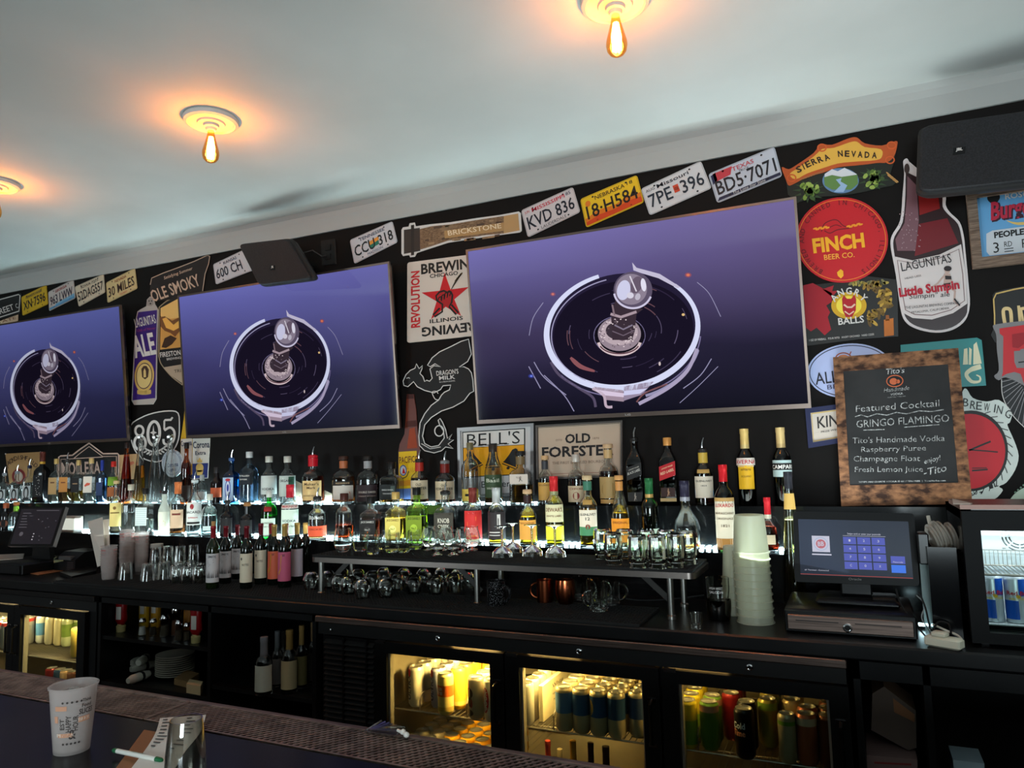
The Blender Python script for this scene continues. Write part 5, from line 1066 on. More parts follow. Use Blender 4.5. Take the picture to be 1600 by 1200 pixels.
bottle('clear vodka bottle with white and green label, left of the red wax bourbon', 449, 713, 26, 'A', 'round', WATER, .3, 'cap', (206, 206, 196), [(.16, .62, 85, (200, 210, 204), T_(('ORGANIC', .7, .12, .6, BK), art=band(.4, .95, (50, 90, 70), .2, .75)))])
bottle('bourbon bottle with dripping red wax neck and metal pourer', 489, 698, 35, 'A', 'stout', (150, 50, 10), .60, 'pour', (190, 20, 36), [(.08, .50, 58, (226, 190, 130), T_(("Maker's", .76, .14, .7, (70, 40, 24)), ('Mark', .58, .13, .4, (70, 40, 24)), ('KENTUCKY BOURBON', .2, .07, .8, (90, 60, 40))))], CG, 1, (196, 20, 38))
bottle('wide domed bourbon bottle with copper cap and picture label', 537, 713, 37, 'A', 'dome', (160, 80, 20), .62, 'cork', (60, 36, 28), [(.06, .42, 60, (206, 196, 186), T_(art=many(polyart([(-.8, .1), (-.3, .55), (.2, .4), (.6, .62), (.8, .1)], (170, 70, 50)), band(.0, .12, (150, 90, 50))))), (.43, .52, 60, (30, 24, 22), T_(('RESERVE', .3, .4, .6, (190, 160, 120))))], CG, .6, (170, 96, 60))
bottle('wide domed dark whiskey bottle with black cap, right of the picture-label bourbon', 575, 713, 36, 'A', 'dome', (40, 18, 14), .46, 'cork', (30, 26, 24), [(.06, .44, 60, (40, 26, 30), T_(('DOUBLE OAKED', .5, .12, .8, (190, 180, 170)), ('STRAIGHT BOURBON', .28, .07, .8, (170, 150, 140))))], CG, .6, (150, 150, 152))
bottle('clear square whiskey bottle with black and silver label and black cap', 612, 722, 36, 'A', 'square', (206, 150, 60), .12, 'cap', (26, 24, 24), [(.12, .5, 60, (30, 32, 32), T_(('SINGLE BARREL', .6, .1, .7, (190, 190, 186)), ('TENNESSEE', .36, .08, .6, (190, 190, 186)), art=band(.1, .9, (70, 84, 80), .35, .85)))], CG, 1, None)
bottle('cream-label bourbon with metal pourer, overlapping the yellow bottle sign', 656, 703, 28, 'A', 'round', (96, 36, 14), .62, 'pour', (40, 36, 36), [(.12, .56, 72, (216, 196, 168), T_(('OLD', .72, .13, .25, BK), ('FORESTER', .52, .14, .8, BK), ('100 PROOF', .2, .07, .5, (120, 90, 70))))], CG, 1, (180, 50, 40))
bottle('darker cream-label bourbon with metal pourer, under the dragon tail', 696, 705, 31, 'A', 'round', (90, 30, 12), .62, 'pour', (120, 120, 122), [(.12, .56, 72, (210, 190, 160), T_(('OLD', .72, .13, .25, BK), ('FORESTER', .52, .14, .8, BK)))], CG, 1, (120, 30, 24))
bottle('tall clear ornate-necked bottle with small yellow label, in front of the bell sign', 736, 692, 29, 'A', 'dome', (240, 236, 190), .16, 'cap', (120, 110, 80), [(.06, .26, 60, (226, 196, 90), T_(art=band(.4, .6, BK, -.5, .5)))])
bottle('tall clear bottle with dark green label, in front of the middle black bell', 772, 695, 29, 'A', 'curvy', (150, 90, 26), .16, 'cap', (60, 50, 44), [(.12, .52, 75, (60, 78, 54), T_(('Basil', .68, .16, .6, (206, 210, 190)), ('WHISKEY', .36, .1, .6, (206, 210, 190))))])
def kan(t, pt, wd, zb, hz, off):
    for a in ([(.1, .3), (.2, .8)], [(.02, .68), (.36, .74)], [(.04, .5), (.34, .56)], [(.2, .5), (.04, .25)], [(.2, .5), (.38, .28)], [(.08, .2), (.3, .22)]):
        (u0, v0), (u1, v1) = a; polyart([(u0 - .03, v0), (u0 + .03, v0), (u1 + .03, v1), (u1 - .03, v1)], BK)(t, pt, wd, zb, hz, off)
bottle('square whisky bottle with pale label and one black brush mark', 815, 705, 37, 'A', 'square', (120, 84, 24), .40, 'cork', (30, 30, 32), [(.42, .62, 62, (216, 202, 190), T_(('TOKI', .55, .2, .3, (120, 96, 84)), art=kan))], CG, .8, (120, 100, 70))
bottle('small round bottle with tan label and cork, left edge of the bourbon sign', 853, 712, 22, 'A', 'round', (190, 130, 50), .2, 'cork', (206, 166, 120), [(.1, .50, 75, (206, 158, 80), T_(('BOURBON', .8, .1, .7, (120, 70, 30))))], CG, 1, (60, 60, 64))
bottle('clear whisky bottle with a round crest label, below the bourbon sign lettering', 902, 710, 28, 'A', 'stout', (206, 150, 70), .14, 'cap', (200, 190, 180), [(.06, .40, 66, (196, 176, 146), T_(('CHIVAS', .76, .12, .7, (120, 40, 40)), art=spot(0, .38, .34, .24, (130, 50, 44))))])
bottle('whisky bottle with brown oval label and tall wooden stopper', 953, 694, 31, 'A', 'stout', (84, 30, 14), .60, 'cork', (206, 170, 130), [(.12, .50, 66, (170, 140, 90), T_(art=spot(0, .42, .7, .36, (150, 120, 70)))), (.03, .1, 60, (190, 150, 90))], CG, 1, (196, 160, 110))
bottle('square scotch bottle with slanted black label and metal pourer', 995, 668, 30, 'A', 'slim', None, 0, 'pour', (30, 28, 28), [(.42, .62, 80, (28, 26, 26), dict(texts=(('BLACK LABEL', .40, .2, .85, (190, 184, 176)), ('JOHNNIE WALKER', .7, .1, .7, (170, 164, 156))), slant=.35)), (.06, .2, 50, (34, 30, 28), T_(art=polyart([(-.15, .1), (0, .5), (-.1, .55), (.02, .95), (.1, .95), (.12, .6), (.3, .5), (.14, .45), (.3, .05), (.1, .35), (-.02, .05)], (150, 140, 130)), name='emblem'))], ('shell', (96, 90, 90)))
bottle('square scotch bottle with slanted red label and gold cap', 1047, 684, 32, 'A', 'slim', (80, 26, 14), .55, 'cap', (214, 150, 80), [(.42, .64, 80, (176, 22, 32), dict(texts=(('RED LABEL', .36, .2, .85, (232, 196, 160)), ('JOHNNIE WALKER', .72, .1, .7, (232, 190, 150))), slant=.35)), (.06, .11, 66, (190, 160, 110)), (.13, .27, 50, (50, 24, 20), T_(art=polyart([(-.15, .1), (0, .5), (-.1, .55), (.02, .95), (.1, .95), (.12, .6), (.3, .5), (.14, .45), (.3, .05), (.1, .35), (-.02, .05)], (170, 130, 100)), name='emblem'))], ('shell', (150, 120, 112)))
def wave(rgb): return polyart([(-1, 0), (1, 0), (1, .34), (.6, .30), (.2, .38), (-.2, .46), (-.6, .36), (-1, .40)], rgb)
bottle('whisky bottle with cream label over a blue wave, pourer on top', 1102, 684, 31, 'A', 'round', (90, 40, 14), .60, 'pour', (40, 36, 36), [(.14, .54, 66, (220, 208, 190), T_(('GLENLIVET', .74, .09, .8, BK), ('1824', .54, .06, .25, BK), art=wave((104, 160, 200)))), (.60, .67, 40, (200, 160, 90))], CG, 1, (206, 170, 70))
bottle('black amaro bottle with white and yellow labels and gold cap', 1169, 670, 29, 'A', 'round', (30, 12, 8), .66, 'longcap', (214, 180, 110), [(.54, .64, 85, (224, 214, 204), T_(('AVERNA', .22, .55, .9, (190, 30, 34)))), (.22, .54, 55, (228, 176, 36), T_(('amaro', .78, .12, .6, (120, 80, 20)), ('SICILIANO', .5, .08, .6, (120, 80, 20)))), (.52, .535, 60, (206, 206, 200))], ('shell', (60, 40, 34)), 1, (206, 180, 120))
bottle('dark red aperitif bottle with white band label and gold cap, rightmost on the upper step', 1226, 668, 30, 'A', 'round', (60, 8, 10), .66, 'longcap', (206, 176, 120), [(.38, .60, 80, (176, 196, 196)), (.47, .56, 82, (30, 26, 28), T_(('CAMPARI', .18, .62, .9, (230, 226, 220)), off=.0016))], ('shell', (90, 36, 34)), 1, (190, 160, 110))
# ---- lower tier
bottle('black round bottle with orange disc label behind the left register', 8, 786, 22, 'B', 'stout', None, 0, 'cap', (206, 110, 70), [(.12, .42, 50, (24, 20, 20), T_(art=spot(0, .5, .7, .45, (170, 100, 70))))], ('solid', (16, 14, 15)))
bottle('clear bottle with lime green neck behind the left register', 24, 785, 24, 'B', 'dome', WATER, .5, 'cork', (196, 120, 60), (), CG, 1, (150, 200, 60))
bottle('slim bottle with long yellow label and cork, right of the paper napkins', 180, 751, 19, 'B', 'round', (236, 226, 150), .5, 'cork', (206, 180, 130), [(.14, .62, 80, (226, 204, 130), T_(art=many(band(.55, .6, (120, 90, 40), -.6, .6), spot(0, .78, .2, .07, (120, 90, 40)))))])
bottle('clear square-shouldered bottle half full, with pale cap', 203, 757, 26, 'B', 'square', WATER, .45, 'cap', (206, 200, 180))
def dots(t, pt, wd, zb, hz, off):
    for i in range(9):
        for j in range(9): spot(-.88 + i * .22, .06 + j * .11, .07, .03, (236, 240, 240), 6)(t, pt, wd, zb, hz, off)
bottle('dimpled clear bottle with square black cap', 226, 763, 27, 'B', 'square', WATER, .35, 'cap', (24, 22, 22), [(.2, .62, 70, (190, 204, 204), dict(texts=(), art=dots))])
bottle('creamy white coconut rum bottle with pourer', 256, 755, 20, 'B', 'curvy', None, 0, 'pour', (30, 28, 28), [(.2, .56, 60, (224, 226, 210), T_(art=polyart([(-.4, .05), (.1, .4), (.4, .3), (.3, .05)], (206, 180, 40))))], ('milk', (226, 228, 216)))
bottle('dark rum bottle with tan label and copper cap, right of the white rum', 277, 753, 25, 'B', 'round', (70, 36, 14), .5, 'longcap', (200, 110, 60), [(.14, .50, 55, (206, 176, 146), T_(art=band(.7, .8, (110, 50, 40), -.6, .6)))], CG, 1, None)
bottle('clear rum bottle with white label and red disc, metal pourer', 303, 737, 24, 'B', 'round', WATER, .3, 'pour', (190, 196, 196), [(.2, .62, 80, (216, 218, 214), T_(('BACARDI', .52, .11, .8, (34, 30, 34)), ('SUPERIOR', .3, .06, .5, RD), art=many(spot(-.1, .82, .2, .12, (150, 40, 44)), band(.05, .14, BK, -.7, .7))))])
bottle('clear domed bottle half full of clear spirit, left of the black gin', 327, 772, 26, 'B', 'dome', (206, 232, 232), .52, 'cap', (206, 206, 190), [(.15, .26, 40, (190, 206, 206))])
for px, tp, nm, rgb, cp in ((355, 769, 'black apothecary gin bottle with white diamond label and pourer', (214, 206, 196), 'pour'), (386, 785, 'black apothecary gin bottle with tan diamond label and cork', (206, 150, 90), 'cork')):
    bottle(nm, px, tp, 24, 'B', 'stout', None, 0, cp, (150, 104, 60) if cp == 'cork' else (24, 22, 22), [(.10, .56, 50, (20, 18, 20), T_(("HENDRICK'S", .44, .08, .8, BK), art=polyart([(-1, .5), (0, 1), (1, .5), (0, 0)], rgb)))], ('solid', (16, 14, 18)))
bottle('green gin bottle with white label and red seal', 420, 767, 26, 'B', 'dome', (30, 150, 50), .5, 'cap', (206, 206, 200), [(.04, .44, 60, (200, 214, 200), T_(('LONDON', .7, .1, .6, (60, 80, 60)), ('DRY GIN', .5, .08, .5, (60, 80, 60)))), (.60, .70, 30, (150, 40, 40))], ('shell', (70, 200, 90)))
bottle('clear vodka bottle with pale label and red script, right of the green gin', 453, 757, 27, 'B', 'round', WATER, .4, 'longcap', (176, 24, 40), [(.08, .56, 85, (206, 220, 206), T_(('VODKA', .5, .1, .6, (60, 80, 90)), ('IMPORTED', .3, .06, .5, (60, 80, 90)))), (.58, .66, 85, (220, 214, 206), T_(('SMIRNOF', .2, .6, .8, RD)))])
bottle('clear bottle with orange label low on it, etched letters and pourer', 496, 762, 29, 'B', 'round', (236, 190, 60), .09, 'pour', (30, 28, 28), [(.08, .34, 85, (226, 90, 56), T_(('DICKEL', .6, .16, .6, (130, 30, 20)))), (.38, .64, 60, shell((170, 178, 176), .2, .5, .1, 'etched_glass'), T_(('Bulleit', .5, .36, .8, (190, 190, 186)), name='etching'))])
bottle('round whiskey bottle one third full of red-brown spirit', 538, 771, 28, 'B', 'round', (130, 40, 10), .34, 'cap', (70, 36, 30))
def jd(t, pt, wd, zb, hz, off):
    for g in (spot(0, .5, .5, .18, (160, 156, 150)), spot(0, .5, .4, .13, BK)): g(t, pt, wd, zb, hz, off); off += .0003
JL = lambda rgb, ink, name: (.04, .52, 62, rgb, T_((name, .84, .1, .8, ink), ('No.7', .46, .09, .3, ink), ('TENNESSEE', .2, .06, .7, ink), art=spot(0, .5, .45, .16, tuple(min(255, int(c * 1.25 + 20)) for c in rgb))))
bottle('square black-label whiskey bottle with dark spirit', 580, 776, 34, 'B', 'square', (60, 18, 8), .50, 'cap', (26, 24, 24), [JL((28, 26, 26), (200, 196, 190), "JACK DANIEL'S")])
bottle('square honey whiskey bottle with yellow label and tan cap', 619, 769, 32, 'B', 'square', (236, 206, 60), .5, 'cap', (206, 170, 100), [JL((216, 196, 100), (110, 80, 30), "JACK DANIEL'S")])
bottle('square green apple whiskey bottle with green label and black cap', 652, 762, 33, 'B', 'square', (190, 206, 40), .5, 'cap', (24, 24, 22), [JL((120, 140, 34), (40, 60, 20), "JACK DANIEL'S")], ('shell', (200, 230, 150)), 1, (60, 130, 40))
bottle('wide rectangular bourbon bottle with dark label and pourer', 697, 752, 40, 'B', 'square', (40, 40, 34), .5, 'pour', (26, 24, 24), [(.08, .62, 64, (62, 58, 50), T_(('KNOB', .62, .18, .6, (214, 206, 190)), ('CREEK', .44, .12, .6, (214, 206, 190)), ('KENTUCKY', .2, .07, .5, (170, 160, 140))))], CG, .6)
bottle('bottle with bright red wrap label and dark red cap', 740, 762, 27, 'B', 'round', (236, 200, 60), .1, 'longcap', (110, 40, 34), [(.08, .62, 88, (206, 46, 44), T_(art=many(polyart([(-.4, .5), (.3, .66), (.3, .8), (-.4, .62)], (236, 130, 60)), polyart([(-.5, .3), (.4, .44), (.4, .52), (-.5, .4)], (236, 130, 60)), band(.12, .16, (236, 130, 60), -.4, .4))))], CG, 1, None)
bottle('dark label whiskey bottle with silver neck, right of the red label bottle', 777, 762, 27, 'B', 'round', (226, 190, 40), .12, 'longcap', (176, 176, 176), [(.1, .60, 88, (44, 36, 38), T_(art=many(polyart([(.1, .4), (.36, .4), (.36, .92), (.1, .92)], (206, 200, 196)), band(.24, .28, (206, 200, 196), -.6, .3), band(.14, .17, (206, 200, 196), -.6, .3))))], CG, 1, None)
bottle('yellow whisky bottle with orange label and tan cap behind an upturned glass', 826, 765, 28, 'B', 'stout', (236, 206, 40), .56, 'cork', (206, 170, 130), [(.12, .50, 66, (226, 160, 70), T_(('BALVENIE', .8, .09, .7, (150, 80, 30))))], CG, 1, (50, 30, 30))
bottle('scotch bottle with red cap, cream label and bright yellow spirit', 868, 744, 28, 'B', 'round', (236, 216, 30), .5, 'longcap', (190, 36, 40), [(.36, .62, 80, (216, 206, 166), T_(("DEWAR'S", .6, .22, .8, (110, 60, 40)), ('WHITE LABEL', .3, .1, .7, (110, 60, 40)))), (.1, .30, 80, (226, 220, 60))], CG, 1, (150, 150, 110))
bottle('single malt bottle with cream label, green lower band and green neck', 921, 743, 29, 'B', 'round', (170, 130, 20), .56, 'cork', (206, 180, 140), [(.18, .56, 70, (220, 206, 186), T_(('GLENLIVET', .78, .09, .8, BK), ('12', .60, .12, .2, BK), art=many(band(.0, .34, (70, 130, 90)), spot(0, .34, .22, .1, (120, 60, 40))))), (.64, .71, 36, (200, 160, 90))], CG, 1, (60, 110, 90))
bottle('single malt bottle with orange label and copper neck', 971, 743, 28, 'B', 'cone' if 0 else 'hock', (236, 190, 40), .52, 'cork', (206, 150, 90), [(.10, .44, 78, (226, 140, 36), T_(('ORIGINAL', .78, .1, .7, (130, 60, 20)), art=polyart([(-.25, .25), (.25, .25), (.25, .5), (-.25, .5)], (150, 70, 24))))], CG, 1, (190, 130, 70))
bottle('dark green whiskey bottle with white label at its foot', 1018, 747, 27, 'B', 'round', (14, 80, 24), .6, 'longcap', (30, 90, 50), [(.03, .3, 80, (190, 206, 190), T_(art=band(.6, .75, (50, 90, 60), -.6, .6)))], ('shell', (60, 150, 70)), 1, (190, 150, 90))
bottle('round onion shaped cognac bottle nearly empty, right of the green bottle', 1074, 751, 45, 'B', 'onion', (236, 160, 50), .08, 'longcap', (40, 36, 56), [(.2, .3, 16, (70, 40, 60))], CG, .7, (150, 150, 160))
bottle('slim liqueur bottle with red cap and tall cream label', 1136, 726, 31, 'B', 'wine', (30, 40, 24), .62, 'longcap', (196, 24, 34), [(.02, .64, 80, (224, 212, 190), T_(('LUXARDO', .82, .07, .8, (190, 36, 40)), ('MARASCHINO', .68, .045, .8, (110, 90, 70)), ('ORIGINALE', .58, .04, .7, (110, 90, 70)), ('1821', .44, .05, .3, (110, 90, 70)), art=many(band(.93, 1, (190, 150, 90)), band(0, .22, (170, 120, 60)))))], ('shell', (70, 90, 60)), 1, None)
bottle('small dark red flask bottle with red cap behind the plastic cup stack', 1203, 777, 32, 'B', 'onion', (110, 24, 10), .5, 'longcap', (190, 30, 40), [(.16, .34, 40, (206, 190, 160))], CG, .8, (206, 196, 176))
p = G(1244, 918, ZK_)
p.y = 3.08; p = locate(1244, 3.08, ZK_)
bottle('very tall tapering yellow liqueur bottle standing on the counter left of the register', 1243, 737, 38, None, 'cone', (236, 226, 120), .66, 'longcap', (40, 40, 46), [(.74, .86, 85, (206, 166, 90))], ('shell', (226, 232, 220)), 1, None, loc=p)
# ---- wine bottles on the counter
ZM = ZK_ + 0.012
def wine(label, px, basey, top, wpx, lab, caps, glass=(12, 16, 12), group=None, cork=None, extra=()):
    p = G(px, basey, ZM); 
    e = bottle(label, px, top, wpx, None, 'wine', None, 0, None, None, ([(.10, .56, 78, lab[0], lab[1])] if lab else []), ('solid', glass), 1, None, name='wine_bottle', cat='wine bottle', group=group, loc=p)
    H = height_at(p, top); R = radius_at(p, wpx); rn = PROF['wine'][-1][0] * R
    MB().lathe([(rn * .99, H * .78), (rn * 1.06, H * .95), (rn * 1.14, H * .955), (rn * 1.14, H * .985), (rn * 1.02, H * 1.001), (0, H * 1.001)], mat(caps, 0.35, 0.3), 18, cap0=False).build('foil', e)
    if cork: MB().lathe([(rn * .75, H), (rn * .8, H + .022), (0, H + .022)], mat((196, 146, 90), 0.7), 14).build('cork', e)
    return e
def trees(t, pt, wd, zb, hz, off):
    random.seed(4)
    for k in range(34):
        u = random.uniform(-.9, .9); h = random.uniform(.1, .36); polyart([(u, .16), (u + .05, .16), (u + .03, .16 + h)], (70, 68, 70))(t, pt, wd, zb, hz, off)
    for k in range(16):
        u = random.uniform(-.8, .4); v = random.uniform(.55, .9); polyart([(u, v), (u + .12, v + .05), (u + .1, v + .02)], (90, 88, 90))(t, pt, wd, zb, hz, off)
TREES = ((204, 200, 200), T_(('SIMOS', .86, .08, .5, (90, 86, 90)), art=trees)); CRM_ = ((222, 210, 184), T_(('NOTES', .58, .08, .4, (90, 80, 70)), art=spot(-.5, .82, .1, .05, BK)))
BUR, GLD = (110, 24, 34), (206, 164, 90)
wine('red wine bottle with white forest label and a cork on top', 332, 919, 822, 21, TREES, (150, 30, 40), (20, 30, 10), None, True)
wine('red wine bottle with white forest label, second of the row', 352, 911, 822, 19, TREES, (130, 30, 40))
wine('red wine bottle with white forest label, third of the row', 370, 904, 820, 17, TREES, BUR)
wine('wine bottle with plain cream label and burgundy foil, standing in front', 384.5, 919, 822, 20, CRM_, BUR)
wine('wine bottle with cream label and burgundy foil behind, right of the front cream one', 407, 912, 818, 19, CRM_, BUR)
wine('wine bottle with burgundy foil half hidden behind the coral label bottle', 423, 903, 818, 17, None, BUR)
CORAL = lambda a, b: (a, T_(('W', .84, .1, .16, BK), art=polyart([(-.7, .3), (-.45, .4), (-.3, .9), (-.2, .9), (-.3, .4), (-.55, .2)], b)))
wine('wine bottle with coral label and gold foil', 428, 913, 820, 20, CORAL((226, 106, 76), (206, 150, 50)), GLD)
wine('wine bottle with pink label and gold foil, at the front right of the row', 444.5, 917, 819, 21, CORAL((196, 90, 120), (206, 140, 60)), GLD)
wine('wine bottle with burgundy foil between the pink label and white label bottles', 447, 899, 818, 16, None, BUR)
wine('dark wine bottle with pale lilac label and gold foil near the stand leg', 464, 909, 817, 19, ((190, 180, 190), T_()), GLD)
wine('dark wine bottle with gold foil, rightmost of the wine row', 477, 904, 817, 17, None, GLD)
# ================================================================ counter: mats, stand, glassware
def bar_mat(label, x0, x1, y0, y1, z, pitch=0.016):
    m = MB(); m.box((x0, y0, z), (x1, y1, z + 0.004), RUBBER)
    n = int((x1 - x0) / pitch)
    for k in range(n + 1):
        x = x0 + k * (x1 - x0) / n; m.box((x - 0.0022, y0, z + 0.004), (x + 0.0022, y1, z + 0.010), RUBBER)
    k = int((y1 - y0) / (pitch * 1.2))
    for j in range(k + 1):
        y = y0 + j * (y1 - y0) / k; m.box((x0, y - 0.0022, z + 0.004), (x1, y + 0.0022, z + 0.0115), RUBBER)
    return tag(m.build('rubber_bar_mat', smooth=0), label, 'bar mat')
mx0, mx1 = G(120, 905, ZK_).x, G(1005, 975, ZK_).x
bar_mat('long black rubber drip mat along the counter front under the wine bottles and mugs', mx0, mx1, YK + 0.005, YK + 0.30, ZK_)
# steel stand
YS0 = 2.72; c_fr = W(1086, 896, YS0); ZS = c_fr.z; xsl, xsr = W(484, 872, YS0).x, c_fr.x; YS1 = YS0 + 0.30
e = empty('steel_riser_stand', 'low stainless steel stand on round legs carrying upturned glasses above the counter', 'stand', (0, 0, 0))
f = MB()
def rrect(x0, x1, y0, y1, r, z):
    out = []
    for cx, cy, a0 in ((x1 - r, y0 + r, -90), (x1 - r, y1 - r, 0), (x0 + r, y1 - r, 90), (x0 + r, y0 + r, 180)):
        out += [(cx + r * math.cos(math.radians(a0 + k * 15)), cy + r * math.sin(math.radians(a0 + k * 15)), z) for k in range(7)]
    return out
f.loft([rrect(xsl, xsr, YS0, YS1, .03, ZS - .022), rrect(xsl, xsr, YS0, YS1, .03, ZS)], mat((150, 140, 134), 0.3, 1.0)); f.build('top_plate', e, smooth=0.5)
lgx = [(W(501, 925, YS0 + .03).x, YS0 + .035), (W(745, 942, YS0 + .03).x, YS0 + .035), (W(1049, 967, YS0 + .03).x, YS0 + .035)]
for i, (x, y) in enumerate(lgx):
    for yy in (y, YS1 - .035):
        z0l = .0122 if x < mx1 else .0005
        MB().lathe([(.017, z0l), (.017, .012), (.0125, .016), (.0125, ZS - .022 - ZK_)], mat((168, 166, 160), 0.3, 1.0), 16, c=(x, yy, ZK_)).build('leg', e)
    s = -1 if i else 1
    MB().bar((x + s * .005, y + .05, ZK_ + .05), (x + s * .12, y + .05, ZS - .024), .022, .004, mat((70, 68, 66), 0.4, .8), (0, 1, 0)).build('brace', e, smooth=0)
bar_mat('black rubber mat on top of the steel stand', xsl + .012, xsr - .012, YS0 + .006, YS1 - .006, ZS)
ZSM = ZS + 0.0115; ZM2 = ZK_ + 0.0115

def glass_mesh(prof, m=GLASS, n=24, extra=None):
    b = MB(); b.lathe(prof, m, n, cap0=False, cap1=False)
    return b
def wall(out, t, base):     # outer profile (r, z) upwards -> closed glass with an inside t thinner, floor at base
    return [(0, 0)] + out + [(r - t, z) for r, z in reversed(out) if z > base] + [(max(out[0][0] - t, .004), base), (0, base)]
GP = {
 'pint': wall([(.030, 0), (.031, .004), (.036, .07), (.043, .147)], .003, .012),
 'rocks': wall([(.034, 0), (.036, .006), (.040, .05), (.0405, .09)], .003, .012),
 'tumbler': wall([(.026, 0), (.033, .012), (.038, .035), (.039, .062), (.036, .09)], .003, .010),
 'stemless': wall([(.022, 0), (.034, .012), (.044, .04), (.045, .058), (.038, .095), (.034, .11)], .0016, .006),
 'snifter': wall([(.026, 0), (.028, .003), (.010, .010), (.012, .016), (.034, .034), (.042, .058), (.036, .086), (.029, .108), (.031, .118)], .0016, .020),
 'coupe': [(0, 0), (.033, 0), (.034, .002), (.012, .006), (.005, .014), (.0042, .075), (.007, .084), (.026, .094), (.042, .110), (.046, .128), (.0445, .128), (.040, .112), (.024, .097), (0, .090)],
 'jar': wall([(.030, 0), (.034, .006), (.036, .02), (.037, .06), (.036, .085), (.029, .098), (.0285, .102), (.031, .103), (.031, .118), (.0315, .120)], .003, .008),
 'shot': wall([(.017, 0), (.018, .012), (.024, .055)], .002, .014),
 'mug': wall([(.036, 0), (.037, .008), (.038, .095)], .0035, .012),
}
HTS = {k: max(z for r, z in v) for k, v in GP.items()}
_GM = {}
def glassware(name, label, kind, p, group=None, flip=False, scale=1.0, m=REAL, handle=None, facet=0, hz=1.0, rot=0.0, ribs=0):
    k = (kind, id(m), flip, facet)
    if k not in _GM:
        b = MB(); pr = GP[kind]
        if flip: pr = [(r, HTS[kind] - z) for r, z in pr]
        b.lathe(pr, m, facet or 24, cap0=False, cap1=False); o = b.build(name, smooth=0.5 if not facet else 0.2); _GM[k] = o.data
        bpy.data.objects.remove(o)
    o = bpy.data.objects.new(name, _GM[k]); COL.objects.link(o); o.location = p; o.scale = (scale, scale, scale * hz); o.rotation_euler.z = rot
    tag(o, label, 'glass' if kind != 'mug' else 'mug', group)
    if handle is not None:
        h = MB(); H = HTS[kind]; R = .037; pts = []
        for i in range(13):
            a = math.pi * (i / 12) - math.pi / 2; pts.append(((R - .004 + .034 * math.cos(a)), 0, H * .5 + H * .34 * math.sin(a)))
        h.tube(pts, .0055, m, 8); ho = h.build('handle', o); ho.rotation_euler.z = math.radians(handle)
    return o
def on(px, py, z): return G(px, py, z) + Vector((0, 0, .0008))
# --- upturned glass mugs / tumblers on the stand, left group
FACET = REAL
GS = 'pressed glasses on the left of the steel stand'
glassware('stemless_glass', 'round stemless wine glass at the left end of the steel stand', 'stemless', on(536, 862, ZSM), None, False, 1.0, REAL)
for px, py, l in ((563, 861, 'faceted glass tumbler beside the round stemless glass on the stand'), (583, 866, 'faceted glass tumbler in front of the honey whiskey, second on the stand'), (598, 858, 'glass tumbler standing behind the faceted ones on the stand'), (612, 863, 'glass tumbler in front of the yellow-label square bottle'), (631, 863, 'rounded glass tumbler at the right end of the left tumbler group on the stand'), (650, 858, 'glass tumbler half hidden in front of the green apple whiskey')):
    glassware('glass_tumbler', l, 'tumbler', on(px, py, ZSM), GS, False, 1.0, FACET, None, 12)
for px, py, l in ((683, 868, 'short snifter at the front left of the snifter group on the stand'), (708, 868, 'short snifter at the front middle of the snifter group on the stand'), (724, 863, 'short snifter behind the front pair, before the red label bottle'), (738, 860, 'short snifter at the right of the snifter group'), (697, 860, 'short snifter at the back left of the snifter group'), (671, 860, 'short snifter behind the left front snifter before the wide bourbon')):
    glassware('snifter_glass', l, 'snifter', on(px, py, ZSM), 'snifters on the steel stand', False, 0.93, REAL)
for px, py, l in ((785, 870, 'upturned coupe glass at the front left of the coupes on the stand'), (802, 863, 'upturned coupe glass behind the left coupe'), (832, 868, 'upturned coupe glass before the orange-label yellow whisky'), (868, 870, 'upturned coupe glass before the red-capped scotch bottle')):
    glassware('coupe_glass', l, 'coupe', on(px, py, ZSM), 'upturned coupes on the steel stand', True, 1.02, REAL)
JAR = noisy_glass = liquid((246, 252, 240), 0.04, 1.46)
for i, (px, py, l) in enumerate(((959, 882, 'upturned embossed jar at the front left of the jars on the stand'), (997, 887, 'upturned embossed jar, second in the front row on the stand'), (1028, 888, 'upturned embossed jar, third in the front row on the stand'), (1057, 886, 'upturned embossed jar, fourth in the front row beside the stand end'), (1077, 881, 'upturned embossed jar at the right end of the stand with an amber tint behind'),
      (942, 873, 'upturned embossed jar at the back left of the jars'), (977, 875, 'upturned embossed jar in the back row below the orange-label malt'), (1011, 876, 'upturned embossed jar in the back row below the green bottle'), (1042, 876, 'upturned embossed jar in the back row left of the cognac bottle'))):
    glassware('mason_jar', l, 'jar', on(px, py, ZSM), 'upturned jars on the steel stand', True, 1.0, JAR, None, 16, 1.02)
# --- under the stand
k = 0
UND = [(486, 921), (512, 919), (531, 926), (545, 928), (567, 935), (603, 933), (535, 916), (560, 917), (582, 920), (620, 922), (647, 927), (680, 928), (709, 925), (732, 922), (600, 914), (632, 915), (662, 916), (690, 914), (716, 917)]
NM = ['leftmost wine tumbler under the stand beside the steel leg', 'second wine tumbler from the left under the stand', 'third wine tumbler from the left under the stand', 'fourth wine tumbler from the left under the stand', 'frontmost wine tumbler under the stand, nearest the counter edge', 'front wine tumbler right of the frontmost one under the stand']
for i, (px, py) in enumerate(UND):
    l = NM[i] if i < 6 else ('front row wine tumbler under the stand, %s' % ('left of centre', 'at the centre', 'before the middle leg', 'beside the middle leg', 'x')[i - 9] if 9 < i < 14 else 'wine tumbler in the shaded back row under the steel stand')
    glassware('wine_tumbler', l, 'stemless', on(px, py, ZM2), 'wine tumblers in the shaded back row' if not (i < 6 or 9 < i < 14) else 'wine tumblers under the stand', True, .86, REAL, None, 0, .86)
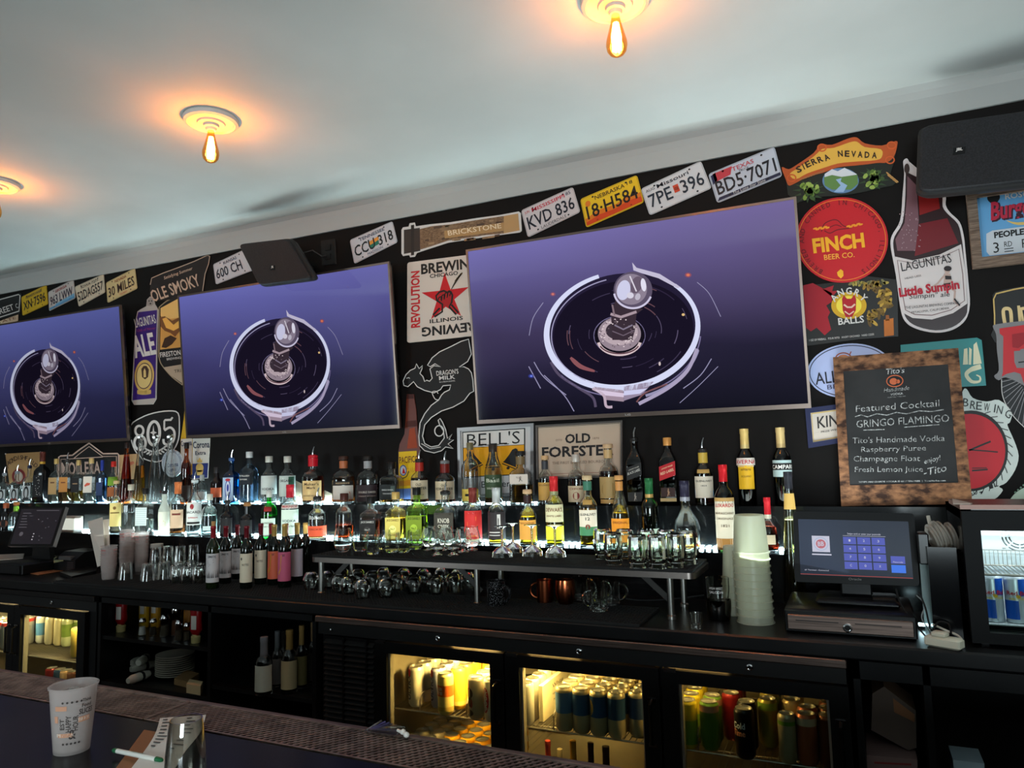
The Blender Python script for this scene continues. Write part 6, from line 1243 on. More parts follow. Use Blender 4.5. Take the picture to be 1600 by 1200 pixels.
SPK_ = noisy('speckled_enamel', (10, 10, 11), (190, 190, 196), 420, .25, 0, (1, 1, 1), 0, 1, None, .66, .72)
glassware('enamel_mug', 'black enamel mug with white specks under the stand by the middle leg', 'mug', on(776, 945, ZM2), None, False, 1.02, SPK_, -10)
COP = mat((196, 104, 66), .22, 1.0)
glassware('copper_mug', 'copper mug with brass handle facing left, under the stand', 'mug', on(852, 940, ZM2), None, False, .93, COP, 190)
glassware('copper_mug', 'hammered copper mug right of the copper mug with the visible handle', 'tumbler', on(884, 943, ZM2), None, False, 1.06, COP)
glassware('glass_mug', 'clear glass mug with handle on the left, in front under the stand', 'mug', on(936, 954, ZM2), None, False, .92, REAL, 195)
for px, py, l in ((906, 936, 'clear glass mug behind the copper mugs'), (930, 940, 'clear glass mug behind the front glass mug'), (955, 944, 'clear glass mug at the right behind the front glass mug')):
    glassware('glass_mug', l, 'mug', on(px, py, ZM2), None, False, .98, REAL, 20)
glassware('shot_glass', 'tiny shot glass alone on the bare counter', 'shot', on(1088, 982, ZK_), None, False, .95)
SMOKE = shell((150, 140, 132), .1, .7, .03, 'smoked_glass')
glassware('rocks_glass', 'smoky rocks glass on the counter, lower one of the stacked pair', 'rocks', on(1124, 968, ZK_), None, False, 1.12, SMOKE, None, 0, .72)
p = on(1124, 968, ZK_); glassware('rocks_glass', 'clear rocks glass with white print, stacked in the smoky one', 'rocks', p + Vector((0, 0, .056)), None, False, 1.04, REAL)
t = MB(); R_ = .0432
for i, (s, z) in enumerate((('HIGH WEST', .088), ('SALOON', .074))): flat_text(t, s, .05, .009, lambda u, v, z=z: (p.x + R_ * math.sin(u / R_), p.y - R_ * math.cos(u / R_), p.z + .025 + z + v), WHITE)
tag_o = t.build('print', smooth=0); tag_o.parent = [o for o in COL.objects if o.name.startswith('rocks_glass')][-1]; tag_o.matrix_parent_inverse = Matrix.Translation(-(p + Vector((0, 0, .056)))) if 0 else Matrix.Scale(1 / 1.04, 4) @ Matrix.Translation(-(p + Vector((0, 0, .056))))
# --- glasses at the left of the counter
ZL_ = ZK_
PLC = plastic((222, 212, 208), .74, .2)
_cup = {}
def plastic_cup(name, label, p, hgt, r0, r1, m, group, rim=.0025, printing=None):
    k = (hgt, r0, r1, id(m), bool(printing))
    if k not in _cup:
        b = MB(); b.lathe([(0, .002), (r0, 0), (r1, hgt - .004), (r1 + rim, hgt - .004), (r1 + rim, hgt), (r1 - .001, hgt), (r0 - .001, .004), (0, .004)], m, 26, cap0=False, cap1=False); o = b.build(name); _cup[k] = o.data; bpy.data.objects.remove(o)
    o = bpy.data.objects.new(name, _cup[k]); COL.objects.link(o); o.location = p; tag(o, label, 'cup', group)
    if printing:
        t = MB(); printing(t, lambda z: r0 + (r1 - r0) * z / hgt + .0007); t.build('print', o, smooth=0)
    return o
def redprint(t, rad):
    for z, s in ((.05, 'BREWERY'), (.036, 'SLICES'), (.066, 'BEER')):
        for off in (0, 2.1, 4.2): flat_text(t, s, .04, .010, lambda u, v: (rad(z + v) * math.sin(off + u / .036), -rad(z + v) * math.cos(off + u / .036), z + v), mat((190, 60, 60), .5), .02)
def cup_stack(px, py, n, step, what, place, prn=True):
    p = on(px, py, ZL_)
    for i in range(n):
        pos = ['bottom', 'second', 'third', 'fourth', 'fifth', 'sixth', 'seventh', 'eighth', 'ninth', 'tenth'][i] if i < n - 1 else 'top'
        plastic_cup('plastic_cup', '%s cup of the %s, %s' % (pos, what, place), p + Vector((0, 0, i * step)), .095, .030, .040, PLC, what, .0025, redprint if prn and i == n - 1 else None)
cup_stack(169, 908, 8, .0135, 'short plastic cup stack', 'left end of the glasses')
cup_stack(197, 896, 8, .022, 'tall plastic cup stack', 'right of the short stack')
cup_stack(220, 893, 7, .022, 'printed plastic cup stack', 'third stack from the left')
PN = 'upturned pint glasses left of the wine bottles'
for px, py, l in ((196, 908, 'pint glass at the front left beside the short plastic cup stack'), (231, 910, 'pint glass with a small red print at the front, left of the wine'), (256, 907, 'pint glass at the front right of the red-printed one')):
    glassware('pint_glass', l, 'pint', on(px, py, ZL_), PN, True, .93, REAL, None, 0, .72)
for px, py, l in ((243, 902, 'tall pint glass behind the red-printed pint'), (262, 900, 'tall pint glass second in the back row'), (281, 899, 'tall pint glass third in the back row'), (302, 897, 'tall pint glass fourth in the back row')):
    o = glassware('pint_glass', l + ', lower of its stack', 'pint', on(px, py, ZL_), PN, True, .84, REAL, None, 0, .92)
    glassware('pint_glass', l + ', upper of its stack', 'pint', on(px, py, ZL_) + Vector((0, 0, .05)), PN, True, .84, REAL, None, 0, .92)
for px, py, l in ((276, 913, 'rocks glass front left of the cluster beside the wine row'), (293, 914, 'rocks glass in front, middle of the cluster beside the wine row'), (311, 914, 'rocks glass front right of the cluster beside the wine row'), (284, 906, 'rocks glass back left of the cluster beside the wine row'), (303, 906, 'rocks glass back right of the cluster beside the wine row'), (319, 907, 'rocks glass behind the first wine bottle')):
    glassware('rocks_glass', l, 'rocks', on(px, py, ZL_), 'rocks glasses beside the wine row', True, .92, REAL, None, 0, 1.15)
p = on(244, 899, ZL_); b = MB()
for i in range(6): b.lathe([(.032, 0.152 + .004 * i), (.034, .155 + .004 * i)], mat((206, 200, 190), .6), 20, c=(p.x, p.y, 0.94 + 0 * i - 0.0))
tag(b.build('coaster_stack'), 'small stack of round white coasters on an upturned pint stack', 'coasters')
# napkins, paper
b = MB(); p = on(112, 838, Z2); p = locate(112, Y2 + .06, Z2)
for i in range(2): b.rbox((p.x - .075 + .01 * i, p.y - .03 - .015 * i, Z2), (p.x + .07 + .015 * i, p.y + .03 - .02 * i, Z2 + .105 - .008 * i), mat((206, 200, 192), .8), .004)
tag(b.build('napkin_stack'), 'stack of white paper napkins standing on the lower step behind the left register', 'napkins')
def leaf(label, pts, name='paper_menu', cat='paper', m=(196, 188, 178)):
    P = [W(x, y, Y) for x, y, Y in pts]; n = (P[1] - P[0]).cross(P[2] - P[0]).normalized() * .0016
    b = MB(); b.prism(P, n, mat(m, .8)); return tag(b.build(name, smooth=0), label, cat)
leaf('folded white paper leaning beside the plastic cup stack', [(137, 815, 2.98), (160, 808, 3.0), (165, 880, 2.92), (152, 886, 2.92)])
leaf('second white paper standing behind the folded one', [(161, 812, 3.04), (170, 811, 3.05), (172, 880, 2.96), (163, 884, 2.96)])
for i, (pts, l) in enumerate((([(460, 750, 3.425), (472, 756, 3.425), (472, 786, 3.42), (460, 786, 3.42)], 'cream folded menu leaning left of the red wax bourbon'), ([(507, 766, 3.425), (522, 773, 3.425), (522, 787, 3.42), (507, 787, 3.42)], 'cream folded menus leaning between the red wax bourbon and the copper-capped one'))):
    leaf(l, pts, 'folded_menu', 'menu', (226, 206, 176))
# --- left register
e = empty('register_terminal', 'tilted touch screen terminal with dark screen at the left end of the counter', 'register', (0, 0, 0))
YR = 2.86; q = [W(34, 795, YR + .10), W(97, 795, YR + .06), W(79, 850, YR - .03), W(16, 850, YR + .01)]
n = (q[1] - q[0]).cross(q[3] - q[0]).normalized(); n = -n if n.y > 0 else n
c = sum(q, Vector()) / 4; big = [c + (v - c) * 1.12 for v in q]
MB().prism([v - n * .002 for v in big], -n * .022, mat((20, 19, 20), .35), mat((150, 148, 148), .35, .8)).build('casing', e, smooth=0)
MB().prism([v + n * .0 for v in q], -n * .002, mat((40, 36, 42), .15, 0, .35)).build('screen', e, smooth=0)
def q3(x, y): u, v = x, y; return (q[0] * (1 - u) + q[1] * u) * (1 - v) + (q[3] * (1 - u) + q[2] * u) * v
a = Art(q3, n); random.seed(8); TX = glow((190, 186, 190), .8); TG = glow((110, 106, 112), .6)
for k in range(8): a.poly([(.5 + .0 * k, .3 + .08 * k), (.53, .3 + .08 * k), (.53, .33 + .08 * k), (.5, .33 + .08 * k)], TX)
for k in range(6): a.poly([(.08, .12 + .08 * k), (.08 + random.uniform(.15, .3), .12 + .08 * k), (.3, .14 + .08 * k), (.08, .14 + .08 * k)], TG)
for k in range(10): u, v = random.uniform(.6, .95), random.uniform(.2, .9); a.ell(u, v, .014, .014, TG, 1, 0, 8)
a.poly([(.4, .04), (.95, .04), (.95, .06), (.4, .06)], TG); a.ell(.2, .72, .05, .06, TG, 1, 0, 12); a.build('display', e)
b = MB(); b.prism([c - n * .03 + Vector((-.06, 0, 0)), c - n * .03 + Vector((.06, 0, 0)), (c.x + .09, c.y + .04, ZK_ + .06), (c.x - .09, c.y + .04, ZK_ + .06)], (0, .03, 0), BLACK); b.build('stand', e, smooth=0)
p0, p1 = on(-40, 915, ZK_), on(72, 902, ZK_)
e2 = empty('cash_drawer', 'black cash drawer under the left register', 'cash drawer', (0, 0, 0))
MB().rbox((c.x - .24, 2.72, ZK_), (c.x + .17, 3.1, ZK_ + .06), mat((15, 15, 16), .35), .005).build('casing', e2); MB().box((c.x - .225, 2.712, ZK_ + .008), (c.x + .155, 2.72, ZK_ + .052), mat((26, 25, 26), .4)).build('drawer', e2, smooth=0)
pr_ = locate(124, 2.99, ZK_)
e2 = empty('receipt_printer', 'black receipt printer with sloping top right of the left register', 'printer', pr_)
b = MB(); b.prism([(-.10, -.09, 0), (-.10, .09, 0), (-.10, .09, .115), (-.10, -.03, .11), (-.10, -.09, .07)], (.19, 0, 0), mat((17, 16, 17), .35)); b.build('casing', e2, smooth=0)
MB().box((-.06, -.092, .068), (.05, -.06, .088), mat((70, 66, 66), .5)).build('paper_slot', e2, smooth=0)
b = MB()
for i in range(5): b.box((.02, -.0925, .012 + .01 * i), (.075, -.0895, .016 + .01 * i), mat((60, 46, 46), .5))
b.build('vents', e2, smooth=0)
for pts, l, col in (([(44, 896, 2.70), (106, 886, 2.80), (112, 890, 2.79), (60, 899, 2.69)], 'brown card lying on the counter before the left register', (150, 96, 60)),):
    P = [on(x, y, ZK_ + .002) for x, y, _ in pts]; tag(MB().prism(P, (0, 0, .003), mat(col, .7)).build('menu_card', smooth=0), l, 'card')
P = [on(x, y, ZK_ + .002) for x, y in ((93, 899), (130, 890), (152, 891), (150, 897), (112, 906))]; tag(MB().prism(P, (0, 0, .018), mat((16, 16, 17), .3)).build('check_folder', smooth=0), 'black folder lying on the counter left of the cup stack', 'folder')
for i, (pts, l, col) in enumerate((([(-10, 868), (38, 866), (36, 873), (-10, 877)], 'loose pale papers on the left cash drawer, at the photo edge', (190, 180, 170)), ([(84, 872), (100, 868), (99, 877), (84, 880)], 'folded greenish banknote on the left cash drawer', (160, 170, 130)))):
    P = [on(x, y, ZK_ + .062) for x, y in pts]; tag(MB().prism(P, (0, 0, .004), mat(col, .8)).build('paper_slip', smooth=0), l, 'paper')
# --- plastic containers
CONT = plastic((226, 228, 206), .52, .3); tt = on(1180, 973, ZK_)
_ct = {}
def container_stack(px, py, top, n, rb, rt, hgt, what, lean=0.0):
    p = on(px, py, ZK_); H = height_at(p, top); step = (H - hgt) / (n - 1)
    b = MB(); b.lathe([(rb + .004, 0), (rb + .004, .004), (rb, .005), (rt, hgt - .003), (rt - .003, hgt), (0, hgt), (0, hgt - .0012), (rt - .0035, hgt - .0012), (rt - .0012, hgt - .0045), (rb - .0012, .004), (rb + .001, 0)], CONT, 34, cap0=False, cap1=False); me = b.build('x'); dat = me.data; bpy.data.objects.remove(me)
    for i in range(n):
        pos = ['bottom', 'second', 'third', 'fourth', 'fifth', 'sixth', 'seventh', 'eighth', 'ninth', 'tenth', 'eleventh', 'twelfth'][i] if i < n - 1 else 'top'
        o = bpy.data.objects.new('plastic_container', dat); COL.objects.link(o); o.location = p + Vector((lean * i, 0, i * step)); tag(o, '%s milky upturned container of the %s' % (pos, what), 'container', what)
container_stack(1181, 972, 804, 11, .062, .053, .135, 'tall stack left of the register', -.0003)
container_stack(1148, 960, 852, 6, .037, .029, .12, 'shorter stack behind the rocks glasses', -.0001)
# --- right register
YP = 2.80; e = empty('register_terminal', 'touch screen register with keypad on screen, standing on the steel-front cash drawer', 'register', (0, 0, 0))
q = [W(1239, 799, YP + .05), W(1428, 802, YP + .05), W(1437, 916, YP), W(1242, 909, YP)]
c = sum(q, Vector()) / 4; n = (q[1] - q[0]).cross(q[3] - q[0]).normalized(); n = -n if n.y > 0 else n
def rquad(q, k, o):
    out = []
    for i in range(4):
        a_, p_, r_ = q[i], q[i - 1], q[(i + 1) % 4]
        lp, lr = (p_ - a_), (r_ - a_)
        for s in (0, .25, .5, .75, 1): out.append(tuple(c + (a_ + lp.normalized() * .014 * (1 - s) ** 2 + lr.normalized() * .014 * s ** 2 - c) * k + n * o))
    return out
MB().loft([rquad(q, 1.0, 0), rquad(q, 1.004, -.006), rquad(q, .985, -.028)], mat((12, 12, 13), .45, 0, 0, 0, .15)).build('casing', e, smooth=.4)
S4 = [W(1247, 811, YP + .045), W(1419, 815, YP + .045), W(1427, 905, YP + .004), W(1251, 898, YP + .004)]
S4 = [v + n * ((c - v).dot(n) + .001) for v in S4]
MB().prism(S4, -n * .001, mat((36, 41, 54), .12, 0, .55)).build('screen', e, smooth=0)
fq = lambda x, y: (S4[0] * (1 - x / 720) + S4[1] * (x / 720)) * (1 - y / 370) + (S4[3] * (1 - x / 720) + S4[2] * (x / 720)) * (y / 370)
a = Art(fq, n); KEY = glow((96, 106, 190), .9); WT = glow((206, 208, 226), .9)
KX = (290, 384, 478, 572); 
for r in range(4):
    for k in range(3):
        x, y = 296 + k * 92, 112 + r * 54; a.poly([(x, y), (x + 84, y), (x + 84, y + 47), (x, y + 47)], KEY)
a.poly([(592, 228), (680, 228), (680, 276), (592, 276)], KEY); a.poly([(592, 284), (680, 284), (680, 334), (592, 334)], glow((80, 130, 240), .9)); a.poly([(88, 110), (206, 110), (206, 216), (88, 216)], WT)
a.line(oval(147, 163, 46, 42, 0, 28), 5, glow((176, 190, 220), .9), 2, True); a.ell(147, 163, 33, 30, glow((196, 120, 130), .9), 2); a.line([(296, 104), (570, 104)], 2, WT); a.line([(0, 364), (718, 364)], 3, glow((200, 90, 80), .8)); a.build('keypad', e)
t = Art(fq, n); 
for r in range(4):
    for k in range(3): t.text('123456789C0X'[r * 3 + k], (332 + k * 92, 142 + r * 54), (344 + k * 92, 142 + r * 54), 16, WT, 2)
t.text('Swipe card or enter your passcode', (326, 96), (540, 96), 13, WT, 2); t.poly([(84, 228), (214, 228), (214, 237), (84, 237)], WT); t.text('#1 Terminal - Connected', (30, 340), (190, 340), 9, WT, 2); t.text('B', (126, 178), (146, 178), 30, WT, 4, .02); t.text('B', (148, 176), (168, 176), 30, WT, 4, .02); t.text('Passcode', (606, 270), (666, 270), 10, WT, 2); t.build('lettering', e)
lg = MB(); cc = (q[2] + q[3]) / 2 + (c - (q[2] + q[3]) / 2) * .10 + n * .0015; ux = (q[2] - q[3]).normalized(); uz = n.cross(ux).normalized(); uz = uz if uz.z > 0 else -uz
flat_text(lg, 'Oracle', .04, .008, lambda u, v: cc + ux * u + uz * v, mat((120, 118, 116), .4)); lg.build('logo', e, smooth=0)
zd = W(1330, 958, 2.70).z
b = MB(); b.rbox((c.x - .05, c.y + .015, zd + .03), (c.x + .05, c.y + .05, c.z), BLACK, .008); b.rbox((c.x - .13, c.y - .06, zd + .006), (c.x + .13, c.y + .12, zd + .03), mat((18, 18, 19), .25), .01); b.build('stand', e)
YDR = 2.68; dq = [W(1230, 957, YDR), W(1427, 972, YDR), W(1427, 1005, YDR), W(1230, 992, YDR)]
xd0, xd1 = dq[0].x, dq[1].x; zt_ = (dq[0].z + dq[1].z) / 2
e = empty('cash_drawer', 'black cash drawer with brushed steel front under the keypad register', 'cash drawer', (0, 0, 0))
MB().rbox((xd0 - .01, YDR + .003, ZK_), (xd1 + .01, 3.01, zd + .006), mat((16, 16, 17), .3), .006).build('casing', e)
zb = ZK_ + .012
o = MB().rbox((xd0, YDR - .012, zb), (xd1, YDR + .004, zt_), DARKSTEEL, .003).build('drawer', e, smooth=.3)
wd = xd1 - xd0; b = MB()
for u0, u1 in ((.07, .42), (.55, .91)): b.box((xd0 + wd * u0, YDR - .0145, zb + (zt_ - zb) * .62), (xd0 + wd * u1, YDR - .0115, zb + (zt_ - zb) * .67), INK)
b.build('slot', o, smooth=0)
b = MB(); b.lathe([(.014, 0), (.014, .006), (.010, .008), (.008, .005), (0, .005)], CHROME, 22); ko = b.build('lock', o); ko.location = (xd0 + wd * .49, YDR - .012, zb + (zt_ - zb) * .36); ko.rotation_euler = (math.pi / 2, 0, 0)
# card reader, straw bin, acrylic, adapter, cables
b = MB(); p = W(1442, 856, 2.80); b.rbox((p.x - .016, 2.76, p.z - .05), (p.x + .016, 2.83, p.z + .052), mat((15, 15, 16), .25), .005); tag(b.build('card_reader'), 'small black card reader fixed to the right side of the keypad register', 'card reader')
e = empty('straw_bin', 'tall black bin of straws and plastic lids between the register and the small fridge', 'bin', (0, 0, 0))
p = W(1478, 918, 2.80); x0, x1 = W(1451, 920, 2.80).x, W(1496, 920, 2.80).x; zt2 = W(1478, 852, 2.80).z
f = MB(); f.box((x0, 2.74, ZK_), (x1, 2.75, zt2), GLOSSBLACK); f.box((x0, 2.92, ZK_), (x1, 2.93, zt2 + .03), GLOSSBLACK); f.box((x0, 2.75, ZK_), (x0 + .006, 2.92, zt2), GLOSSBLACK); f.box((x1 - .006, 2.75, ZK_), (x1, 2.92, zt2), GLOSSBLACK); f.box((x0, 2.75, ZK_), (x1, 2.92, ZK_ + .01), GLOSSBLACK); f.build('bin_body', e, smooth=0)
LID = plastic((200, 192, 180), .4, .3)
for i, (px, py, r, tl) in enumerate(((1455, 843, .05, 1.25), (1462, 838, .05, 1.3), (1470, 836, .045, 1.2), (1482, 838, .045, 1.35))):
    p = W(px, py, 2.82); b = MB(); b.lathe([(0, 0), (r * .8, 0), (r * .85, .006), (r, .006), (r, .012), (r * .8, .012)], LID, 24, cap0=False, cap1=False); o = b.build('deli_disc'); o.location = p; o.rotation_euler = (0, tl, .25)
    tag(o, ['leftmost', 'second', 'third', 'rightmost'][i] + ' clear plastic lid standing on edge in the straw bin', 'lid', 'lids in the straw bin')
for i, (px, py, px2, py2) in enumerate(((1450, 806, 1462, 850), (1484, 822, 1488, 856), (1478, 826, 1484, 856))):
    b = MB(); b.tube([W(px, py, 2.86), W(px2, py2 + 6, 2.83)], .006 if i == 0 else .004, LID, 8); tag(b.build('drinking_straw'), ('thick leftmost', 'thin rightmost', 'thin middle')[i] + ' clear straw sticking up from the bin', 'straw')
p = W(1447, 915, 2.78); b = MB(); b.rbox((p.x - .012, 2.80, ZK_), (p.x + .022, 2.815, W(1447, 878, 2.78).z), plastic((206, 226, 226), .5, .1), .002); tag(b.build('acrylic_stand'), 'clear acrylic panel lit from behind, right of the keypad register', 'acrylic stand')
led('short light strip behind the register cables', W(1432, 930, 2.85).x, W(1452, 930, 2.85).x, 2.86, ZK_ + .01, 26, .015)
p = on(1476, 1012, ZK_); b = MB(); b.rbox((-.05, -.022, 0), (.05, .022, .032), mat((206, 200, 180), .5), .006); b.rbox((-.03, -.018, .03), (.01, .018, .046), mat((206, 200, 180), .5), .004); o = b.build('power_adapter'); o.location = p; o.rotation_euler.z = -.45; tag(o, 'white power adapter lying on the counter by the small fridge', 'adapter')
def cable(label, pts, r, col):
    P = [(W(x, y, Y)) for x, y, Y in pts]; P = [Vector((v.x, v.y, max(v.z, ZK_ + r))) for v in P]; b = MB(); b.tube(smoothpts(P, 5), r, mat(col, .5), 6); tag(b.build('cable'), label, 'cable')
cable('white cord looping from the white adapter', [(1490, 1010, 2.62), (1503, 1004, 2.64), (1498, 994, 2.68), (1478, 985, 2.70), (1458, 976, 2.74)], .0035, (206, 200, 186))
cable('black cable hanging down from the register across the cash drawer side', [(1400, 920, 2.77), (1408, 945, 2.74), (1430, 975, 2.70), (1455, 1005, 2.66)], .003, (16, 16, 17))
cable('second black cable bunched by the straw bin', [(1436, 925, 2.76), (1446, 950, 2.74), (1455, 985, 2.70), (1466, 972, 2.72), (1482, 975, 2.72), (1486, 990, 2.68)], .003, (20, 20, 21))
cable('thin pale cable tangled behind the register', [(1432, 930, 2.80), (1445, 945, 2.78), (1440, 965, 2.76), (1452, 985, 2.72), (1460, 1002, 2.69)], .002, (150, 156, 156))
cable('black cable lying on the counter behind the steel stand legs', [(960, 932, 3.03), (1000, 938, 3.03), (1050, 936, 3.04), (1100, 930, 3.05)], .003, (40, 40, 40))
# --- mini fridge
YF = 2.66; e = empty('mini_fridge', 'small black glass-door fridge with energy drinks at the right end of the counter', 'fridge', (0, 0, 0))
A = W(1500, 800, YF); Bq = W(1522, 1012, YF); x0 = (A.x + Bq.x) / 2; zt3 = W(1560, 797, YF).z; x1 = x0 + .43; z0 = ZK_ + .012
gx0 = (W(1531, 829, YF).x + W(1548, 988, YF).x) / 2; gz1 = W(1531, 829, YF).z; gz0 = W(1548, 989, YF).z; gx1 = x1 - .055
WHT = mat((214, 218, 224), .4)
f = MB(); f.box((x0, YF + .03, z0), (x0 + .03, YF + .42, zt3), GLOSSBLACK); f.box((x1 - .03, YF + .03, z0), (x1, YF + .42, zt3), GLOSSBLACK); f.box((x0, YF + .03, zt3 - .03), (x1, YF + .42, zt3), GLOSSBLACK); f.box((x0, YF + .03, z0), (x1, YF + .42, z0 + .05), GLOSSBLACK); f.box((x0, YF + .40, z0), (x1, YF + .42, zt3), GLOSSBLACK)
for x in (x0 + .03, x1 - .05): f.box((x, YF + .05, ZK_), (x + .02, YF + .08, z0), BLACK)
f.build('cabinet', e, smooth=0)
f = MB()
for qd in ((x0, x1, gz1, zt3 - .004), (x0, x1, z0, gz0), (x0, gx0, gz0, gz1), (gx1, x1, gz0, gz1)): f.box((qd[0], YF, qd[2]), (qd[1], YF + .028, qd[3]), mat((9, 9, 10), .5, 0, 0, 0, .1))
d = f.build('door', e, smooth=0); MB().box((gx0, YF + .004, gz0), (gx1, YF + .008, gz1), PANE).build('glass_pane', d, smooth=0)
f = MB(); yb = YF + .30; f.box((x0 + .031, YF + .04, z0 + .05), (x0 + .033, yb, zt3 - .03), WHT); f.box((x1 - .033, YF + .04, z0 + .05), (x1 - .031, yb, zt3 - .03), WHT); f.box((x0 + .03, yb, z0 + .05), (x1 - .03, yb + .004, zt3 - .03), WHT); f.box((x0 + .03, YF + .04, z0 + .048), (x1 - .03, yb, z0 + .052), WHT); f.box((x0 + .03, YF + .04, zt3 - .034), (x1 - .03, yb, zt3 - .03), WHT); f.build('liner', e, smooth=0)
f = MB(); fc = W(1592, 838, yb)
for r in (.028, .038, .048):
    for k in range(8):
        a0 = k * 45 + 4; pts = [(fc.x + r * math.cos(math.radians(a0 + j * 7.4)), yb - .001, fc.z + r * math.sin(math.radians(a0 + j * 7.4))) for j in range(6)]; f.tube(pts, .0022, INK, 5)
sc = W(1569, 857, yb); f.lathe([(.005, 0), (.005, .003), (0, .003)], STEEL, 10, c=(sc.x, yb - .004, sc.z)); f.build('fan_grille', e, smooth=0)
zsh = W(1560, 898, YF + .06).z
s = MB()
for y in (YF + .055, YF + .27): s.tube([(x0 + .034, y, zsh), (x1 - .034, y, zsh)], .003, WIRE, 6)
for k in range(30): x = x0 + .04 + k * .0122; s.tube([(x, YF + .055, zsh), (x, YF + .27, zsh)], .0015, WIRE, 5)
for k in range(30): x = x0 + .04 + k * .0122; s.tube([(x, YF + .27, zsh), (x, YF + .27, zsh + .05)], .0013, WIRE, 5)
s.tube([(x0 + .034, YF + .27, zsh + .05), (x1 - .034, YF + .27, zsh + .05)], .002, WIRE, 6); s.build('wire_shelf', e)
l = bpy.data.lights.new('fridge_light', 'AREA'); l.shape = 'RECTANGLE'; l.size = .3; l.size_y = .03; l.energy = 2.6; l.color = (.86, .95, 1); lo = bpy.data.objects.new('fridge_light', l); lo.location = ((x0 + x1) / 2, YF + .06, zt3 - .045); lo.rotation_euler = (.5, 0, 0); COL.objects.link(lo)
MB().box((x0 + .06, YF + .05, zt3 - .042), (x1 - .06, YF + .07, zt3 - .036), glow((220, 240, 255), 5)).build('lamp_tube', e, smooth=0)
b = MB(); tr = [W(1517, 797, YF + .02), W(1640, 793, YF + .02)]; b.prism([(tr[0].x - .03, YF + .01, zt3 + .001), (tr[0].x + .4, YF + .01, zt3 + .001), (tr[0].x + .4, YF + .30, zt3 + .001), (tr[0].x - .03, YF + .30, zt3 + .001)], (0, 0, .014), mat((110, 84, 76), .4, .5)); tag(b.build('metal_tray', smooth=0), 'brown metal tray lying on top of the small fridge', 'tray')
P = [W(1488, 780, YF + .2), W(1520, 792, YF + .05), W(1518, 800, YF + .02), W(1490, 797, YF + .02)]; P = [Vector((v.x, v.y, max(v.z, zt3 + .0155))) for v in P]
b = MB(); b.prism(P, (0, .002, .002), mat((206, 196, 186), .8)); tag(b.build('paper_sheet', smooth=0), 'curled white paper on the corner of the small fridge', 'paper')
# --- chalkboard
Bq = [(1302, 565), (1498, 551), (1520, 795), (1315, 798)]
pb = W(1417, 797, Y1 + .022); BN_ = Vector((0, -1, .085)).normalized()
P = [PL(x, y, pb, BN_) for x, y in Bq]
P = [v + Vector((0, 0, Z1 + .001 - min(q_.z for q_ in P) + .0)) for v in P]
e = empty('chalkboard', 'cocktail chalkboard in a rustic brown frame leaning on the wall above the register', 'chalkboard', (0, 0, 0))
RUST = noisy('rustic_brown_frame', (48, 26, 16), (150, 104, 72), 26, .7, 0, (1, 1, 1.6), .25, 8)
fq = lambda x, y: (P[0] * (1 - x / 780) + P[1] * (x / 780)) * (1 - y / 900) + (P[3] * (1 - x / 780) + P[2] * (x / 780)) * (y / 900)
f = MB(); I0, I1, J0, J1 = 62, 712, 92, 780
for r in ((0, 0, 780, J0), (0, J1, 780, 900), (0, J0, I0, J1), (I1, J0, 780, J1)): f.prism([fq(r[0], r[1]) , fq(r[2], r[1]), fq(r[2], r[3]), fq(r[0], r[3])], -BN_ * .016, RUST)
f.build('frame', e, smooth=0)
f = MB(); f.prism([fq(x, y) - BN_ * .003 for x, y in ((I0, J0), (I1, J0), (I1, J1), (I0, J1))], -BN_ * .011, noisy('slate_black', (26, 25, 26), (40, 39, 40), 6, .6)); f.build('board_panel', e, smooth=0)
a = Art(fq, BN_); CH = noisy('chalk_white', (96, 96, 96), (196, 196, 196), 120, .9); OR2 = mat((190, 96, 60), .6)
a.text("Tito's", (330, 128), (446, 126), 34, CH, 2, .02, .2); a.line(oval(384, 172, 50, 34, 0, 26), 6, OR2, 2, True); a.ell(376, 174, 24, 20, OR2, 2); a.ell(404, 176, 12, 12, OR2, 2); a.text('Handmade', (312, 236), (468, 230), 26, CH, 2, .0, .25); a.text('VODKA', (350, 257), (430, 255), 13, CH, 2, .03); a.text('AUSTIN * TEXAS', (330, 272), (444, 270), 7, CH, 2); a.build('printed_logo', e)
t = Art(fq, BN_)
t.text('Featured Cocktail', (128, 346), (640, 338), 42, CH, 2, -.003, .08); t.text('GRINGO FLAMINGO', (126, 440), (690, 430), 46, CH, 2, -.003, .05); t.text("Tito's Handmade Vodka", (94, 532), (654, 540), 36, CH, 2, -.006, .08); t.text('Raspberry Puree', (146, 586), (540, 590), 32, CH, 2, -.006, .08)
t.text('Champagne Float', (94, 640), (500, 650), 34, CH, 2, -.006, .08); t.text('Fresh Lemon Juice', (98, 702), (512, 712), 32, CH, 2, -.006, .08); t.text('enjoy!', (524, 668), (620, 648), 30, CH, 2, .004, .25); t.text('-Tito', (516, 738), (650, 712), 42, CH, 2, .002, .3)
t.line([(120, 374), (160, 364), (200, 378), (260, 362), (320, 374), (380, 360), (440, 372), (520, 358), (590, 366), (664, 358)], 5, CH, 2); t.line([(168, 456), (300, 458)], 5, CH, 2); t.line([(420, 450), (630, 444)], 5, CH, 2)
t.build('chalk_writing', e)
t = Art(fq, BN_); t.text("TITO'S HANDMADE VODKA IS GLUTEN-FREE  |  TitosVodka.com", (118, 766), (640, 770), 9, CH, 2, .02); t.build('small_print', e)
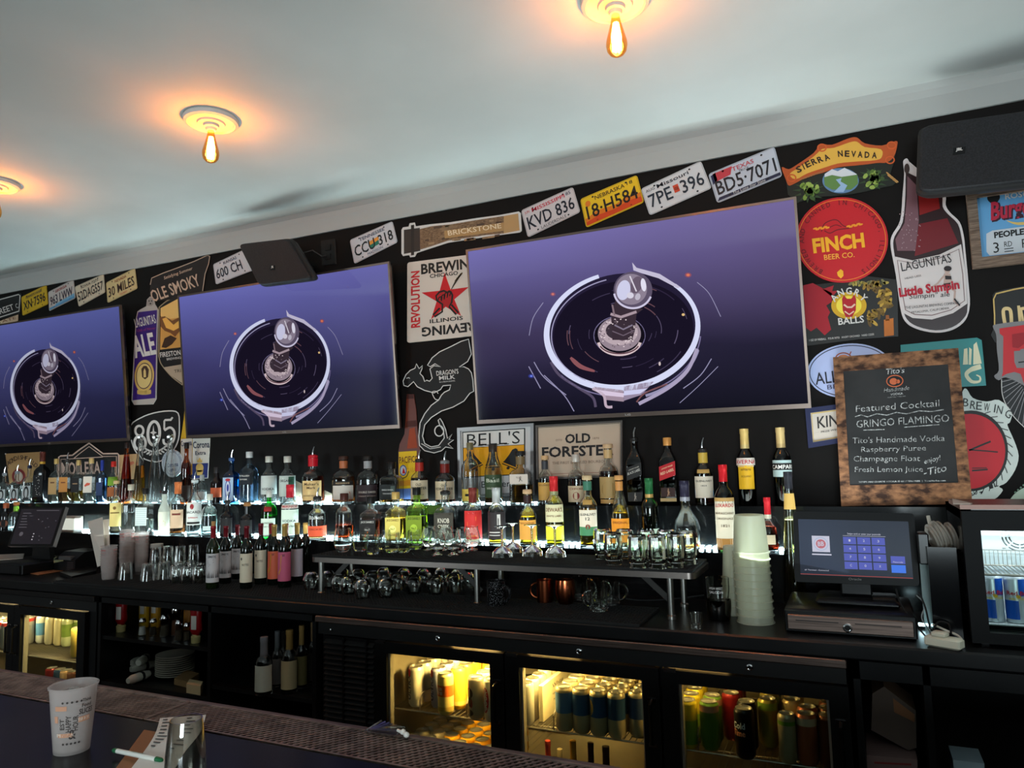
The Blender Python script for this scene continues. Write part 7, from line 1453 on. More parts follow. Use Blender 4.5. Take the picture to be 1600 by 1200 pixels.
# ================================================================ cans and bottles in the coolers
SIL = mat((206, 200, 190), .28, .9)
_C = {}
ORD = ['front', 'second', 'third', 'fourth', 'fifth', 'sixth', 'seventh']
CANS = {'std': (.033, .122), 'tall': (.033, .160), 'sleek': (.0288, .156)}
def can(name, label, p, kind, rgb, bands=(), texts=(), group=None, art=None, turn=0.0):
    R, H = CANS[kind]; key = (kind, rgb, str(bands), str(texts), art)
    if key not in _C:
        b = MB(); pr = [(R * .78, 0), (R * .82, .003), (R, .012), (R, H - .014), (R * .98, H - .010), (R * .82, H - .002)]
        zs = sorted({.012, H - .014} | {z * H for q in bands for z in q[:2]}); prof = [(R * .78, 0), (R * .82, .003)] + [(R, z) for z in zs] + [(R * .97, H - .009), (R * .83, H - .002)]
        body = mat(rgb, .32, .35); n = 22; b.lathe(prof, body, n, cap1=False)
        for (z0, z1, c) in bands: b.lathe([(R + .0003, z0 * H), (R + .0003, z1 * H)], mat(c, .35, .3), n, cap0=False, cap1=False)
        bm = b.build(name).data
        l = MB(); l.lathe([(R * .83, H - .002), (R * .84, H), (R * .80, H), (R * .77, H - .006), (0, H - .006)], SIL, n, cap0=False, cap1=False); l.lathe([(.009, H - .0055), (.009, H - .004), (0, H - .004)], SIL, 10, 1.5); lm = l.build('lid').data
        t = MB()
        for (s, z, w_, h, c, vert) in texts:
            if vert: flat_text(t, s, w_, h, lambda u, v, z=z, h=h: ((R + .0008) * math.sin((v - h / 2) / R * -1), -(R + .0008) * math.cos((v - h / 2) / R), z * H + u), mat(c, .5), .03)
            else: flat_text(t, s, w_, h, lambda u, v, z=z: ((R + .0008) * math.sin(u / R), -(R + .0008) * math.cos(u / R), z * H + v), mat(c, .5), .02)
        if art:
            for (a0, z0, ru, rz, c) in art:
                if rz < 0:
                    t.add([((R + .0006) * math.sin(a0 + ru * (i / 4 - 1)), -(R + .0006) * math.cos(a0 + ru * (i / 4 - 1)), (z0 + rz * j) * H) for j in (-1, 1) for i in range(9)], [(i, i + 1, i + 10, i + 9) for i in range(8)], mat(c, .35)); continue
                t.add([((R + .0006) * math.sin(a0 + ru * math.cos(k * .4488)), -(R + .0006) * math.cos(a0 + ru * math.cos(k * .4488)), (z0 + rz * math.sin(k * .4488)) * H) for k in range(14)], [tuple(range(14))], mat(c, .4))
        tm = t.build('print', smooth=0).data if t.v else None
        for o in list(COL.objects):
            if o.data in (bm, lm, tm) and o.data is not None: bpy.data.objects.remove(o)
        _C[key] = (bm, lm, tm)
    bm, lm, tm = _C[key]
    o = bpy.data.objects.new(name, bm); COL.objects.link(o); o.location = p; o.rotation_euler.z = turn; tag(o, label, 'can', group)
    c = bpy.data.objects.new('lid', lm); COL.objects.link(c); c.parent = o
    if tm is not None: c = bpy.data.objects.new('print', tm); COL.objects.link(c); c.parent = o
    return o
def column(px, Y0, z, n, step, desc, kind, rgb, bands=(), texts=(), art=None, group=None, dx=0.0, skip=0):
    p = locate(px, Y0, z) if px < 5000 else Vector((px - 10000, Y0, z)); z = z + .0012
    for i in range(skip, n):
        can('drink_can', '%s, %s in its column' % (desc, ORD[i] if i == 0 else ORD[i] + ' back'), (p.x + dx * i, Y0 + i * step, z), kind, rgb, bands, texts, group, art, -.5)
zs, zl = ZSH + .004, ZSL + .004
CW = (226, 216, 196)
UL = (('ULTRA', .5, .10, .017, (30, 40, 90), True),)
column(651, 2.70, zs, 4, .07, 'tall white can with red ribbon and upright lettering', 'tall', CW, (), UL, ((.0, .86, .3, .1, (200, 40, 50)),))
column(686, 2.72, zs, 4, .07, 'tall blue-white can with upright lettering behind the orange label can', 'tall', (170, 170, 196), (), UL, ((.0, .86, .3, .1, (200, 40, 50)),))
column(697, 2.66, zs, 1, .07, 'pale yellow can with torn orange label', 'tall', (232, 206, 120), ((.45, .72, (214, 104, 40)), (.1, .2, (190, 160, 80))), (('MILLER', .6, .04, .012, CW, False), ('LITE', .5, .04, .012, CW, False)))
column(717, 2.74, zs, 4, .07, 'bright yellow tall can in the middle of the lit cooler', 'tall', (236, 190, 60), ((.1, .2, (240, 214, 110)),))
column(745, 2.66, zs, 3, .07, 'tall silver can with dark helmet picture', 'tall', (196, 180, 150), (), (), ((0, .62, .55, .13, (40, 34, 34)), (.1, .42, .35, .12, (60, 50, 50)), (.3, .38, .2, .1, (160, 50, 40)), (0, .16, .6, .08, (70, 60, 50))))
column(770, 2.66, zs, 3, .07, 'tall cream can with red oval upright label', 'tall', CW, (), (('SOUR', .5, .07, .018, CW, True),), ((0, .5, .55, .3, (190, 40, 44)),))
xl = locate(650, 2.68, zl).x
for i in range(6):
    for j in range(5):
        gray = i < 2; rgb = (176, 164, 140) if gray else (206, 110, 40) if (i == 5 and j < 2) or (i == 4 and j == 0) else (232, 170, 30)
        d = ('pale grey' if gray else 'orange' if rgb[1] == 110 else 'golden yellow'); col = ['first', 'second', 'third', 'fourth', 'fifth', 'sixth'][i]
        can('drink_can', '%s short can, lower shelf of lit cooler, %s column, %s from door' % (d, col, ORD[j]), (xl + i * .0705, 2.665 + j * .0705 + (i % 2) * .01, zl), 'std', rgb, ((.4, .6, CW),), (), None, None, .3 * i)
column(824, 2.67, zs, 5, .062, 'slim white can beside the printed carton', 'sleek', CW, (), (('SELTZER', .5, .09, .012, (110, 104, 90), True),))
p = locate(861, 2.80, zs + .001); b = MB(); b.rbox((p.x - .009, 2.70, zs + .001), (p.x + .009, 3.02, zs + .14), mat((224, 206, 166), .7), .003); o = b.build('drink_carton'); tag(o, 'tall cream carton with script lettering beside the slim white cans', 'carton')
t = MB(); x_ = p.x + .0098
for s, z, yy, w_, h in (('White', .10, 2.86, .12, .018), ('hard seltzer', .075, 2.86, .12, .010), ('MIX PACK', .05, 2.86, .10, .010)): flat_text(t, s, w_, h, lambda u, v, z=z, yy=yy: (x_, yy + u, zs + z + v), mat((80, 70, 60), .6))
t.build('lettering', o, smooth=0)
BLU = (70, 110, 160)
x883 = locate(883, 2.665, zs).x + 10000
for k, (px, d, rgb) in enumerate(((x883, 'blue and tan can at the left', (92, 130, 176)), (x883 + .068, 'blue and tan can, second left', (60, 96, 140)), (x883 + .136, 'blue can with orange round mark', (50, 84, 130)), (x883 + .204, 'dark blue and tan can, fourth', (54, 84, 120)), (x883 + .274, 'blue and tan can at the right', (70, 90, 130)))):
    column(px, 2.665 if k < 4 else 2.70, zs, 5, .0695, d + ' of the middle cooler', 'tall', (196, 178, 140), ((.42, .88, rgb),), (), ((-.35, .62, .5, .18, (206, 150, 40)),) if k == 2 else None)
CB = [((860, 1157), 16, (196, 70, 60), (150, 90, 50), 'bottle with coral foil cap on the cooler floor, middle door'), ((900, 1157), 18, (226, 160, 50), (196, 130, 60), 'golden bottle with orange cap on the cooler floor'), ((928, 1160), 17, (70, 34, 24), (60, 30, 20), 'brown bottle on the cooler floor right of the golden one'), ((878, 1170), 15, (206, 190, 150), (120, 80, 40), 'bottle with pale cap behind the coral-capped bottle'), ((952, 1166), 20, (60, 40, 28), (90, 54, 30), 'short brown bottle at the right of the cooler floor bottles')]
for (px, py), w_, cap, body, l in CB:
    p = locate(px, 2.74 if px != 878 else 2.84, .107); bottle(l, px, py, w_ * 1.3, None, 'wine', None, 0, 'longcap', cap, [(.15, .5, 70, (170, 130, 90))], ('solid', body), 1, None, name='drink_bottle', loc=p)
column(1077, 2.67, zs, 4, .07, 'tall yellow-green can at the left of the dim cooler', 'tall', (200, 176, 40), ((.1, .6, (120, 150, 50)),))
column(1111, 2.68, zs, 2, .07, 'tall green can with pink shoulder in the dim cooler', 'tall', (96, 130, 50), ((.80, .93, (206, 150, 120)),))
column(1146, 2.80, zs, 3, .07, 'dark red can in the dim cooler', 'tall', (120, 24, 28))
column(1166, 2.65, zs, 2, .075, 'black can with chalk lettering in the dim cooler', 'tall', (22, 20, 24), (), (('Cold', .62, .045, .020, (206, 206, 210), False), ('Time', .47, .045, .020, (226, 140, 100), False)))
column(1203, 2.78, zs, 3, .07, 'tan can with green shoulder in the dim cooler', 'tall', (150, 134, 60), ((.78, .93, (130, 160, 60)),))
column(1233, 2.66, zs, 1, .07, 'short pale can with green band in the dim cooler', 'sleek', (176, 160, 126), ((.78, .86, (110, 150, 50)),))
column(1242, 2.80, zs, 2, .07, 'cream can behind the green band can in the dim cooler', 'tall', (190, 164, 120))
column(1264, 2.67, zs, 2, .07, 'tall copper can at the right of the dim cooler', 'tall', (170, 92, 60), ((.78, .93, (216, 190, 160)),))
column(1298, 2.68, zs, 3, .07, 'brown can at the right edge of the dim door', 'tall', (120, 66, 44))
xl = locate(1078, 2.68, zl).x
for i in range(7):
    for j in range(2):
        rgb = ((170, 120, 60), (120, 110, 70), (150, 90, 60))[(i + j) % 3]
        can('drink_can', 'dim short can under the rightmost wire shelf, %s row, %s from left' % (('front', 'back')[j], ['first', 'second', 'third', 'fourth', 'fifth', 'sixth', 'seventh'][i]), (xl + i * .072, 2.665 + j * .072, zl), 'std', rgb)
# left cooler
for k, (px, d, kind, rgb, bd) in enumerate(((64, 'white and blue slim can', 'sleek', (206, 206, 200), ((.3, .75, (90, 140, 190)),)), (78, 'pale silver slim can', 'sleek', (196, 186, 160), ()), (92, 'cream slim can', 'sleek', (206, 190, 150), ()), (104, 'green and white slim can', 'sleek', (176, 180, 140), ((.35, .8, (110, 130, 60)),)), (119, 'yellow slim can', 'sleek', (222, 190, 90), ()))):
    column(px, 2.86 if k < 4 else 2.72, zs, 5, .063, d + ' in the far left cooler', kind, rgb, bd)
for k, (px, rgb) in enumerate(((93, (50, 70, 100)), (103, (190, 150, 110)), (114, (110, 70, 50)), (80, (110, 30, 30)))):
    can('drink_can', ('dark blue', 'tan', 'brown', 'dark red')[k] + ' can on the lower shelf of the far left cooler', locate(px, 2.80, zl), 'std', rgb)
for k, px in enumerate((-14, 0, 10)):
    column(px, 2.70, zs, 5, .063, ('leftmost', 'middle', 'rightmost')[k] + ' red-topped silver can behind the door at the photo edge', 'sleek', (170, 166, 160), ((.82, .94, (206, 60, 50)),))
# energy drinks in the small fridge
def bull(label, px, base, k):
    p = locate(1554, YF + .09, z0 + .0535); p.x += .060 * k
    R_, H_ = CANS['sleek']; s = 1.0
    o = can('drink_can', label, p, 'sleek', (196, 200, 210), ((.0, .0, BLU),), (('Red Bull', .60, .062, .014, (200, 30, 40), False), ('ENERGY DRINK', .50, .05, .006, (230, 200, 60), False)), None, ((-.75, .28, .72, -.2, (24, 84, 190)), (.75, .76, .72, -.18, (24, 84, 190)), (.75, .26, .72, -.2, (190, 194, 206)), (0, .57, .25, .04, (230, 180, 40))), 0.15)
    o.scale = (1, 1, .9); return o
bull('blue and silver energy drink can at the left behind the small fridge door', 1554, 980, 0)
bull('blue and silver energy drink can right of the first one in the small fridge', 1579, 980, 1)
bull('energy drink can at the photo edge in the small fridge', 1609, 980, 2)

# ================================================================ open cabinet contents
p_ = lambda px, Y, z: locate(px, Y, z)
def squeeze(label, px, Y, H, R, rgb, cap, inverted):
    p = p_(px, Y, ZS1 + .001); e = empty('sauce_bottle', label, 'bottle', p)
    if inverted:
        MB().lathe([(R * .62, 0), (R * .66, .03), (R * .5, .034), (R * .5, .04)], mat(cap, .45), 20).build('cap', e); MB().lathe([(R * .55, .036), (R, .06), (R, H * .45), (R * .9, H * .6), (R * .98, H - .02), (R * .8, H), (0, H)], mat(rgb, .25), 24, .7).build('body', e)
    else:
        MB().lathe([(R * .95, 0), (R, .006), (R, H * .62), (R * .8, H * .72), (R * .5, H * .78)], mat(rgb, .3), 24, .7).build('body', e); MB().lathe([(R * .55, H * .77), (R * .5, H * .84), (R * .2, H), (0, H)], mat(cap, .4), 16).build('nozzle', e)
    lo = MB(); lo.add([(R * 1.0 * math.sin(a), -R * 1.0 * math.cos(a) * .7 - .0015, z) for z in (H * .38, H * .75) for a in (-.2, .1, .4, .7)], [(i, i + 1, i + 5, i + 4) for i in range(3)], mat((206, 200, 190), .6)); lo.build('paper_label', e)
    return e
squeeze('upside-down red ketchup bottle at the left of the upper cabinet shelf', 189, 2.70, .175, .036, (150, 14, 20), (206, 190, 130), True)
squeeze('upside-down red ketchup bottle at the right of the upper cabinet shelf', 306, 2.66, .175, .034, (150, 14, 20), (206, 190, 130), True)
squeeze('yellow mustard bottle behind the salt shaker', 225, 2.82, .19, .032, (206, 160, 30), (206, 160, 30), False)
squeeze('second yellow mustard bottle right of the first', 243, 2.84, .20, .032, (196, 140, 30), (190, 140, 30), False)
for i, (px, Y, H, R, fill, l) in enumerate(((222, 2.68, .085, .020, (226, 222, 216), 'glass salt shaker full of white salt on the cabinet shelf'), (239, 2.69, .085, .020, (60, 50, 44), 'glass pepper shaker right of the salt shaker'), (257, 2.70, .11, .026, (90, 80, 66), 'glass jar third from the left on the cabinet shelf'), (275, 2.74, .15, .028, (110, 70, 50), 'tall glass jar behind the shakers'), (279, 2.66, .10, .022, (80, 66, 54), 'small glass jar before the tall jar'), (292, 2.68, .085, .020, (90, 76, 60), 'glass shaker beside the right ketchup bottle'))):
    p = p_(px, Y, ZS1 + .001); e = empty('glass_shaker', l, 'shaker', p); MB().lathe([(R, 0), (R, .004), (R * .8, H * .4), (R * .85, H * .78)], GLASS, 12, cap1=False).build('glass', e, smooth=.3)
    MB().lathe([(R * .9, .004), (R * .74, H * .4), (R * .7, H * .5)], mat(fill, .9), 12).build('contents', e); MB().lathe([(R * .88, H * .77), (R * .9, H * .86), (R * .6, H), (0, H)], CHROME, 16, cap0=False).build('cap', e)
b = MB(); p = p_(296, 2.86, ZS1 + .001); b.lathe([(.03, 0), (.03, .16), (.026, .17), (.026, .19), (0, .19)], mat((190, 120, 40), .5), 20); o = b.build('spice_tub'); o.location = p; tag(o, 'orange-topped tub at the back of the cabinet shelf', 'tub')
pp = G(250, 1063, ZS0)
for i in range(10):
    b = MB(); R = .095; b.lathe([(R * .55, 0), (R * .6, .003), (R, .014), (R, .017), (R * .6, .007), (0, .006)], mat((212, 206, 190), .25), 40, cap1=False)
    o = b.build('plate', smooth=.5) if i == 0 else None
    if i == 0: P0_ = o
    else: o = P0_.copy(); COL.objects.link(o)
    o.location = (pp.x, pp.y + .09, ZS0 + .001 + .0105 * i); tag(o, '%s white plate of the stack in the cabinet' % (['bottom', 'second', 'third', 'fourth', 'fifth', 'sixth', 'seventh', 'eighth', 'ninth', 'top'][i]), 'plate', 'stacked plates in the cabinet')
for i, (ax, ay, bx, by, up, l) in enumerate(((204, 1046, 232, 1039, .0, 'rolled napkin with cutlery at the far left of the lower shelf'), (205, 1042, 234, 1029, .02, 'rolled napkin with black cutlery handles at the back of the pile'), (216, 1052, 236, 1036, .05, 'rolled napkin on top of the cutlery pile'), (200, 1064, 228, 1054, .0, 'rolled napkin with cutlery at the front of the pile'))):
    A_, B_ = G(ax, ay, ZS0 + .024), G(bx, by, ZS0 + .024); B_ = A_ + (B_ - A_).normalized() * .21; A_.z = B_.z = ZS0 + .024 + up
    e = empty('cutlery_roll', l, 'cutlery roll', (0, 0, 0)); d = B_ - A_
    MB().tube([A_, A_ + d * .1, A_ + d * .5, A_ + d * .62], [.014, .022, .022, .016], mat((206, 204, 190), .8), 10).build('napkin', e); b = MB()
    for s in (-.008, 0, .008): b.tube([A_ + d * .55 + Vector((0, s, .002)), B_ + Vector((0, s * 2, .004))], .004, mat((20, 20, 21), .35), 6)
    b.build('cutlery', e); MB().tube([A_ + d * .35, A_ + d * .42], .0235, mat((30, 28, 28), .6), 10).build('paper_band', e)
b = MB(); P = [G(x, y, ZS0) for x, y in ((272, 1070), (292, 1075), (311, 1062), (292, 1056))]; P = [v + Vector((0, 0, .001)) for v in P]; b.prism(P, (0, 0, .03), mat((160, 126, 84), .8)); tag(b.build('kraft_tray', smooth=0), 'brown kraft paper tray right of the stacked plates', 'tray')
b = MB(); P = [G(x, y, ZS0) for x, y in ((291, 1083), (313, 1087), (317, 1079), (296, 1075))]; P = [v + Vector((0, 0, .001)) for v in P]; b.prism(P, (0, 0, .042), mat((214, 190, 146), .7)); tag(b.build('small_box', smooth=0), 'small cream box at the front corner of the lower cabinet shelf', 'box')
for (px, base, top, w_, cap, lab, l) in ((412, 1085, 995, 28, (150, 150, 156), (196, 196, 180), 'bottle with white and black diagonal label, front left of the dark cabinet'), (433, 1074, 986, 19, (120, 124, 128), (110, 100, 96), 'bottle with silver neck behind the diagonal label bottle'), (452, 1082, 984, 26, (176, 140, 80), (190, 170, 130), 'bottle with tan cap and pale label, middle of the dark cabinet'), (471, 1076, 977, 19, (186, 150, 90), (120, 106, 66), 'bottle with gold cap, right of the pale label bottle'), (489, 1069, 972, 17, (150, 120, 84), (50, 44, 38), 'dark bottle with brown cap beside the cooler louvres'), (443, 1067, 986, 17, (60, 56, 50), (70, 60, 50), 'dark bottle behind the pale label bottle in the cabinet')):
    p = G(px, base, ZS2); bottle(l, px, top, w_, None, 'stout', (90, 60, 20), .5, 'longcap', cap, [(.08, .55, 75, lab, T_(art=polyart([(-1, .5), (-1, .3), (1, .55), (1, .75)], BK) if px == 412 else None))], CG, 1, cap, loc=p)
# carton in the right bay
P = [W(x, y, YD + .12) for x, y in ((1364, 1095), (1382, 1084), (1432, 1122), (1433, 1180), (1420, 1184), (1362, 1152))]
zc = min(v.z for v in P); zb = W(1400, 1182, YD + .06).z; P = [v + Vector((0, 0, zb + .002 - zc)) for v in P]
b = MB(); b.prism(P, (0, .16, 0), mat((92, 78, 70), .8), mat((120, 92, 70), .8)); o = b.build('torn_carton', smooth=0); tag(o, 'torn grey carton lying in the dark bay right of the coolers', 'carton')
P2 = [W(x, y, YD + .118) + Vector((0, 0, zb + .002 - zc)) for x, y in ((1396, 1102), (1430, 1128), (1430, 1140), (1398, 1124))]; MB().prism(P2, (0, -.001, 0), mat((140, 96, 66), .8)).build('flap', o, smooth=0)
P = [W(x, y, YD + .06) for x, y in ((1354, 1180), (1433, 1184), (1434, 1240), (1358, 1240))]; P = [Vector((v.x, v.y, min(zb, v.z) if v.z > ZR + .05 else ZR + .001)) for v in P]; b = MB(); b.prism(P, (0, .2, 0), mat((120, 96, 92), .8)); o = b.build('cardboard_box', smooth=0); tag(o, 'cardboard box with red print under the torn carton', 'box')
a = Art(lambda x, y: W(x, y, YD + .06), OUT); a.poly([(1366, 1190), (1424, 1193), (1424, 1196), (1366, 1193)], mat((130, 50, 50), .7)); a.build('lettering', o)
P = [W(x, y, YD + .1) for x, y in ((1489, 1187), (1538, 1193), (1540, 1240), (1494, 1240))]; tag(MB().prism(P, (0, .12, 0), mat((170, 190, 200), .6)).build('plastic_tub', smooth=0), 'pale plastic tub at the bottom of the right bay', 'tub')

# ================================================================ the front bar
ZB_ = EYE - .53; YB0, YB1 = .53 / .4745, .53 / .4255
BART = noisy('black_bar_top', (10, 10, 13), (17, 17, 21), 3, .16, 0, (1, 1, 1), 0, 3, .30)
BART.node_tree.nodes['Principled BSDF'].inputs['Specular IOR Level'].default_value = .12
e = empty('front_bar', 'dark polished bar counter in the foreground with cup and glass on it', 'bar counter', (0, 0, 0))
MB().rbox((-4.2, .42, ZB_ - .05), (1.6, YB0, ZB_), BART, .006).build('bar_top', e, smooth=.4)
MB().box((-4.2, YB0, ZB_ - .06), (1.6, YB1 + .015, ZB_ - .030), mat((8, 8, 8), .6)).build('drip_tray', e, smooth=0)
MB().box((-4.2, YB1 + .002, ZB_ - .06), (1.6, YB1 + .016, ZB_ - .004), DARKSTEEL).build('back_edge', e, smooth=0)
MB().box((-4.2, .78, 0), (1.6, YB1 - .1, ZB_ - .06), LAM).build('bar_front', e, smooth=0)
GRIDM = noisy('worn_steel_grid', (112, 96, 88), (156, 136, 124), 30, .40, .85)
def grid(label, x0, x1):
    m = MB(); y0, y1 = YB0 + .007, YB1 - .004; z = ZB_ - .004
    s = .0150; h = (y1 - y0); slope = .75
    n = int((x1 - x0 + h * slope) / s)
    for d in (1, -1):
        for k in range(n + 1):
            xa = x0 + k * s - (h * slope if d > 0 else 0); xb = xa + d * h * slope
            if d < 0: xa, xb = xa, xa - h * slope
            A_, B_ = [xa, y0], [xb, y1]
            lo, hi = x0, x1; t0, t1 = 0., 1.
            dx = xb - xa
            for lim, sg in ((lo, 1), (hi, -1)):
                if abs(dx) > 1e-9:
                    t = (lim - xa) / dx
                    if (dx > 0) == (sg > 0): t0 = max(t0, t)
                    else: t1 = min(t1, t)
            if t1 - t0 < .02: continue
            m.bar((xa + dx * t0, y0 + h * t0, z - .0012 * (d < 0)), (xa + dx * t1, y0 + h * t1, z - .0012 * (d < 0)), .0050, .003, GRIDM)
    for y in (y0, y1): m.bar((x0, y, z), (x1, y, z), .006, .006, GRIDM)
    for x in (x0, x1): m.bar((x, y0, z), (x, y1, z), .006, .006, GRIDM)
    for k in range(int((x1 - x0) / .12) + 1):
        m.box((x0 + .12 * k, y0 + .01, ZB_ - .0295), (x0 + .12 * k + .01, y0 + .02, z - .001), GRIDM)
    return tag(m.build('drip_grid', smooth=0), label, 'drip grid')
xsm = G(262, 1108, ZB_).x
grid('perforated brown steel drip grid along the bar edge behind the plastic cup', -2.75, xsm - .002)
grid('perforated brown steel drip grid along the bar edge behind the wine glass', xsm + .002, .25)
# plastic cup with drink
p = G(112, 1172, ZB_); Hc = height_at(p, 1068); r1 = radius_at(p, 78); r0 = radius_at(p, 58)
FROST = plastic((226, 216, 212), .52, .3)
e = empty('plastic_cup', 'frosted plastic cup with printed words and ice, alone on the dark bar', 'cup', p)
MB().lathe([(0, .003), (r0, 0), (r0 * 1.02, .003), (r1, Hc - .004), (r1 + .002, Hc - .004), (r1 + .0025, Hc - .001), (r1 + .001, Hc), (r1 - .0015, Hc - .002), (r0 - .001, .005), (0, .005)], FROST, 44, cap0=False, cap1=False).build('cup_wall', e)
ck = Hc * .86; MB().lathe([(r0 * .96, .006), (r0 + (r1 - r0) * .86 - .002, ck), (0, ck)], plastic((206, 196, 190), .6, .2), 36).build('drink', e)
b = MB()
for i, (x, y) in enumerate(((.004, .004), (-.016, .01), (.018, -.012))): b.rbox((x - .009, y - .009, ck - .01), (x + .009, y + .009, ck + .006), CRYSTAL, .003)
ice = b.build('ice', e)
t = MB(); rad = lambda z: r0 + (r1 - r0) * z / Hc + .0009; face = math.atan2(p.x, p.y)
def cyl(a0): return lambda u, v, z=0: (rad(z + v) * math.sin(a0 + u / rad(z)), -rad(z + v) * math.cos(a0 + u / rad(z)), z + v)
INKC = mat((70, 62, 60), .6); PEA = mat((206, 150, 120), .6)
fc = -math.atan2(p.x, p.y) * -1
vw = math.atan2(-p.x, p.y) * -1; A0 = -vw if 0 else math.atan2(-p.x, p.y)
def put(s, a, z, w_, h, m, vert=False):
    c_ = cyl(A0 + a)
    if vert: flat_text(t, s, w_, h, lambda u, v: c_(-(v - h / 2), 0, z + u), m, .02)
    else: flat_text(t, s, w_, h, lambda u, v: c_(u, v, z), m, .02)
for k in range(5):
    for z in (.80, .18):
        c_ = cyl(A0 - .45 + k * .2); t.add([c_(.0022 * math.cos(q * 1.05), .0022 * math.sin(q * 1.05), Hc * z) for q in range(6)], [tuple(range(6))], INKC)
put('HOUR', .12, Hc * .48, .028, .009, INKC, True); put('HAPPY', -.2, Hc * .48, .030, .009, INKC, True); put('EST', -.5, Hc * .48, .02, .008, INKC, True); put('Think', .62, Hc * .78, .018, .006, INKC); put('Food', .62, Hc * .70, .018, .007, INKC); put('SLICES', .62, Hc * .60, .026, .010, INKC)
for a_, z_, w_, h_ in ((-.55, .68, .6, .07), (-.35, .28, .7, .06), (.55, .48, .6, .08), (-.8, .5, .2, .1)):
    c_ = cyl(A0 + a_); N_ = 8; t.add([c_(rad(.05) * w_ * (i / N_ - .5), Hc * h_ * j, Hc * z_) for j in (0, 1) for i in range(N_ + 1)], [(i, i + 1, i + N_ + 2, i + N_ + 1) for i in range(N_)], PEA)
put('PIZZA', -.35, Hc * .29, .03, .006, mat((226, 206, 190), .6)); put('BEER', .55, Hc * .50, .022, .006, mat((226, 206, 190), .6)); put('&', .0, Hc * .25, .012, .018, INKC)
t.build('print', e, smooth=0)
# stemless wine glass
pr = W(291, 1123, .86); Yg = .86; p = Vector((pr.x, Yg, ZB_)); Hg = pr.z - ZB_; Rg = radius_at(Vector((pr.x, Yg, ZB_ + .06)), 67)
WG = shell((240, 240, 236), .10, .85, .015, 'wine_glass', 2.2)
e = MB().lathe(wall([(Rg * .5, 0), (Rg * .72, .006), (Rg * .93, Hg * .25), (Rg, Hg * .45), (Rg * .97, Hg * .62), (Rg * .86, Hg * .88), (Rg * .79, Hg)], .0014, .006), shell((246, 246, 242), .13, .95, .02, 'wine_glass', 1.8), 48, cap0=False, cap1=False).build('stemless_glass'); e.location = p
tag(e, 'empty stemless wine glass on the receipt in the foreground', 'glass')
# receipt, folder, pen
ed0 = [(250, 1122, .004), (243, 1145, .012), (228, 1170, .010), (196, 1212, .004)]; ed1 = [(322, 1117, .012), (312, 1145, .020), (285, 1180, .014), (262, 1225, .004)]
A_ = [G(x, y, ZB_ + z + .004) for x, y, z in ed0]; B_ = [G(x, y, ZB_ + z + .004) for x, y, z in ed1]; A_ = [Vector(v) for v in smoothpts([tuple(v) for v in A_], 5)]; B_ = [Vector(v) for v in smoothpts([tuple(v) for v in B_], 5)]
m = MB(); nA = len(A_); m.add(A_ + B_ + [v - Vector((0, 0, .0006)) for v in A_ + B_], [(i, i + 1, i + 1 + nA, i + nA) for i in range(nA - 1)] + [(i + 2 * nA, i + 3 * nA, i + 1 + 3 * nA, i + 1 + 2 * nA) for i in range(nA - 1)], mat((222, 216, 208), .8)); o = m.build('receipt'); tag(o, 'curled white till receipt lying under the wine glass', 'receipt')
m = MB(); random.seed(31)
for k in range(9):
    i = 1 + k; a_, b_ = A_[min(i, nA - 1)], B_[min(i, nA - 1)]; d = (b_ - a_); up = Vector((0, 0, .0012)); w2 = (A_[min(i + 1, nA - 1)] - a_) * .35
    for s0, s1 in ((.08, .08 + random.uniform(.1, .3)), (.6, .6 + random.uniform(.1, .25))): m.add([a_ + d * s0 + up, a_ + d * s1 + up, a_ + d * s1 + w2 + up, a_ + d * s0 + w2 + up], [(0, 1, 2, 3)], mat((90, 86, 84), .7))
m.build('print', o, smooth=0)
P = [G(x, y, ZB_ + .001) for x, y in ((225, 1143), (268, 1150), (238, 1222), (176, 1210))]; b = MB(); b.prism(P, (0, 0, .0035), mat((150, 96, 52), .5)); tag(b.build('check_folder', smooth=0), 'brown bill folder under the receipt and pen', 'folder')
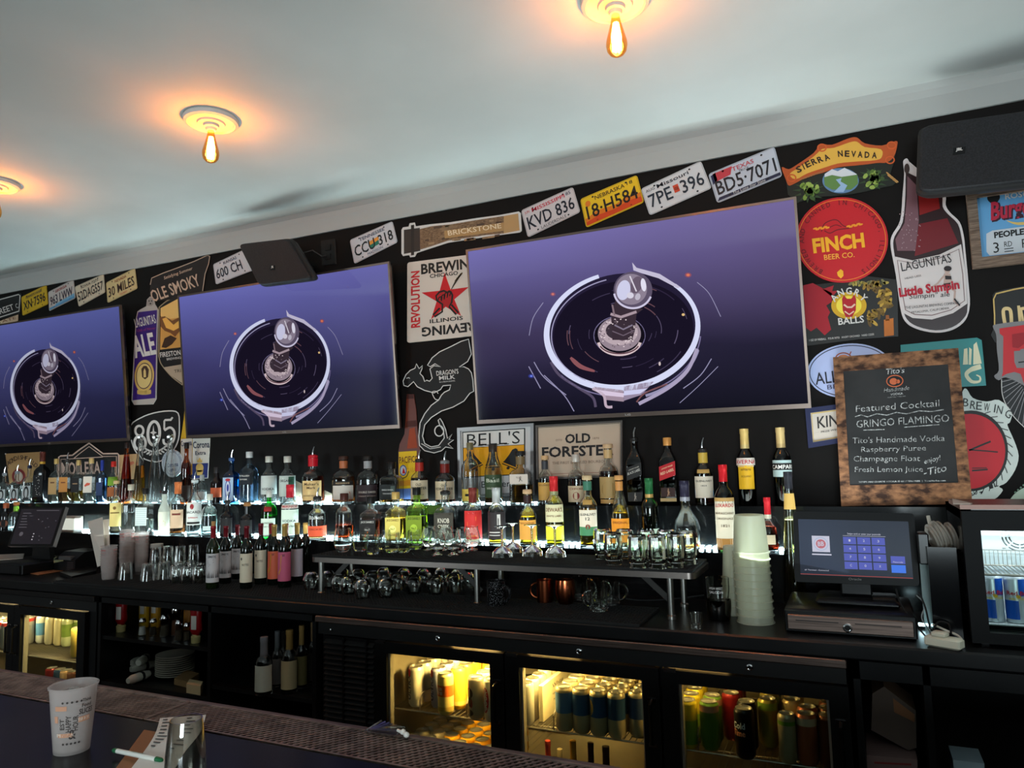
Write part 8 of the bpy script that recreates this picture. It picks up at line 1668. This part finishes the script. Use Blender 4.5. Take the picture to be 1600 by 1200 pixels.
A_, B_ = G(177, 1172, ZB_ + .012), G(254, 1188, ZB_ + .016); d = B_ - A_
e = empty('ballpoint_pen', 'white pen with green tip and green end lying on the bill folder', 'pen', (0, 0, 0))
MB().tube([A_ + d * .08, A_ + d * .88], .0042, mat((220, 218, 210), .35), 12).build('barrel', e); GRN = mat((20, 96, 56), .4)
MB().tube([A_, A_ + d * .02, A_ + d * .085], [.003, .0042, .0043], GRN, 12).build('end_cap', e); MB().tube([A_ + d * .875, A_ + d * .97, A_ + d], [.0044, .004, .0022], GRN, 12).build('tip', e)
t = MB(); q = A_ + d * .5; ux = d.normalized(); flat_text(t, 'PUBLIC HOUSE', .035, .003, lambda u, v: q + ux * u + Vector((0, 0, .0044)) + Vector((-ux.y, ux.x, 0)) * (v - .0015), mat((60, 120, 80), .5)); t.build('print', e, smooth=0)
# scoop at the far bar edge
e = empty('ice_scoop', 'small ribbed clear scoop with white knob on the far edge of the drip grid', 'scoop', (0, 0, 0))
p = G(592, 1140, ZB_ + .01); b = MB()
for k in range(7): b.bar((p.x - .035 + .009 * k, YB1 - .012, ZB_ + .002 + .002 * k), (p.x - .020 + .009 * k, YB1 + .018, ZB_ + .012 - .001 * k), .004, .002, shell((236, 230, 226), .3, .8, .1, 'clear_plastic'))
b.box((p.x - .038, YB1 - .016, ZB_ - .001), (p.x + .035, YB1 + .012, ZB_ + .002), shell((236, 230, 226), .3, .8, .1, 'clear_plastic')); b.build('scoop_bowl', e, smooth=0)
b = MB(); b.lathe([(.0001, -.006), (.005, -.003), (.006, 0), (.005, .003), (.0001, .006)], mat((226, 220, 210), .4), 12, c=(p.x + .045, YB1 - .004, ZB_ + .006)); b.lathe([(.0001, -.006), (.005, -.003), (.006, 0), (.005, .003), (.0001, .006)], mat((226, 220, 210), .4), 12, c=(p.x + .058, YB1 - .012, ZB_ + .005)); b.tube([(p.x + .03, YB1, ZB_ + .006), (p.x + .06, YB1 - .012, ZB_ + .005)], .003, mat((226, 220, 210), .4), 8); b.build('handle', e)
